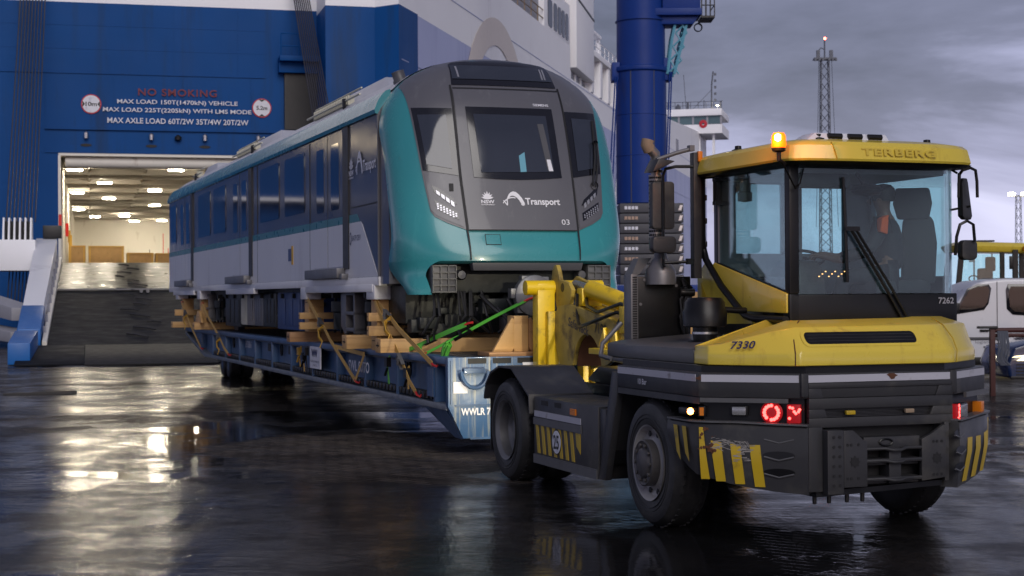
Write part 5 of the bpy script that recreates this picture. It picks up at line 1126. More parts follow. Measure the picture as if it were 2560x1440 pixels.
# lamp bay behind each chamfer
for sg in (-1, 1):
    A, B = C_(.03, sg), C_(.97, sg); n_ = Vector((sg*.48, -.61, 0)).normalized()
    bx = lambda s0, s1, z0, z1, d0, d1: [Vector((C_(s, sg)[0], C_(s, sg)[1], z))+n_*d for z in (z0, z1) for s, d in ((s0, d0), (s1, d0), (s1, d1), (s0, d1))]
    obj('lamp_bay', G().hexa(bx(.0, .96, .88, 1.08, -.05, -.12)), 'tug_black', tug)
    def lampbox(name, s0, s1, z0, z1, m, d=.0, par=tug): return obj(name, G().hexa(bx(s0, s1, z0, z1, d, -.06)), m, par, bev=.006)
    def pt(s, z, d): c = C_(s, sg); return Vector((c[0], c[1], z))+n_*d
    if sg < 0:
        fog = lampbox('reversing_lamp', .53, .69, .945, 1.02, 'tug_black', -.01); obj('lamp_lens', G().hexa(bx(.545, .675, .952, 1.013, .004, -.01)), 'lens_clear', fog, bev=.006)
        r0_ = obj('tail_lamp', G().lathe(pt(.30, .975, -.02), tuple(n_), [(.0, .0), (.075, .0), (.082, .012), (.070, .022), (.0, .024)], 28), 'tail_red', tug)
        g = G()
        for k in range(16):
            if k % 8 == 3: continue
            a = 2*pi*k/16; tx = Vector((C_(0, sg)[0]-C_(1, sg)[0], C_(0, sg)[1]-C_(1, sg)[1], 0)).normalized(); g.lathe(pt(.30, .975, .003)+tx*.052*cos(a)+Vector((0, 0, .052*sin(a))), tuple(n_), [(.013, 0), (.013, .004), (.0, .006)], 8)
        obj('lamp_led', g, 'tail_led', r0_)
        l2 = lampbox('brake_lamp', .03, .155, .90, 1.035, 'tail_red', .004)
        g = G()
        for s_, z in ((.125, 1.015), (.10, 1.01), (.085, .985), (.07, .972), (.045, .985), (.035, 1.0), (.13, .935)): g.lathe(pt(s_, z, .004), tuple(n_), [(.011, 0), (.011, .004), (.0, .006)], 8)
        obj('lamp_led', g, 'tail_led', l2)
        mk = lampbox('side_reflector', .93, 1.0, .935, 1.015, 'tug_black', .01); obj('lamp_lens', G().hexa(bx(.945, .985, .945, 1.005, .014, .01)), 'amber', mk)
        mk = obj('marker_lamp', G().box(-1.33, -1.22, .52, .66, .95, 1.0), 'tug_black', tug, bev=.01); obj('lamp_lens', G().lathe((-1.30, .525, .975), 1, [(.026, -.012), (.024, -.02), (.0, -.028)][::-1], 12), 'marker_on', mk)
    else:
        l2 = lampbox('brake_lamp', .02, .14, .87, 1.0, 'tail_red', .012)
        g = G()
        for s_, z in ((.10, .99), (.115, .965), (.10, .94), (.11, .915), (.08, .895)): g.lathe(pt(s_, z, .012), tuple(n_), [(.012, 0), (.012, .004), (.0, .006)], 8)
        obj('lamp_led', g, 'tail_led', l2)
        fog = lampbox('reversing_lamp', .17, .42, .885, 1.0, 'tug_black', .0); obj('lamp_lens', G().hexa(bx(.19, .40, .90, .99, .008, .0)), 'lens_clear', fog, bev=.006)
        mk = lampbox('side_reflector', .80, .90, .90, .99, 'amber', .02)
    # bumper wrap
    pl_pts = [(sg*1.25, .92, .90, .70), (sg*1.25, .60, .90, .56), (sg*1.235, .50, .90, .51), (sg*1.17, .42, .90, .485), C_(.6, sg)+(.90, .435), C_(.25, sg)+(.89, .40), C_(-.05, sg)+(.885, .385)]
    g = G(); rg = []
    for i, (x, y, z1, z0) in enumerate(pl_pts):
        p, q2 = pl_pts[max(i-1, 0)], pl_pts[min(i+1, len(pl_pts)-1)]; t = Vector((q2[0]-p[0], q2[1]-p[1], 0)).normalized(); m_ = Vector((t.y*-sg, t.x*sg, 0))*-1
        if m_.y > 0 and i > 1: m_ = -m_
        if i <= 1: m_ = Vector((sg, 0, 0))
        P = Vector((x, y, 0)); rg.append([P+m_*.03+Vector((0, 0, z0)), P+m_*.055+Vector((0, 0, (z0+z1)/2)), P+m_*.05+Vector((0, 0, z1-.02)), P+m_*.03+Vector((0, 0, z1)), P-m_*.10+Vector((0, 0, z1)), P-m_*.10+Vector((0, 0, z0))])
    bum = obj('bumper', g.loft(rg), 'tug_grey', tug, ang=50)
    def onb(s, z):                                   # point on the bumper skin
        c = C_(s, sg); f = max(0, min(1, (z-.42)/.46)); d = .03+.025*(1-abs(2*f-1)*.9)+.004; return Vector((c[0], c[1], z))+n_*(d+.003)
    SP = ((.517, .416, .45, .352), (.70, .60, .637, .543), (.884, .78, .82, .727), (.985, .945, .965, .88)) if sg < 0 else ((.25, .41, .06, .20), (.52, .68, .34, .49), (.79, .94, .62, .73))
    for a, b_, c, d in SP:
        zt_, zb_ = .862, .40+.09*max(0, (c+d)/2-.25)+.02
        g = G(); rows = []
        for k in range(7):
            f = k/6; z = zt_+(zb_-zt_)*f; rows.append([onb(a+(c-a)*f, z), onb(b_+(d-b_)*f, z)])
        g.loft(rows, closed=False); obj('hazard_stripe', g, 'hazard_yellow', bum, recalc=False)
    if sg < 0:
        for y0, y1 in ((.57, .64), (.72, .79)): obj('hazard_stripe', G().quad((-1.312, y0, .86), (-1.312, y1, .86), (-1.312, y1-.06, .66), (-1.312, y0-.06, .60)), 'hazard_yellow', bum, recalc=False)
    for k in range(3):
        z = .795-k*.125; s0 = .06 if sg < 0 else -.20; g = G(); P = [onb(s0+.16+.15*cos(a), z+.028*sin(a)*(1 if sin(a) > 0 else 1.2)) for a in [2*pi*i/20 for i in range(20)]]
        g.add(P, [tuple(range(20))]); obj('bumper_slot', g, 'tug_black', bum, recalc=False)
        obj('slot_lip', G().tube([onb(s0+.02, z-.012), onb(s0+.16, z-.038), onb(s0+.30, z-.012)], .007, 6), 'tug_grey_light', bum)
    obj('bumper_lip', G().ribbon([Vector((x, y, z1+.004))+Vector((sg*.01, -.012, 0)) for x, y, z1, z0 in pl_pts], .10, .012, (sg*.5, -.8, 0)), 'tug_grey_light', bum)
    if sg < 0:
        g = G(); random.seed(21)
        for k in range(34):
            s0 = random.uniform(.56, .90); z = .745+random.gauss(0, .022)-.03*(.75-s0); l = random.uniform(.06, .2); s1 = max(.50, s0-l); h = random.uniform(.002, .007); dz = -.01-.03*random.random()*(s0 < .7)
            sn = [onb(s0, z), onb((s0+s1)/2, z+.012), onb(s1, z+dz), onb(s1, z+dz-h), onb((s0+s1)/2, z+.012-h), onb(s0, z-h)]; g.add([p+n_*.002 for p in sn], [(0, 1, 2, 3, 4, 5)])
        for k in range(22):
            s0 = random.uniform(.50, .66); z = random.uniform(.62, .74); s1 = s0-random.uniform(.03, .09); h = random.uniform(.002, .006); g.add([p+n_*.002 for p in (onb(s0, z), onb(s1, z+.004), onb(s1, z-h), onb(s0, z-h))], [(0, 1, 2, 3)])
        obj('scrape_mark', g, 'scrape', bum, recalc=False)
        g = G()
        for k in range(20):
            s0 = random.uniform(.82, .99); z = random.choice((random.uniform(.78, .87), random.uniform(.68, .75))); r = random.uniform(.008, .025)
            g.add([onb(min(.995, s0+r*random.uniform(.4, 1.1)*cos(a)), z+r*random.uniform(.4, 1)*sin(a))+n_*.003 for a in [2*pi*i/9 for i in range(9)]], [tuple(range(9))])
        obj('rust_patch', g, 'rust', bum, recalc=False)
# centre grille and hitch
g = G(); X0, X1 = -.60, .62
g.box(X0, X1, -.012, .03, 1.152, 1.19); g.box(X0, X1, -.012, .03, 1.00, 1.078); g.box(X0, X1, -.012, .03, .865, .935)
for a, b_, z0, z1, t in ((-.60, -.50, 1.078, 1.152, .02), (.50, .62, 1.078, 1.152, -.03), (-.60, -.47, .935, 1.0, .02), (.45, .62, .935, 1.0, -.03)):
    g.prism([(a, z0), (b_+(t if t > 0 else 0), z0), (b_, z1), (a, z1)] if t > 0 else [(a+t, z0), (b_, z0), (b_, z1), (a, z1)], 1, -.012, .03)
grl = obj('front_grille', g, 'tug_grey', tug, bev=.006)
obj('grille_mesh', G().box(X0, X1, .032, .08, .86, 1.19), 'tug_black', grl)
g = G()
for i in range(7): g.box(-.5, .52, .018, .03, 1.083+i*.010, 1.087+i*.010)
for i in range(6): g.box(-.46, .46, .018, .03, .94+i*.010, .944+i*.010)
obj('grille_bar', g, 'tug_grey', grl)
for x, m in ((-.30, 'hazard_yellow'), (.20, 'rust_tan')): obj('grille_plug', G().box(x, x+.075, -.03, .0, .955, .985), m, grl, bev=.005)
hit = obj('hitch_bracket', G().prism([(-.36, .845), (-.28, .845), (-.20, .775), (-.165, .76), (-.165, .43), (-.36, .43)], 1, -.09, -.05), 'tug_grey', tug, bev=.006)
obj('hitch_bracket', G().prism([(.52, .86), (.50, .86), (.40, .80), (.31, .76), (.31, .45), (.52, .47)], 1, -.07, -.03), 'tug_grey', tug, bev=.006)
for bb in ((-.50, -.365, -.10, .10, .385, .85), (-.62, -.50, -.03, .10, .40, .87), (.52, .56, -.05, .15, .44, .88)): obj('hitch_flange', G().box(*bb), 'tug_grey', hit, bev=.008)
BO = lambda x, y, z, r, n=10: obj('bolt_hole', G().lathe((x, y, z), 1, [(.0, -.003), (r, -.003), (r, .01)], n), 'dark_gap', hit)
for x in (-.45, -.40):
    for k in range(6): BO(x, -.101, .45+k*.07, .012, 8)
for x0 in (-.33, -.30, -.24, .41, .44, .48):
    for z in (.74, .495): BO(x0, -.091 if x0 < 0 else -.071, z, .011, 8)
for x0 in (-.27, .44):
    P = []
    for k in range(32): a = 2*pi*k/32; r = .034+(.012 if k % 4 == 0 else 0); P.append((x0+r*cos(a), .615+r*sin(a)))
    yy = -.094 if x0 < 0 else -.074; obj('bolt_hole', G().prism(P, 1, yy, yy+.01), 'dark_gap', hit)
g = G()
for z0, z1, y in ((.70, .785, -.04), (.60, .625, -.07), (.575, .60, -.02), (.465, .49, -.07), (.44, .465, -.02)): g.box(-.165, .31, y, .08, z0, z1)
for z in (.70, .612, .478): g.tube([(-.165, y_, z) for y_ in (-.06,)]+[(.0, -.06, z), (.06, -.085, z-.012), (.12, -.085, z-.012), (.18, -.06, z), (.31, -.06, z)], .014, 6)
g.box(.04, .14, -.055, .08, .44, .70); obj('hitch_shelf', g, 'tug_grey', hit, bev=.004)
g = G(); g.tube([(.02+.055*cos(a), -.045, .745+.025*sin(a)) for a in [2*pi*i/14 for i in range(15)]], .008, 6); obj('hitch_ring', g, 'tug_black', hit)
obj('hitch_recess', G().box(-.60, .60, .09, .14, .40, .88), 'dark_gap', tug)
g = G(); g.hexa([(-.55, -.02, .36), (.54, .02, .40), (.54, .2, .40), (-.55, .2, .36), (-.55, -.02, .40), (.54, .02, .44), (.54, .2, .44), (-.55, .2, .40)])
for x in (-.52, -.40, -.25, -.12): g.lathe((x, .06, .30), 2, [(.0, 0), (.016, .005), (.018, .08)], 8)
obj('skid_plate', g, 'tug_black', tug)
# yellow bonnet
b0 = [(-1.15, .76), (-1.15, .52), (-1.08, .42), (-.74, .06), (-.66, -.0), (.58, -.0), (.66, .03), (1.10, .40), (1.19, .52), (1.19, 1.2), (-.3, 1.08)]
ring = lambda P, z, d=0: [Vector((x-d*(1 if x > 0 else -1)*(1 if abs(x) > .35 else 0), y+d*.7, z)) for x, y in P]
tz = [(-1.08, .84, 1.455), (-1.04, .68, 1.465), (-.98, .60, 1.48), (-.70, .40, 1.60), (-.60, .33, 1.642), (.52, .33, 1.655), (.64, .40, 1.655), (.95, .62, 1.655), (1.04, .76, 1.655), (1.04, 1.22, 1.655), (-.3, 1.10, 1.66)]
md = [tuple(Vector(a).lerp(Vector(b_), .66)+Vector(((-.05 if a[0] < -.7 else (.06 if a[0] > .7 else 0)), -.065 if a[1] < 1 else 0, .028 if i in (3, 4, 5, 6, 7) else .01))) for i, (a, b_) in enumerate(zip(ring(b0, 1.42), tz))]
g = G(); g.loft([ring(b0, 1.315), ring(b0, 1.40), ring(b0, 1.425, .012), md, tz])
bon = obj('bonnet', g, 'tug_yellow', tug, bev=.012, ang=30, seg=3)
def onbon(x, z): f = max(0, (z-1.42)/.235); return Vector((x, -.0+.012+f*.26+ (f*f)*.06, z))
# the slot follows the slope of the bonnet face
slot = [( x, z) for x, z in rrect(-.585, .355, 1.468, 1.555, .035, 5)]
def bonpt(x, z, d):
    a, b_, c = Vector((x, .008, 1.425)), Vector((x, .155, 1.608)), Vector((x, .32, 1.652)); t = (z-1.425)/(1.608-1.425); p = a.lerp(b_, t); return p+Vector((0, -.78, .62))*d
obj('bonnet_slot', G().add([bonpt(x, z, .006) for x, z in slot], [tuple(range(len(slot)))]), 'tug_black', bon, recalc=False)
sl2 = [(x*1.0, z) for x, z in rrect(-.61, .40, 1.452, 1.572, .05, 5)]
g = G(); n = len(slot); g.add([bonpt(x, z, .007) for x, z in slot]+[bonpt(x, z, .003) for x, z in sl2], [(i, (i+1) % n, n+(i+1) % n, n+i) for i in range(n)]); obj('slot_rim', g, 'tug_yellow', bon, recalc=False)
g = G()
for i in range(3): g.add([bonpt(x, z, .008) for x, z in ((-.56, 1.488+i*.022), (.33, 1.488+i*.022), (.33, 1.492+i*.022), (-.56, 1.492+i*.022))], [(0, 1, 2, 3)])
obj('slot_mesh', g, 'tug_grey', bon, recalc=False)
obj('bonnet_seam', G().ribbon([(-.69, .022, 1.32), (-.69, .022, 1.41), (-.665, .09, 1.50), (-.58, .22, 1.60), (-.50, .30, 1.645)], .007, .006, (1, 0, 0)), 'rust', bon)
obj('bonnet_seam', G().ribbon([(.68, .028, 1.32), (.69, .03, 1.41), (.70, .10, 1.50), (.70, .23, 1.60), (.69, .36, 1.65)], .006, .006, (1, 0, 0)), 'hazard_yellow', bon)
# number on the sloping left corner
nn = Vector((-.62, -.60, .50)).normalized(); o_ = Vector((-1.085, .318, 1.455)); ex_ = Vector((.70, -.70, .02)).normalized()
# ---- side number plate lettering is placed on the chamfer of the bonnet
c0, c1 = Vector((-1.04, .395, 1.452)), Vector((-.80, .165, 1.462))
d_ = (c1-c0).normalized(); up_ = Vector((.40, .42, .80)).normalized()
text('fleet_lettering', bon, '7330', c0+Vector((-.01, -.035, -.016)), d_, up_, .185, .070, 'navy_text', bold=.02, shear=.12)
# grey hood over the engine
g = G(); g.loft([[(-1.15, .77, 1.315), (-.40, .77, 1.315), (-.40, 2.48, 1.315), (-1.15, 2.48, 1.315)], [(-1.15, .77, 1.43), (-.40, .77, 1.43), (-.40, 2.48, 1.43), (-1.15, 2.48, 1.43)], [(-1.06, .80, 1.450), (-.40, .80, 1.49), (-.40, 2.40, 1.50), (-1.06, 2.40, 1.455)]])
hood = obj('engine_hood', g, 'tug_grey_light', tug, bev=.015)
obj('hood_sill', G().box(-1.18, -.4, .70, 2.46, 1.285, 1.312), 'tug_grey_light', tug, bev=.004)
obj('grab_rail', G().tube([(-1.18, 2.30, 1.30), (-1.20, 2.50, 1.32), (-1.16, 2.56, 1.42), (-.98, 2.56, 1.60)], .02, 8), 'steel_grey', tug)
ep = obj('radiator_panel', G().box(-.87, -.36, 2.47, 2.60, 1.45, 2.0), 'tug_black', tug, bev=.008)
obj('panel_edge', G().box(-.94, -.872, 2.44, 2.60, 1.38, 2.02), 'steel_grey', ep, bev=.006)
g = G()
for k in range(28): g.box(-.925, -.885, 2.434, 2.44, 1.42+k*.021, 1.432+k*.021)
obj('edge_slot', g, 'dark_gap', ep)
g = G(); g.hexa([(-.93, 2.44, 2.02), (-.86, 2.44, 2.02), (-.72, 2.5, 2.16), (-.84, 2.5, 2.16), (-.93, 2.6, 2.02), (-.86, 2.6, 2.02), (-.72, 2.62, 2.16), (-.84, 2.62, 2.16)]); obj('panel_bracket', g, 'tug_grey_light', ep)
g = G()
for x, z in ((-.72, 1.97), (-.80, 1.97), (-.5, 1.92), (-.84, 1.76)): g.lathe((x, 2.465, z), 1, [(.0, -.004), (.014 if x != -.72 else .032, -.003), (.014 if x != -.72 else .032, .004)], 12)
obj('panel_cap', g, 'steel_grey', ep)
muf = obj('muffler', G().lathe((-.66, 2.44, 1.93), 2, [(.0, 0), (.135, .0), (.135, .10), (.125, .13), (.085, .19), (.06, .23), (.05, .28)], 28), 'steel_grey', tug)
ex = obj('exhaust_pipe', G().tube([(-.66, 2.44, 2.15), (-.69, 2.44, 2.5), (-.70, 2.44, 2.98), (-.71, 2.43, 3.06), (-.78, 2.42, 3.12)], .046, 18), 'steel_warm', tug)
g = G(); g.lathe((-.70, 2.44, 2.30), 2, [(.062, 0), (.062, .58)], 20); hs_ = obj('heat_shield', g, 'steel_warm', ex)
g = G()
for r in range(17):
    for a in range(10):
        an = pi*(a+.5*(r % 2))/10+pi; g.lathe((-.70+.0625*cos(an), 2.44+.0625*sin(an), 2.325+r*.033), (cos(an), sin(an), 0), [(.0, .002), (.010, .0015)], 6)
obj('shield_hole', g, 'dark_gap', ex)
obj('pipe_clamp', G().lathe((-.70, 2.44, 2.90), 2, [(.05, 0), (.066, 0), (.066, .02), (.05, .02)], 20), 'tug_black', ex)
obj('pipe_cap', G().tube([(-.76, 2.43, 3.09), (-.79, 2.42, 3.14), (-.78, 2.42, 3.18)], .055, 14), 'rust_tan', ex)
it_ = obj('air_intake', G().lathe((-.77, 1.35, 1.58), 2, [(.0, .0), (.15, .0), (.175, .01), (.18, .12), (.165, .15), (.16, .20), (.135, .235), (.0, .24)], 28), 'tug_black', tug)
obj('intake_neck', G().lathe((-.77, 1.35, 1.44), 2, [(.085, 0), (.098, .07), (.098, .15)], 24), 'tug_black', it_); obj('intake_clamp', G().lathe((-.77, 1.35, 1.525), 2, [(.09, 0), (.103, 0), (.103, .018), (.09, .018)], 24), 'steel_bright', it_)
obj('intake_tube', G().tube([(-.62, 1.35, 1.72), (-.48, 1.35, 1.71), (-.40, 1.36, 1.71)], .026, 10), 'tug_black', it_)
obj('intake_pocket', G().lathe((-.78, 1.33, 1.452), 2, [(.13, .0), (.14, .012), (.13, .02)], 20), 'tug_black', hood)
g = G(); random.seed(4)
for k in range(7): g.tube([(-.42+random.uniform(-.03, .03), 2.45, 1.48+.0*k), (-.44+random.uniform(-.05, .03), 2.42, 1.6+.05*k), (-.40+random.uniform(-.04, .04), 2.42, 1.8+.02*k), (-.46, 2.43, 1.98)], .014, 6)
g.tube([(-.48, 2.42, 1.86), (-.36, 2.40, 1.86)], .035, 12); obj('hose_bundle', g, 'tug_black', tug)
# mirrors, post and bars at the rear left of the cab
post = obj('mirror_post', G().box(-.46, -.39, 2.18, 2.26, 1.98, 3.06), 'tug_grey', tug, bev=.006)
g = G(); g.box(-.385, -.335, 2.22, 2.27, 2.15, 2.88)
for z in (2.25, 2.45, 2.65): g.box(-.336, -.315, 2.22, 2.27, z, z+.05)
obj('door_frame_bar', g, 'tug_black', post, bev=.008)
obj('post_lamp', G().box(-.425, -.385, 2.16, 2.2, 2.98, 3.07), 'amber', post, bev=.006)
g = G(); g.tube([(-.44, 2.2, 2.94), (-.60, 2.25, 2.94), (-.68, 2.28, 2.92), (-.70, 2.29, 2.86), (-.70, 2.29, 2.10), (-.69, 2.29, 2.08)], .014, 8); g.tube([(-.69, 2.29, 2.115), (-.44, 2.2, 2.125)], .013, 8); g.box(-.52, -.44, 2.19, 2.23, 2.10, 2.15); obj('mirror_bracket', g, 'tug_black', post)
def rmirror(name, x0, x1, z0, z1, y, r, par=tug): return obj(name, G().prism(rrect(x0, x1, z0, z1, r), 1, y, y+.07), 'tug_grey', par, bev=.015)
rmirror('mirror', -.795, -.585, 2.405, 2.815, 2.30, .03); obj('mirror', G().prism(rrect(-.81, -.585, 2.20, 2.345, .04), 1, 2.26, 2.36), 'tug_grey', tug, bev=.025)
g = G(); g.tube([(-.475, 2.2, 3.09), (-.62, 2.2, 3.05), (-.80, 2.2, 2.99)], .018, 8); g.box(-.50, -.455, 2.17, 2.23, 3.07, 3.12); obj('kerb_mirror_arm', g, 'steel_grey', tug)
obj('mirror', G().hexa([(-.86, 2.15, 2.88), (-.80, 2.15, 2.90), (-.80, 2.35, 2.90), (-.86, 2.35, 2.88), (-.80, 2.15, 3.0), (-.64, 2.15, 2.98), (-.64, 2.35, 2.98), (-.80, 2.35, 3.0)]), 'tug_grey', tug, bev=.015)
g = G(); g.tube([(-.34, 2.27, 2.87), (-.34, 2.27, 2.36), (-.34, 2.255, 2.24), (-.34, 2.20, 2.14), (-.34, 1.91, 1.91), (-.34, 1.58, 1.715), (-.34, 1.47, 1.665), (-.34, 1.33, 1.645), (-.34, .80, 1.64)], .030, 10); obj('entry_bar', g, 'tug_black', tug)
g = G(); g.tube([(-.40, 2.22, 2.90), (-.30, 2.15, 2.92), (-.22, 2.05, 2.91)], .015, 6); g.tube([(-.40, 2.22, 2.84), (-.25, 2.1, 2.85)], .012, 6); g.box(-.34, -.30, 2.0, 2.06, 2.62, 2.82); g.box(-.36, -.24, 1.98, 2.03, 2.60, 2.63); g.box(-.36, -.24, 1.98, 2.03, 2.80, 2.83); obj('hinge', g, 'tug_black', tug)
# ------------------------------------------------------------------ cab
cabx0, cabx1, cy0, cy1 = -.30, 1.25, .80, 2.12
g = G(); g.prism([(.82, 1.845), (2.09, 2.115), (2.20, 2.02), (1.52, 1.70), (.82, 1.69)], 0, -.325, -.29); sp_ = obj('side_panel', g, 'tug_yellow', tug, bev=.014)
g = G(); g.prism([(2.46, 2.02), (2.30, 2.12), (2.16, 2.05), (1.42, 1.60), (2.46, 1.58)], 0, -.30, -.27); obj('rear_panel', g, 'tug_yellow', tug, bev=.006)
g = G(); g.prism([(2.38, 1.94), (2.34, 1.74), (2.22, 1.74)], 0, -.303, -.30); obj('panel_recess', g, 'hazard_yellow', tug)
g = G(); g.box(cabx0, 1.20, .79, .86, 1.60, 1.835); g.box(cabx0-.01, cabx0+.08, .79, .90, 1.60, 1.84); g.box(1.20, 1.25, .84, 2.1, 1.5, 1.84); g.box(cabx0, 1.25, .8, 2.1, 1.46, 1.60)
fpn = obj('front_panel', g, 'tug_black', tug, bev=.01)
text('unit_lettering', fpn, '7262', (1.035, .784, 1.755), EX, EZ, .145, .052, 'grey_paint', bold=.02)
g = G(); g.box(cabx0-.01, cabx0+.075, .785, .87, 1.84, 2.86); obj('front_pillar', g, 'tug_black', tug, bev=.012)
g = G(); g.box(cabx0-.005, cabx0+.05, 2.03, 2.12, 2.05, 2.88); g.box(1.19, 1.245, 2.04, 2.12, 1.84, 2.88); obj('rear_pillar', g, 'cab_trim', tug, bev=.008)
g = G(); g.box(cabx0+.06, 1.19, 2.07, 2.12, 1.5, 2.19); g.box(cabx0+.06, 1.19, 2.07, 2.12, 2.79, 2.88); g.box(cabx0+.06, -.12, 2.07, 2.12, 2.19, 2.79); g.box(.33, .52, 2.07, 2.12, 2.19, 2.79); g.box(.94, 1.19, 2.07, 2.12, 2.19, 2.79); obj('rear_wall', g, 'cab_trim', tug)
g = G(); g.box(1.21, 1.25, .98, 2.05, 1.84, 1.98); g.box(1.21, 1.25, .98, 2.05, 2.82, 2.88); obj('side_wall', g, 'tug_grey', tug)
ceil = obj('headliner', G().box(-.24, 1.20, .95, 2.07, 2.80, 2.84), 'grey_paint', tug)
g = G(); g.prism([(cabx0+.075, .80), (1.08, .80), (1.16, .815), (1.21, .85), (1.235, .92), (1.24, .98)][::1]+[(1.235, .98), (1.229, .922), (1.205, .855), (1.157, .821), (1.08, .806), (cabx0+.075, .806)], 2, 1.84, 2.84); obj('windscreen', g, 'glass_front', tug)
g = G(); g.prism([(.87, 1.865), (2.03, 2.11), (2.03, 2.85), (.87, 2.83)], 0, -.296, -.290); obj('side_window', g, 'glass_cab', tug)
obj('side_window', G().box(1.236, 1.242, .98, 2.04, 1.98, 2.82), 'glass_cab', tug)
g = G(); obj('rear_window', G().box(-.12, .33, 2.09, 2.096, 2.19, 2.79), 'glass_cab', tug); obj('rear_window', G().box(.52, .94, 2.09, 2.096, 2.19, 2.79), 'glass_cab', tug)
obj('window_seal', G().tube([(-.30, .87, 1.85), (-.30, 2.05, 2.105), (-.30, 2.06, 2.85)], .013, 6), 'tug_black', tug)
# roof
def roofring(z, d, dy=0): return [Vector(p) for p in ((-.42+d, 2.18-d, z), (-.42+d, .80+d, z), (-.38+d, .66+d, z), (-.26+d, .585+d, z), (.1, .555+d, z), (.8, .575+d, z), (1.15-d, .62+d, z), (1.28-d, .70+d, z), (1.33-d, .84+d, z), (1.33-d, 2.18-d, z))]
g = G(); g.loft([roofring(2.868, .0), roofring(2.885, -.008), roofring(2.99, .012), roofring(3.02, .04), roofring(3.05, .16), roofring(3.055, .3)]); rf = obj('cab_roof', g, 'tug_yellow', tug, ang=28)
obj('roof_lip', G().loft([roofring(2.845, .02), roofring(2.866, -.012)]), 'tug_black', rf)
def rtxt(u, v): return Vector((u, .552-.010+.03*(u-.45)**2+(v-2.885)*.19, v))
obj('roof_lettering', gtext(G(), 'TERBERG', (.20, 0, 2.912), EX, EZ, .68, .060, bold=.03, sp=1.1, fn=rtxt), 'roof_letter', rf, recalc=False)
obj('roof_seam', G().ribbon([(-.02, .552, 2.885), (-.035, .562, 2.95), (-.05, .59, 3.015)], .008, .006, (1, 0, 0)), 'hazard_yellow', rf)
lb = obj('light_bar', G().loft([[(-.20, .74, 3.02), (.58, .74, 3.02), (.58, 1.0, 3.03), (-.20, 1.0, 3.03)], [(-.08, .79, 3.105), (.56, .79, 3.105), (.56, .98, 3.105), (-.08, .98, 3.105)]]), 'sign_white', rf, bev=.008)
for x in (.02, .20, .38): obj('bar_lamp', G().lathe((x, .768, 3.078), 0, [(.0, 0), (.024, .005), (.024, .125), (.0, .13)], 14), 'tug_black', lb)
for x, y in ((1.08, 1.0), (-.18, 1.9), (-.05, .8)): obj('roof_antenna', G().lathe((x, y, 3.045), 2, [(.06, 0), (.055, .015), (.03, .025), (.028, .05), (.0, .055)], 14), 'tug_black', rf)
# beacon
bk_ = obj('beacon_stem', G().tube([(-.42, .66, 2.84), (-.50, .60, 2.87), (-.50, .60, 2.935)], .018, 8), 'tug_black', tug)
obj('beacon_base', G().lathe((-.50, .60, 2.925), 2, [(.03, 0), (.052, .01), (.055, .03), (.05, .035)], 18), 'tug_black', bk_)
bl = obj('beacon_lens', G().lathe((-.50, .60, 2.958), 2, [(.050, 0), (.056, .02), (.054, .09), (.04, .115), (.0, .12)], 20), 'beacon_on', bk_)
obj('beacon_bulb', G().lathe((-.54, .54, 3.0), 2, [(.0, 0), (.022, .012), (.022, .05), (.0, .062)], 12), 'beacon_core', bk_)
pl_d = bpy.data.lights.new('beacon_light', 'POINT'); pl_d.energy = 14; pl_d.color = (1, .30, .04); pl_d.shadow_soft_size = .05
pl_o = bpy.data.objects.new('beacon_light', pl_d); C.objects.link(pl_o); pl_o.parent = tug; pl_o.location = Vector((-.60, .50, 3.03))-ORI[tug.name]
obj('beacon_cable', G().tube([(-.47, .61, 2.86), (-.34, .68, 2.70), (-.28, .74, 2.66), (-.22, .78, 2.70), (-.18, .79, 2.82)], .007, 6), 'tug_black', tug)
# cab interior
seat = obj('driver_seat', G().loft([[(.94, 1.18, 1.92), (1.16, 1.02, 1.92), (1.22, 1.10, 1.92), (1.0, 1.27, 1.92)], [(.93, 1.16, 2.25), (1.17, 1.0, 2.25), (1.23, 1.09, 2.25), (1.0, 1.26, 2.25)], [(.95, 1.16, 2.44), (1.15, 1.02, 2.44), (1.21, 1.10, 2.44), (1.0, 1.25, 2.44)], [(.99, 1.15, 2.49), (1.12, 1.05, 2.49), (1.17, 1.11, 2.49), (1.03, 1.22, 2.49)]]), 'seat_cloth', tug, bev=.03)
obj('headrest', G().loft([[(.90, 1.17, 2.45), (1.12, 1.03, 2.45), (1.16, 1.12, 2.45), (.95, 1.24, 2.45)], [(.87, 1.18, 2.58), (1.14, 1.01, 2.58), (1.18, 1.11, 2.58), (.92, 1.26, 2.58)], [(.89, 1.18, 2.71), (1.12, 1.03, 2.71), (1.17, 1.11, 2.71), (.94, 1.25, 2.71)]]), 'seat_cloth', seat, bev=.025)
obj('headrest_post', G().tube([(1.05, 1.13, 2.45), (1.05, 1.13, 2.55)], .03, 8), 'seat_cloth', seat)
obj('seat_cushion', G().box(.62, 1.15, 1.05, 1.6, 1.84, 1.95), 'seat_cloth', seat, bev=.03)
g = G(); g.loft([[(.02, 1.35, 1.6), (.38, 1.35, 1.6), (.38, 1.85, 1.6), (.02, 1.85, 1.6)], [(.05, 1.38, 2.02), (.34, 1.38, 2.02), (.34, 1.8, 2.02), (.05, 1.8, 2.02)], [(.10, 1.42, 2.12), (.30, 1.42, 2.12), (.30, 1.75, 2.12), (.10, 1.75, 2.12)]]); con = obj('console', g, 'tug_grey', tug, bev=.03)
obj('steering_wheel', G().tube([(.36+.16*cos(a), 1.72+.11*sin(a), 2.15+.06*sin(a)) for a in [2*pi*i/24 for i in range(25)]], .014, 8), 'tug_black', con)
obj('steering_column', G().tube([(.36, 1.72, 2.15), (.33, 1.80, 1.9)], .03, 8), 'tug_black', con)
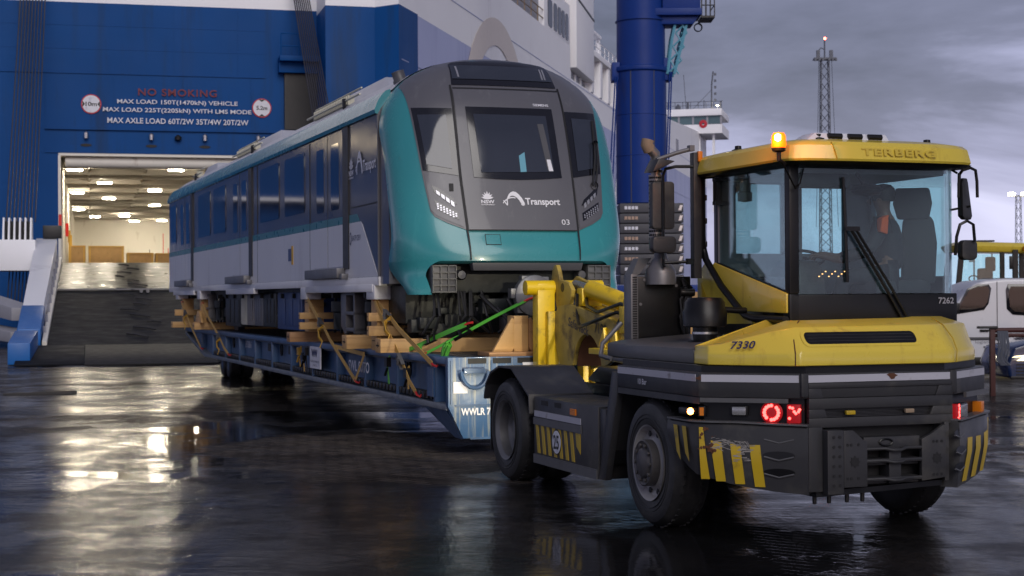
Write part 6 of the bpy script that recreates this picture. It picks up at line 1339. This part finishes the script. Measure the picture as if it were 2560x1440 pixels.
g = G(); g.box(-.26, .0, 1.2, 1.5, 1.85, 1.98); g.box(-.25, -.05, 1.15, 1.35, 1.6, 1.86); g.tube([(-.02, 1.3, 1.98), (.02, 1.28, 2.18), (-.05, 1.28, 2.24), (-.1, 1.3, 2.16)], .012, 6); obj('control_box', g, 'tug_black', con, bev=.01)
obj('inner_mirror', G().lathe((.50, .98, 2.62), 2, [(.0, 0), (.11, .02), (.14, .05), (.10, .09), (.0, .11)], 20), 'tug_black', tug)
obj('mirror_arm', G().tube([(.36, .90, 2.80), (.42, .92, 2.74), (.48, .97, 2.68)], .016, 6), 'tug_black', tug)
obj('ceiling_lamp', G().lathe((-.12, 1.9, 2.62), 2, [(.0, 0), (.06, .01), (.062, .08), (.05, .09), (.05, .2)], 16), 'steel_warm', tug)
obj('sun_visor', G().box(-.18, .30, .90, 1.0, 2.68, 2.80), 'tug_grey', tug, bev=.02)
g = G(); random.seed(9)
for k in range(9): obj('dash_light', G().box(.26+k*.03, .268+k*.03, 1.33, 1.34, 1.98+.02*(k % 3), 1.988+.02*(k % 3)), 'dash_on', con)
# wipers and outside mirrors
g = G(); g.tube([(.69, .765, 1.64), (.56, .77, 1.85), (.22, .77, 2.36)], .013, 6); g.tube([(.73, .765, 1.66), (.60, .77, 1.87), (.27, .77, 2.35)], .012, 6); g.tube([(.17, .785, 2.76), (.185, .785, 2.40), (.20, .785, 1.93)], .014, 6); g.box(.17, .30, .755, .79, 2.335, 2.37); obj('wiper', g, 'tug_black', tug)
g = G(); g.tube([(1.30, .88, 2.80), (1.31, .84, 2.84), (1.37, .82, 2.86), (1.42, .82, 2.84), (1.44, .83, 2.75), (1.45, .84, 2.62)], .013, 6); g.tube([(1.26, .95, 2.86), (1.30, .90, 2.82)], .010, 6); g.tube([(1.30, .88, 2.62), (1.30, .87, 2.82)], .014, 6); g.tube([(1.26, .95, 2.52), (1.40, .86, 2.55)], .01, 6)
g.tube([(1.29, .92, 2.15), (1.29, .90, 2.30), (1.31, .88, 2.40), (1.37, .87, 2.43), (1.43, .87, 2.40), (1.45, .88, 2.26)], .013, 6); obj('mirror_bracket', g, 'tug_black', tug)
obj('mirror', G().loft([[(1.345, .86, 2.44), (1.43, .90, 2.44), (1.43, .94, 2.44), (1.345, .92, 2.44)], [(1.32, .85, 2.47), (1.445, .90, 2.47), (1.445, .96, 2.47), (1.32, .93, 2.47)], [(1.315, .85, 2.74), (1.40, .89, 2.74), (1.40, .95, 2.74), (1.315, .93, 2.74)], [(1.33, .86, 2.78), (1.39, .89, 2.78), (1.39, .93, 2.78), (1.33, .92, 2.78)]]), 'tug_grey', tug, bev=.012)
obj('mirror', G().prism(rrect(1.345, 1.495, 2.11, 2.275, .04), 1, .90, .98), 'tug_grey', tug, bev=.02)
# rear deck: fenders, step box, fifth wheel
for sg in (-1, 1):
    X0, X1 = sorted((sg*1.28, sg*.62)); fp = [(5.50, .80), (5.44, .95), (5.28, 1.07), (5.02, 1.14), (4.62, 1.14), (4.12, .90), (4.10, .72)]; fi = [(y+(-.02 if y > 4.9 else .02), z-.02) for y, z in fp]
    obj('rear_fender', G().prism(fp+fi[::-1], 0, X0, X1), 'tug_grey', tug, ang=25, bev=.004)
    X0, X1 = sorted((sg*1.245, sg*.62)); sb = obj('step_box', G().box(X0, X1, 2.46, 4.07, .26, .885), 'tug_grey', tug, bev=.01)
    Xf = sg*1.245
    def sidebox(name, y0, y1, z0, z1, d, m, par=sb): a, b_ = sorted((Xf, Xf+sg*d)); return obj(name, G().box(a, b_, y0, y1, z0, z1), m, par)
    sidebox('reflective_stripe', 2.86, 4.05, .70, .755, .005, 'reflect_white'); sidebox('side_rail', 2.84, 4.06, .625, .69, .012, 'tug_grey_light'); sidebox('lower_rail', 2.48, 4.06, .26, .345, .012, 'tug_grey_light')
    sidebox('side_reflector', 2.97, 3.10, .775, .83, .012, 'amber')
    for y0 in (3.70, 3.35): sidebox('grip_slot', y0, y0+.16, .815, .86, .004, 'dark_gap')
    for k in range(8):
        y = 2.92+k*.148; P = [(y+.065, .62), (y-.005, .62), (max(2.86, y-.06), .36), (y+.01, .36)] if k else [(y+.065, .62), (2.87, .62), (2.87, .44), (y+.04, .5)]
        a, b_ = sorted((Xf, Xf+sg*.004)); obj('hazard_stripe', G().prism(P, 0, a, b_), 'hazard_yellow', sb)
    a, b_ = sorted((Xf+sg*.004, Xf+sg*.008)); ds = obj('speed_disc', G().prism(arc(3.45, .50, .115, 0, 360, 28)[:-1], 0, a, b_), 'black_paint', sb)
    a, b_ = sorted((Xf+sg*.008, Xf+sg*.011)); obj('disc_face', G().prism(arc(3.45, .50, .105, 0, 360, 28)[:-1], 0, a, b_), 'sign_white', sb)
    if sg < 0: text('disc_lettering', sb, '25', (-1.259, 3.52, .435), LY, EZ, .14, .13, 'black_paint', bold=.02)
    obj('side_locker', G().box(*sorted((sg*1.235, sg*.65)), 2.30, 2.455, .40, .87), 'tug_black', tug, bev=.01)
    if sg < 0: obj('locker_label', G().box(-1.16, -1.0, 2.294, 2.30, .73, .77), 'box_blue', tug)
fwp_ = [(3.0, 1.0), (3.2, 1.12), (4.4, 1.14), (4.7, 1.0), (4.4, .96), (3.2, .96)]
obj('fifth_wheel', G().prism(fwp_, 0, -.45, .45).box(-.6, .6, 2.62, 2.72, .9, 1.25).box(-.5, .5, 3.2, 4.6, .88, .97), 'tug_black', tug, bev=.015)
gp = obj('chassis_gusset', G().prism([(2.10, .90), (3.05, .90), (2.10, 1.20)], 0, -.66, -.62), 'tug_grey', tug, bev=.006)
obj('warning_triangle', G().prism([(2.62, .945), (2.46, .945), (2.54, 1.04)], 0, -.664, -.66), 'hazard_yellow', gp)
g = G(); random.seed(8)
for k in range(9): g.tube([(-.5+.1*k, 2.5, 1.3), (-.45+.1*k, 2.9, 1.12+.02*(k % 3)), (-.4+.08*k, 3.3, 1.16)], .025, 6)
g.box(-.5, .5, 2.5, 3.0, .95, 1.1); obj('air_lines', g, 'tug_black', tug)
def wheel(x, y, side, dual=False, steer=False):
    """side -1: outer face towards -x"""
    R = .508; o = (x, y, R); s = side
    w_ = .66 if dual else .32
    pr = [(.29, .012), (.33, .004), (.42, -.002), (.468, .012), (.495, .045), (R, .075)]
    g = G()
    def tyre(d):
        P = [(r, -s*(h+d)) for r, h in pr]+[(r, -s*(.32-h+d)) for r, h in pr[::-1]]; g.lathe(o, 0, P, 56)
        for q in (.10, .16, .22): g.lathe(o, 0, [(R+.002, -s*(d+q-.012)), (R+.002, -s*(d+q+.012))], 56)
    tyre(0)
    if dual: tyre(.34)
    for k in range(44):
        a = 2*pi*k/44; ca, sa = cos(a), sin(a); q = lambda r, h: Vector((x-s*h, y+r*ca, R+r*sa))
        for h0, h1 in ((.070, .095), (.225, .25)): g.hexa([q(R-.016, h0)+Vector((0, -sa*d, ca*d)) for d in (-.012, .012)]+[q(R-.016, h1)+Vector((0, -sa*d, ca*d)) for d in (.012, -.012)]+[q(R+.006, h0)+Vector((0, -sa*d, ca*d)) for d in (-.012, .012)]+[q(R+.006, h1)+Vector((0, -sa*d, ca*d)) for d in (.012, -.012)])
    for r in (.355, .385): g.lathe(o, 0, [(r-.004, s*.001), (r, s*.005), (r+.004, s*.001)], 56)
    t_ = obj('wheel', g, 'tyre', tug, ang=30)
    if steer:
        obj('rim', G().lathe(o, 0, [(.29, -s*.0), (.302, -s*-.006), (.285, -s*.012), (.262, -s*.05), (.225, -s*.06), (.175, -s*.02), (.0, -s*.02)], 48), 'rim_white', t_)
        for k in range(10): a = 2*pi*k/10; obj('rim_hole', G().lathe((x-s*.048, y+.236*cos(a), R+.236*sin(a)), 0, [(.0, s*.006), (.024, s*.005), (.024, 0)], 12), 'dark_gap', t_)
        obj('hub', G().lathe(o, 0, [(.185, s*-.02), (.185, s*.045), (.175, s*.052), (.155, s*.045), (.125, s*.040), (.115, s*.055), (.10, s*.062), (.0, s*.064)], 40), 'hub_grey', t_)
        for k in range(10): a = 2*pi*k/10; obj('wheel_nut', G().lathe((x+s*.043, y+.142*cos(a), R+.142*sin(a)), 0, [(.017, 0), (.017, s*.018), (.0, s*.02)], 6), 'hub_grey', t_)
    else:
        obj('rim', G().lathe(o, 0, [(.295, s*.004), (.302, s*.006), (.288, -s*.01), (.268, -s*.03), (.262, -s*.12), (.235, -s*.15), (.225, -s*.20), (.12, -s*.21), (.12, -s*.13), (.11, -s*.11), (.0, -s*.11)], 48), 'steel_grey', t_)
        for k in range(10): a = 2*pi*k/10; obj('wheel_nut', G().lathe((x-s*.205, y+.165*cos(a), R+.165*sin(a)), 0, [(.016, 0), (.016, s*.03), (.0, s*.032)], 6), 'hub_grey', t_)
wheel(-1.25, 1.395, -1, steer=True); wheel(1.25, 1.395, 1, steer=True); wheel(-1.25, 4.893, -1, dual=True); wheel(1.25, 4.893, 1, dual=True)
obj('mud_flap', G().box(-1.2, -.65, 5.50, 5.52, .25, .85).box(.65, 1.2, 5.50, 5.52, .25, .85), 'rubber', tug)
# working lamps that light the coupling
def worklamp(p, tgt, en, size, blend=.6):
    p, tgt = Vector(p), Vector(tgt); d = (tgt-p).normalized()
    h = obj('work_lamp', G().lathe(p-d*.10, tuple(d), [(.0, 0), (.05, .0), (.075, .06), (.075, .09)], 18), 'tug_black', tug); obj('lamp_lens', G().lathe(p-d*.012, tuple(d), [(.0, .004), (.07, .0)], 18), 'work_on', h)
    ld = bpy.data.lights.new('work_light', 'SPOT'); ld.energy = en; ld.color = (1, .90, .66); ld.spot_size = radians(size); ld.spot_blend = blend; ld.shadow_soft_size = .06
    lo = bpy.data.objects.new('work_light', ld); C.objects.link(lo); lo.parent = tug; lo.location = p+d*.05-ORI[tug.name]; lo.rotation_euler = (-d).to_track_quat('Z', 'Y').to_euler()
worklamp((-.05, 2.30, 2.78), (.1, 7.0, 1.75), 360, 46); worklamp((-.86, 5.66, .74), (-.92, 7.25, .62), 95, 62); worklamp((.86, 5.66, .74), (1.0, 7.25, .7), 95, 62)

# ================================================================== driver
def skinned(name, joints, bones, m, par, sub=2):
    me = bpy.data.meshes.new(name); me.from_pydata([j[0] for j in joints], bones, []); o = bpy.data.objects.new(name, me); C.objects.link(o)
    sk = o.modifiers.new('skin', 'SKIN'); sk.use_smooth_shade = True
    for i, j in enumerate(joints):
        v = me.skin_vertices[0].data[i]; r = j[1]; v.radius = r if isinstance(r, tuple) else (r, r); v.use_root = (i == 0)
    sb = o.modifiers.new('sub', 'SUBSURF'); sb.levels = sub; sb.render_levels = sub
    dg = bpy.context.evaluated_depsgraph_get(); m2 = bpy.data.meshes.new_from_object(o.evaluated_get(dg)); o.modifiers.clear(); o.data = m2; bpy.data.meshes.remove(me)
    m2.materials.clear(); m2.materials.append(M[m]); o.parent = par
    for p in m2.polygons: p.use_smooth = True; p.material_index = 0
    ORI[o.name] = Vector((0, 0, 0)); return o
drv = thing('person', 'driver in dark jacket with orange shoulder panel seated in the tractor cab', 'person', TU, (.86, 1.2, 1.93))
def vrel(x, y, z): return (x-.86, y-1.2, z-1.93)
J = [(vrel(.86, 1.22, 2.00), (.13, .12)), (vrel(.84, 1.22, 2.16), (.12, .11)), (vrel(.82, 1.21, 2.34), (.15, .11)), (vrel(.80, 1.20, 2.44), (.09, .08)), (vrel(.785, 1.195, 2.51), (.052, .055)), (vrel(.775, 1.195, 2.58), (.070, .080)), (vrel(.77, 1.20, 2.65), (.080, .092)), (vrel(.772, 1.19, 2.71), (.055, .062)),
     (vrel(.70, 1.06, 2.40), .062), (vrel(.60, 1.10, 2.20), .050), (vrel(.46, 1.34, 2.12), .040), (vrel(.40, 1.46, 2.15), .030),
     (vrel(.92, 1.36, 2.40), .062), (vrel(.82, 1.48, 2.20), .050), (vrel(.60, 1.62, 2.14), .040), (vrel(.50, 1.66, 2.17), .030),
     (vrel(.76, 1.16, 1.99), .085), (vrel(.52, 1.34, 1.98), .068), (vrel(.46, 1.44, 1.72), .050), (vrel(.38, 1.52, 1.66), .040),
     (vrel(.88, 1.34, 1.99), .085), (vrel(.66, 1.52, 1.98), .068), (vrel(.60, 1.60, 1.72), .050), (vrel(.52, 1.68, 1.66), .040)]
B = [(0, 1), (1, 2), (2, 3), (3, 4), (4, 5), (5, 6), (6, 7), (2, 8), (8, 9), (9, 10), (10, 11), (2, 12), (12, 13), (13, 14), (14, 15), (0, 16), (16, 17), (17, 18), (18, 19), (0, 20), (20, 21), (21, 22), (22, 23)]
for wi, base, d in ((11, Vector((.40, 1.46, 2.15)), Vector((-.5, .85, .05))), (15, Vector((.50, 1.66, 2.17)), Vector((-.8, .5, .05)))):
    sd = Vector((d.y, -d.x, 0)).normalized()
    palm = len(J); J.append((vrel(*(base+d*.05)), (.034, .018))); B.append((wi, palm))
    for k, l in enumerate((.060, .070, .066, .052)):
        a = len(J); off = sd*(.028-.019*k); J.append((vrel(*(base+d*.085+off)), .0095)); J.append((vrel(*(base+d*(.085+l*.5)+off+Vector((0, 0, -.012)))), .0085)); J.append((vrel(*(base+d*(.085+l*.75)+off+Vector((0, 0, -.04)))), .0075)); B += [(palm, a), (a, a+1), (a+1, a+2)]
    a = len(J); J.append((vrel(*(base+d*.04+sd*.045)), .011)); J.append((vrel(*(base+d*.07+sd*.055+Vector((0, 0, -.02)))), .009)); B += [(palm, a), (a, a+1)]
skinned('body', J, B, 'skin', drv)
skinned('jacket', [(J[0][0], (.145, .13)), (J[1][0], (.135, .125)), (J[2][0], (.165, .125)), (J[3][0], (.10, .09)), (J[8][0], .074), (J[9][0], .060), (J[10][0], .047), (J[12][0], .074), (J[13][0], .060), (J[14][0], .047)], [(0, 1), (1, 2), (2, 3), (2, 4), (4, 5), (5, 6), (2, 7), (7, 8), (8, 9)], 'cloth_dark', drv)
skinned('trousers', [(J[0][0], (.14, .125)), (J[16][0], .095), (J[17][0], .077), (J[18][0], .058), (J[20][0], .095), (J[21][0], .077), (J[22][0], .058)], [(0, 1), (1, 2), (2, 3), (0, 4), (4, 5), (5, 6)], 'cloth_dark', drv)
dd = bpy.data
def dobj(name, g, m, **k):
    o = obj(name, g, m, None, **k); o.location = (0, 0, 0); o.rotation_euler = (0, 0, 0); o.parent = drv; return o
dobj('hair', G().lathe(vrel(.782, 1.185, 2.60), 2, [(.088, 0), (.098, .05), (.094, .10), (.06, .135), (.0, .145)], 20), 'hair')
dobj('shoulder_panel', G().hexa([vrel(.63, .99, 2.34), vrel(.70, .99, 2.32), vrel(.70, 1.05, 2.32), vrel(.63, 1.05, 2.34), vrel(.64, .975, 2.45), vrel(.71, .985, 2.48), vrel(.71, 1.06, 2.48), vrel(.64, 1.06, 2.45)]), 'hivis', bev=.01)
dobj('face', G().lathe(vrel(.70, 1.25, 2.60), (-.7, .7, 0), [(.030, 0), (.022, .012), (.010, .028), (.0, .034)], 10), 'skin')
for dx, dy in ((.045, .058), (-.05, -.045)): dobj('ear', G().lathe(vrel(.775+dx*1.25, 1.197+dy*1.35, 2.60), (dx, dy, 0), [(.022, 0), (.026, .006), (.0, .012)], 10), 'skin')

# ================================================================== things at the right edge
van = thing('delivery_van', 'white delivery van parked behind the tractor, seen from its side', 'van', W0, (12, 37, 0))
vp = [(8.6, .30), (8.6, .85), (8.9, 1.15), (9.55, 1.30), (10.02, 1.85), (10.20, 2.03), (10.45, 2.11), (10.9, 2.15), (13.6, 2.15), (13.75, 1.9), (13.8, .35)]
obj('body', G().prism(vp, 1, 36, 37.85), 'van_white', van, bev=.07, seg=3)
def vwin(P, name='window'):
    f = obj(name, G().prism(P, 1, 35.985, 36.01), 'train_black', van, bev=.004); cx = sum(p[0] for p in P)/len(P); cz = sum(p[1] for p in P)/len(P)
    obj('pane', G().prism([(cx+(x-cx)*.86, cz+(z-cz)*.82) for x, z in P], 1, 35.978, 35.985), 'glass_van', f)
vwin([(9.75, 1.36), (10.42, 1.46), (10.52, 1.60), (10.58, 1.93), (10.52, 2.03), (10.28, 2.03), (10.05, 1.93)]); vwin([(10.92, 1.48), (11.05, 1.35), (11.9, 1.30), (11.95, 1.9), (11.85, 2.03), (10.95, 2.03), (10.9, 1.9)])
g = G()
for x in (10.70, 12.0): g.box(x, x+.015, 35.99, 36.0, .5, 2.08)
g.box(10.4, 13.7, 35.985, 36.0, .62, .66); obj('door_seam', g, 'under_grey', van)
obj('door_handle', G().box(10.32, 10.52, 35.96, 36.0, .98, 1.03), 'tug_black', van, bev=.01); text('side_lettering', van, 'logistics', (10.22, 35.992, .70), EX, EZ, .42, .09, 'grey_paint')
obj('sill_trim', G().box(8.7, 13.7, 35.96, 36.05, .25, .42), 'tug_black', van, bev=.01)
obj('mirror', G().box(9.62, 9.82, 35.75, 35.98, 1.38, 1.62), 'tug_black', van, bev=.03)
obj('roof_seam', G().box(10.35, 13.6, 36.2, 36.24, 2.15, 2.165), 'under_grey', van)
obj('side_moulding', G().box(10.0, 13.7, 35.97, 36.0, .80, .86), 'under_grey', van, bev=.008)
for x in (9.5, 12.6):
    w = obj('wheel', G().lathe((x, 36.0, .33), 1, [(.2, 0), (.31, .0), (.33, .04), (.33, .2), (.2, .22)], 28), 'tyre', van); obj('rim', G().lathe((x, 36.0, .33), 1, [(.0, -.005), (.2, -.004), (.2, .03)], 20), 'steel_grey', w)
car = thing('parked_car', 'dark blue car with its headlight on behind the red barrier', 'car', W0, (11, 30.6, 0))
cp = [(8.98, .28), (8.94, .55), (9.05, .84), (9.6, .98), (10.3, 1.02), (10.9, 1.42), (12.2, 1.44), (13.0, 1.05), (13.25, .95), (13.3, .35)]
g = G(); n = len(cp); g.loft([[(x+.06 if x < 9.2 else x, 29.62, z) for x, z in cp], [(x, 29.85, z+.01) for x, z in cp], [(x-.05 if x < 9.2 else x, 30.6, z+.02) for x, z in cp], [(x, 31.2, z) for x, z in cp], [(x+.16 if x < 9.2 else x, 31.4, z) for x, z in cp]]); obj('body', g, 'car_blue', car, bev=.05, seg=3, ang=45)
hl = obj('headlight', G().hexa([(9.05, 29.60, .60), (9.75, 29.58, .62), (9.75, 29.64, .62), (9.10, 29.9, .60), (9.18, 29.60, .68), (9.75, 29.58, .76), (9.75, 29.64, .76), (9.12, 29.9, .68)]), 'lens_clear', car, bev=.01)
obj('light_strip', G().prism([(9.06, .66), (9.75, .70), (9.75, .74), (9.12, .69)], 1, 29.565, 29.58), 'head_on', hl); obj('light_strip', G().prism([(9.14, .60), (9.27, .60), (9.42, .69), (9.29, .69)], 1, 29.57, 29.582), 'head_on', hl)
g = G()
for k in range(4): g.box(9.15, 9.9, 29.60, 29.615, .34+k*.06, .36+k*.06)
obj('lower_grille', g, 'tug_black', car); obj('bumper_trim', G().box(9.05, 13.2, 29.60, 29.68, .26, .32), 'tug_black', car, bev=.01)
for x in (10.0, 12.5): w = obj('wheel', G().lathe((x, 29.60, .31), 1, [(.2, 0), (.30, 0), (.31, .04), (.31, .2), (.2, .22)], 28), 'tyre', car); obj('rim', G().lathe((x, 29.6, .31), 1, [(.0, -.006), (.2, -.005), (.2, .03)], 20), 'steel_grey', w)
obj('side_window', G().prism([(10.45, 1.05), (11.0, 1.36), (12.1, 1.38), (12.6, 1.06)], 1, 29.60, 29.63), 'glass_van', car)
fen = thing('barrier', 'rust red steel barrier post and rails in front of the white van', 'barrier', W0, (8.82, 29, 0))
obj('post', G().box(8.49, 8.58, 28.96, 29.05, 0, 1.20), 'fence_red', fen, bev=.01); obj('post', G().box(11.2, 11.29, 28.96, 29.05, 0, 1.20), 'fence_red', fen, bev=.01)
obj('rail', G().box(8.28, 8.62, 28.93, 29.08, 1.20, 1.245), 'black_paint', fen, bev=.008); obj('rail', G().tube([(8.58, 29, 1.17), (13, 29, 1.17)], .045, 8), 'fence_red', fen); obj('rail', G().tube([(8.58, 29, 1.08), (13, 29, 1.08)], .035, 8), 'fence_red', fen)
g = G(); random.seed(2)
for k in range(9): x = 8.62+.02*k; g.tube([(x, 28.94, 1.16), (x+.02*sin(k), 28.9, .9+.05*sin(k*2)), (x-.03+.02*cos(k*3), 28.92, .68-.03*(k % 3)), (x+.05, 28.93, .55)], .016, 5)
obj('plastic_chain', g, 'mast_grey', None, base=(8.7, 28.94, 1.1), label='tangled dark chain draped over the red barrier', cat='chain')
# second tractor
t2 = thing('terminal_tractor', 'distant yellow dock tractor with empty seat, standing beyond the white van', 'tractor', W0, (15, 51, 0))
rr2 = obj('cab_roof', G().loft([[(13.7, 50, 3.10), (16.2, 50, 3.05), (16.2, 51.7, 3.05), (13.7, 51.7, 3.10)], [(13.6, 49.9, 3.3), (16.25, 49.9, 3.22), (16.25, 51.8, 3.22), (13.6, 51.8, 3.3)], [(13.9, 50.1, 3.42), (15.8, 50.1, 3.36), (15.8, 51.6, 3.36), (13.9, 51.6, 3.42)]]), 'tug_yellow', t2, bev=.04)
obj('roof_antenna', G().box(14.4, 14.9, 50.3, 50.6, 3.41, 3.46), 'tug_grey', rr2)
for x0, x1, y in ((13.75, 13.9, 50.02), (15.0, 15.12, 50.02), (15.35, 15.5, 49.9), (16.05, 16.2, 51.5), (13.75, 13.9, 51.5)): obj('cab_pillar', G().hexa([(x0-.15 if x0 < 14 else x0, y, 1.7), (x1-.15 if x0 < 14 else x1, y, 1.7), (x1-.15 if x0 < 14 else x1, y+.12, 1.7), (x0-.15 if x0 < 14 else x0, y+.12, 1.7), (x0, y, 3.15), (x1, y, 3.15), (x1, y+.12, 3.15), (x0, y+.12, 3.15)]), 'tug_black', t2)
obj('windscreen', G().box(13.8, 15.05, 50.06, 50.07, 1.8, 3.08), 'glass_cab', t2); obj('rear_window', G().box(13.9, 16.05, 51.55, 51.56, 1.8, 3.05), 'glass_cab', t2)
s2 = obj('seat', G().box(14.5, 14.95, 50.6, 50.9, 1.9, 2.6), 'seat_cloth', t2, bev=.08); obj('headrest', G().box(14.70, 15.0, 50.5, 50.7, 2.5, 2.95), 'seat_cloth', s2, bev=.06)
obj('steering_wheel', G().tube([(14.35+.14*cos(a), 50.7, 2.28+.09*sin(a)) for a in [2*pi*i/16 for i in range(17)]], .02, 6), 'tug_black', t2)
obj('bonnet', G().loft([[(13.2, 48.8, 1.2), (16.6, 48.8, 1.2), (16.6, 52, 1.2), (13.2, 52, 1.2)], [(13.4, 49.2, 1.75), (16.4, 49.2, 1.75), (16.4, 51.8, 1.75), (13.4, 51.8, 1.75)]]), 'tug_yellow', t2, bev=.05); obj('chassis', G().box(13.2, 16.6, 48.8, 55, .5, 1.2), 'tug_grey', t2, bev=.05)
obj('mirror', G().box(15.18, 15.30, 49.7, 49.78, 2.55, 2.95), 'tug_black', t2, bev=.02); obj('beacon', G().lathe((15.75, 49.85, 3.1), 2, [(.05, 0), (.12, .02), (.12, .14), (.0, .2)], 14), 'amber', t2)
for x in (13.5, 16.3):
    for y in (49.8, 54): w = obj('wheel', G().lathe((x-.16, y, .51), 0, [(.28, 0), (.49, .0), (.51, .05), (.51, .27), (.49, .32), (.28, .32)], 24), 'tyre', t2)
tp = thing('timber_pile', 'pale timber planks stacked beyond the tractor, beneath its exhaust', 'timber pile', W0, (3.3, 30, 0))
for k in range(9):
    obj('plank', G().box(2.5-.03*(k % 2), 4.3+.05*(k % 3), 29.5, 30.6, .12+k*.20, .29+k*.20), 'timber' if k % 2 else 'plywood', tp, bev=.01)
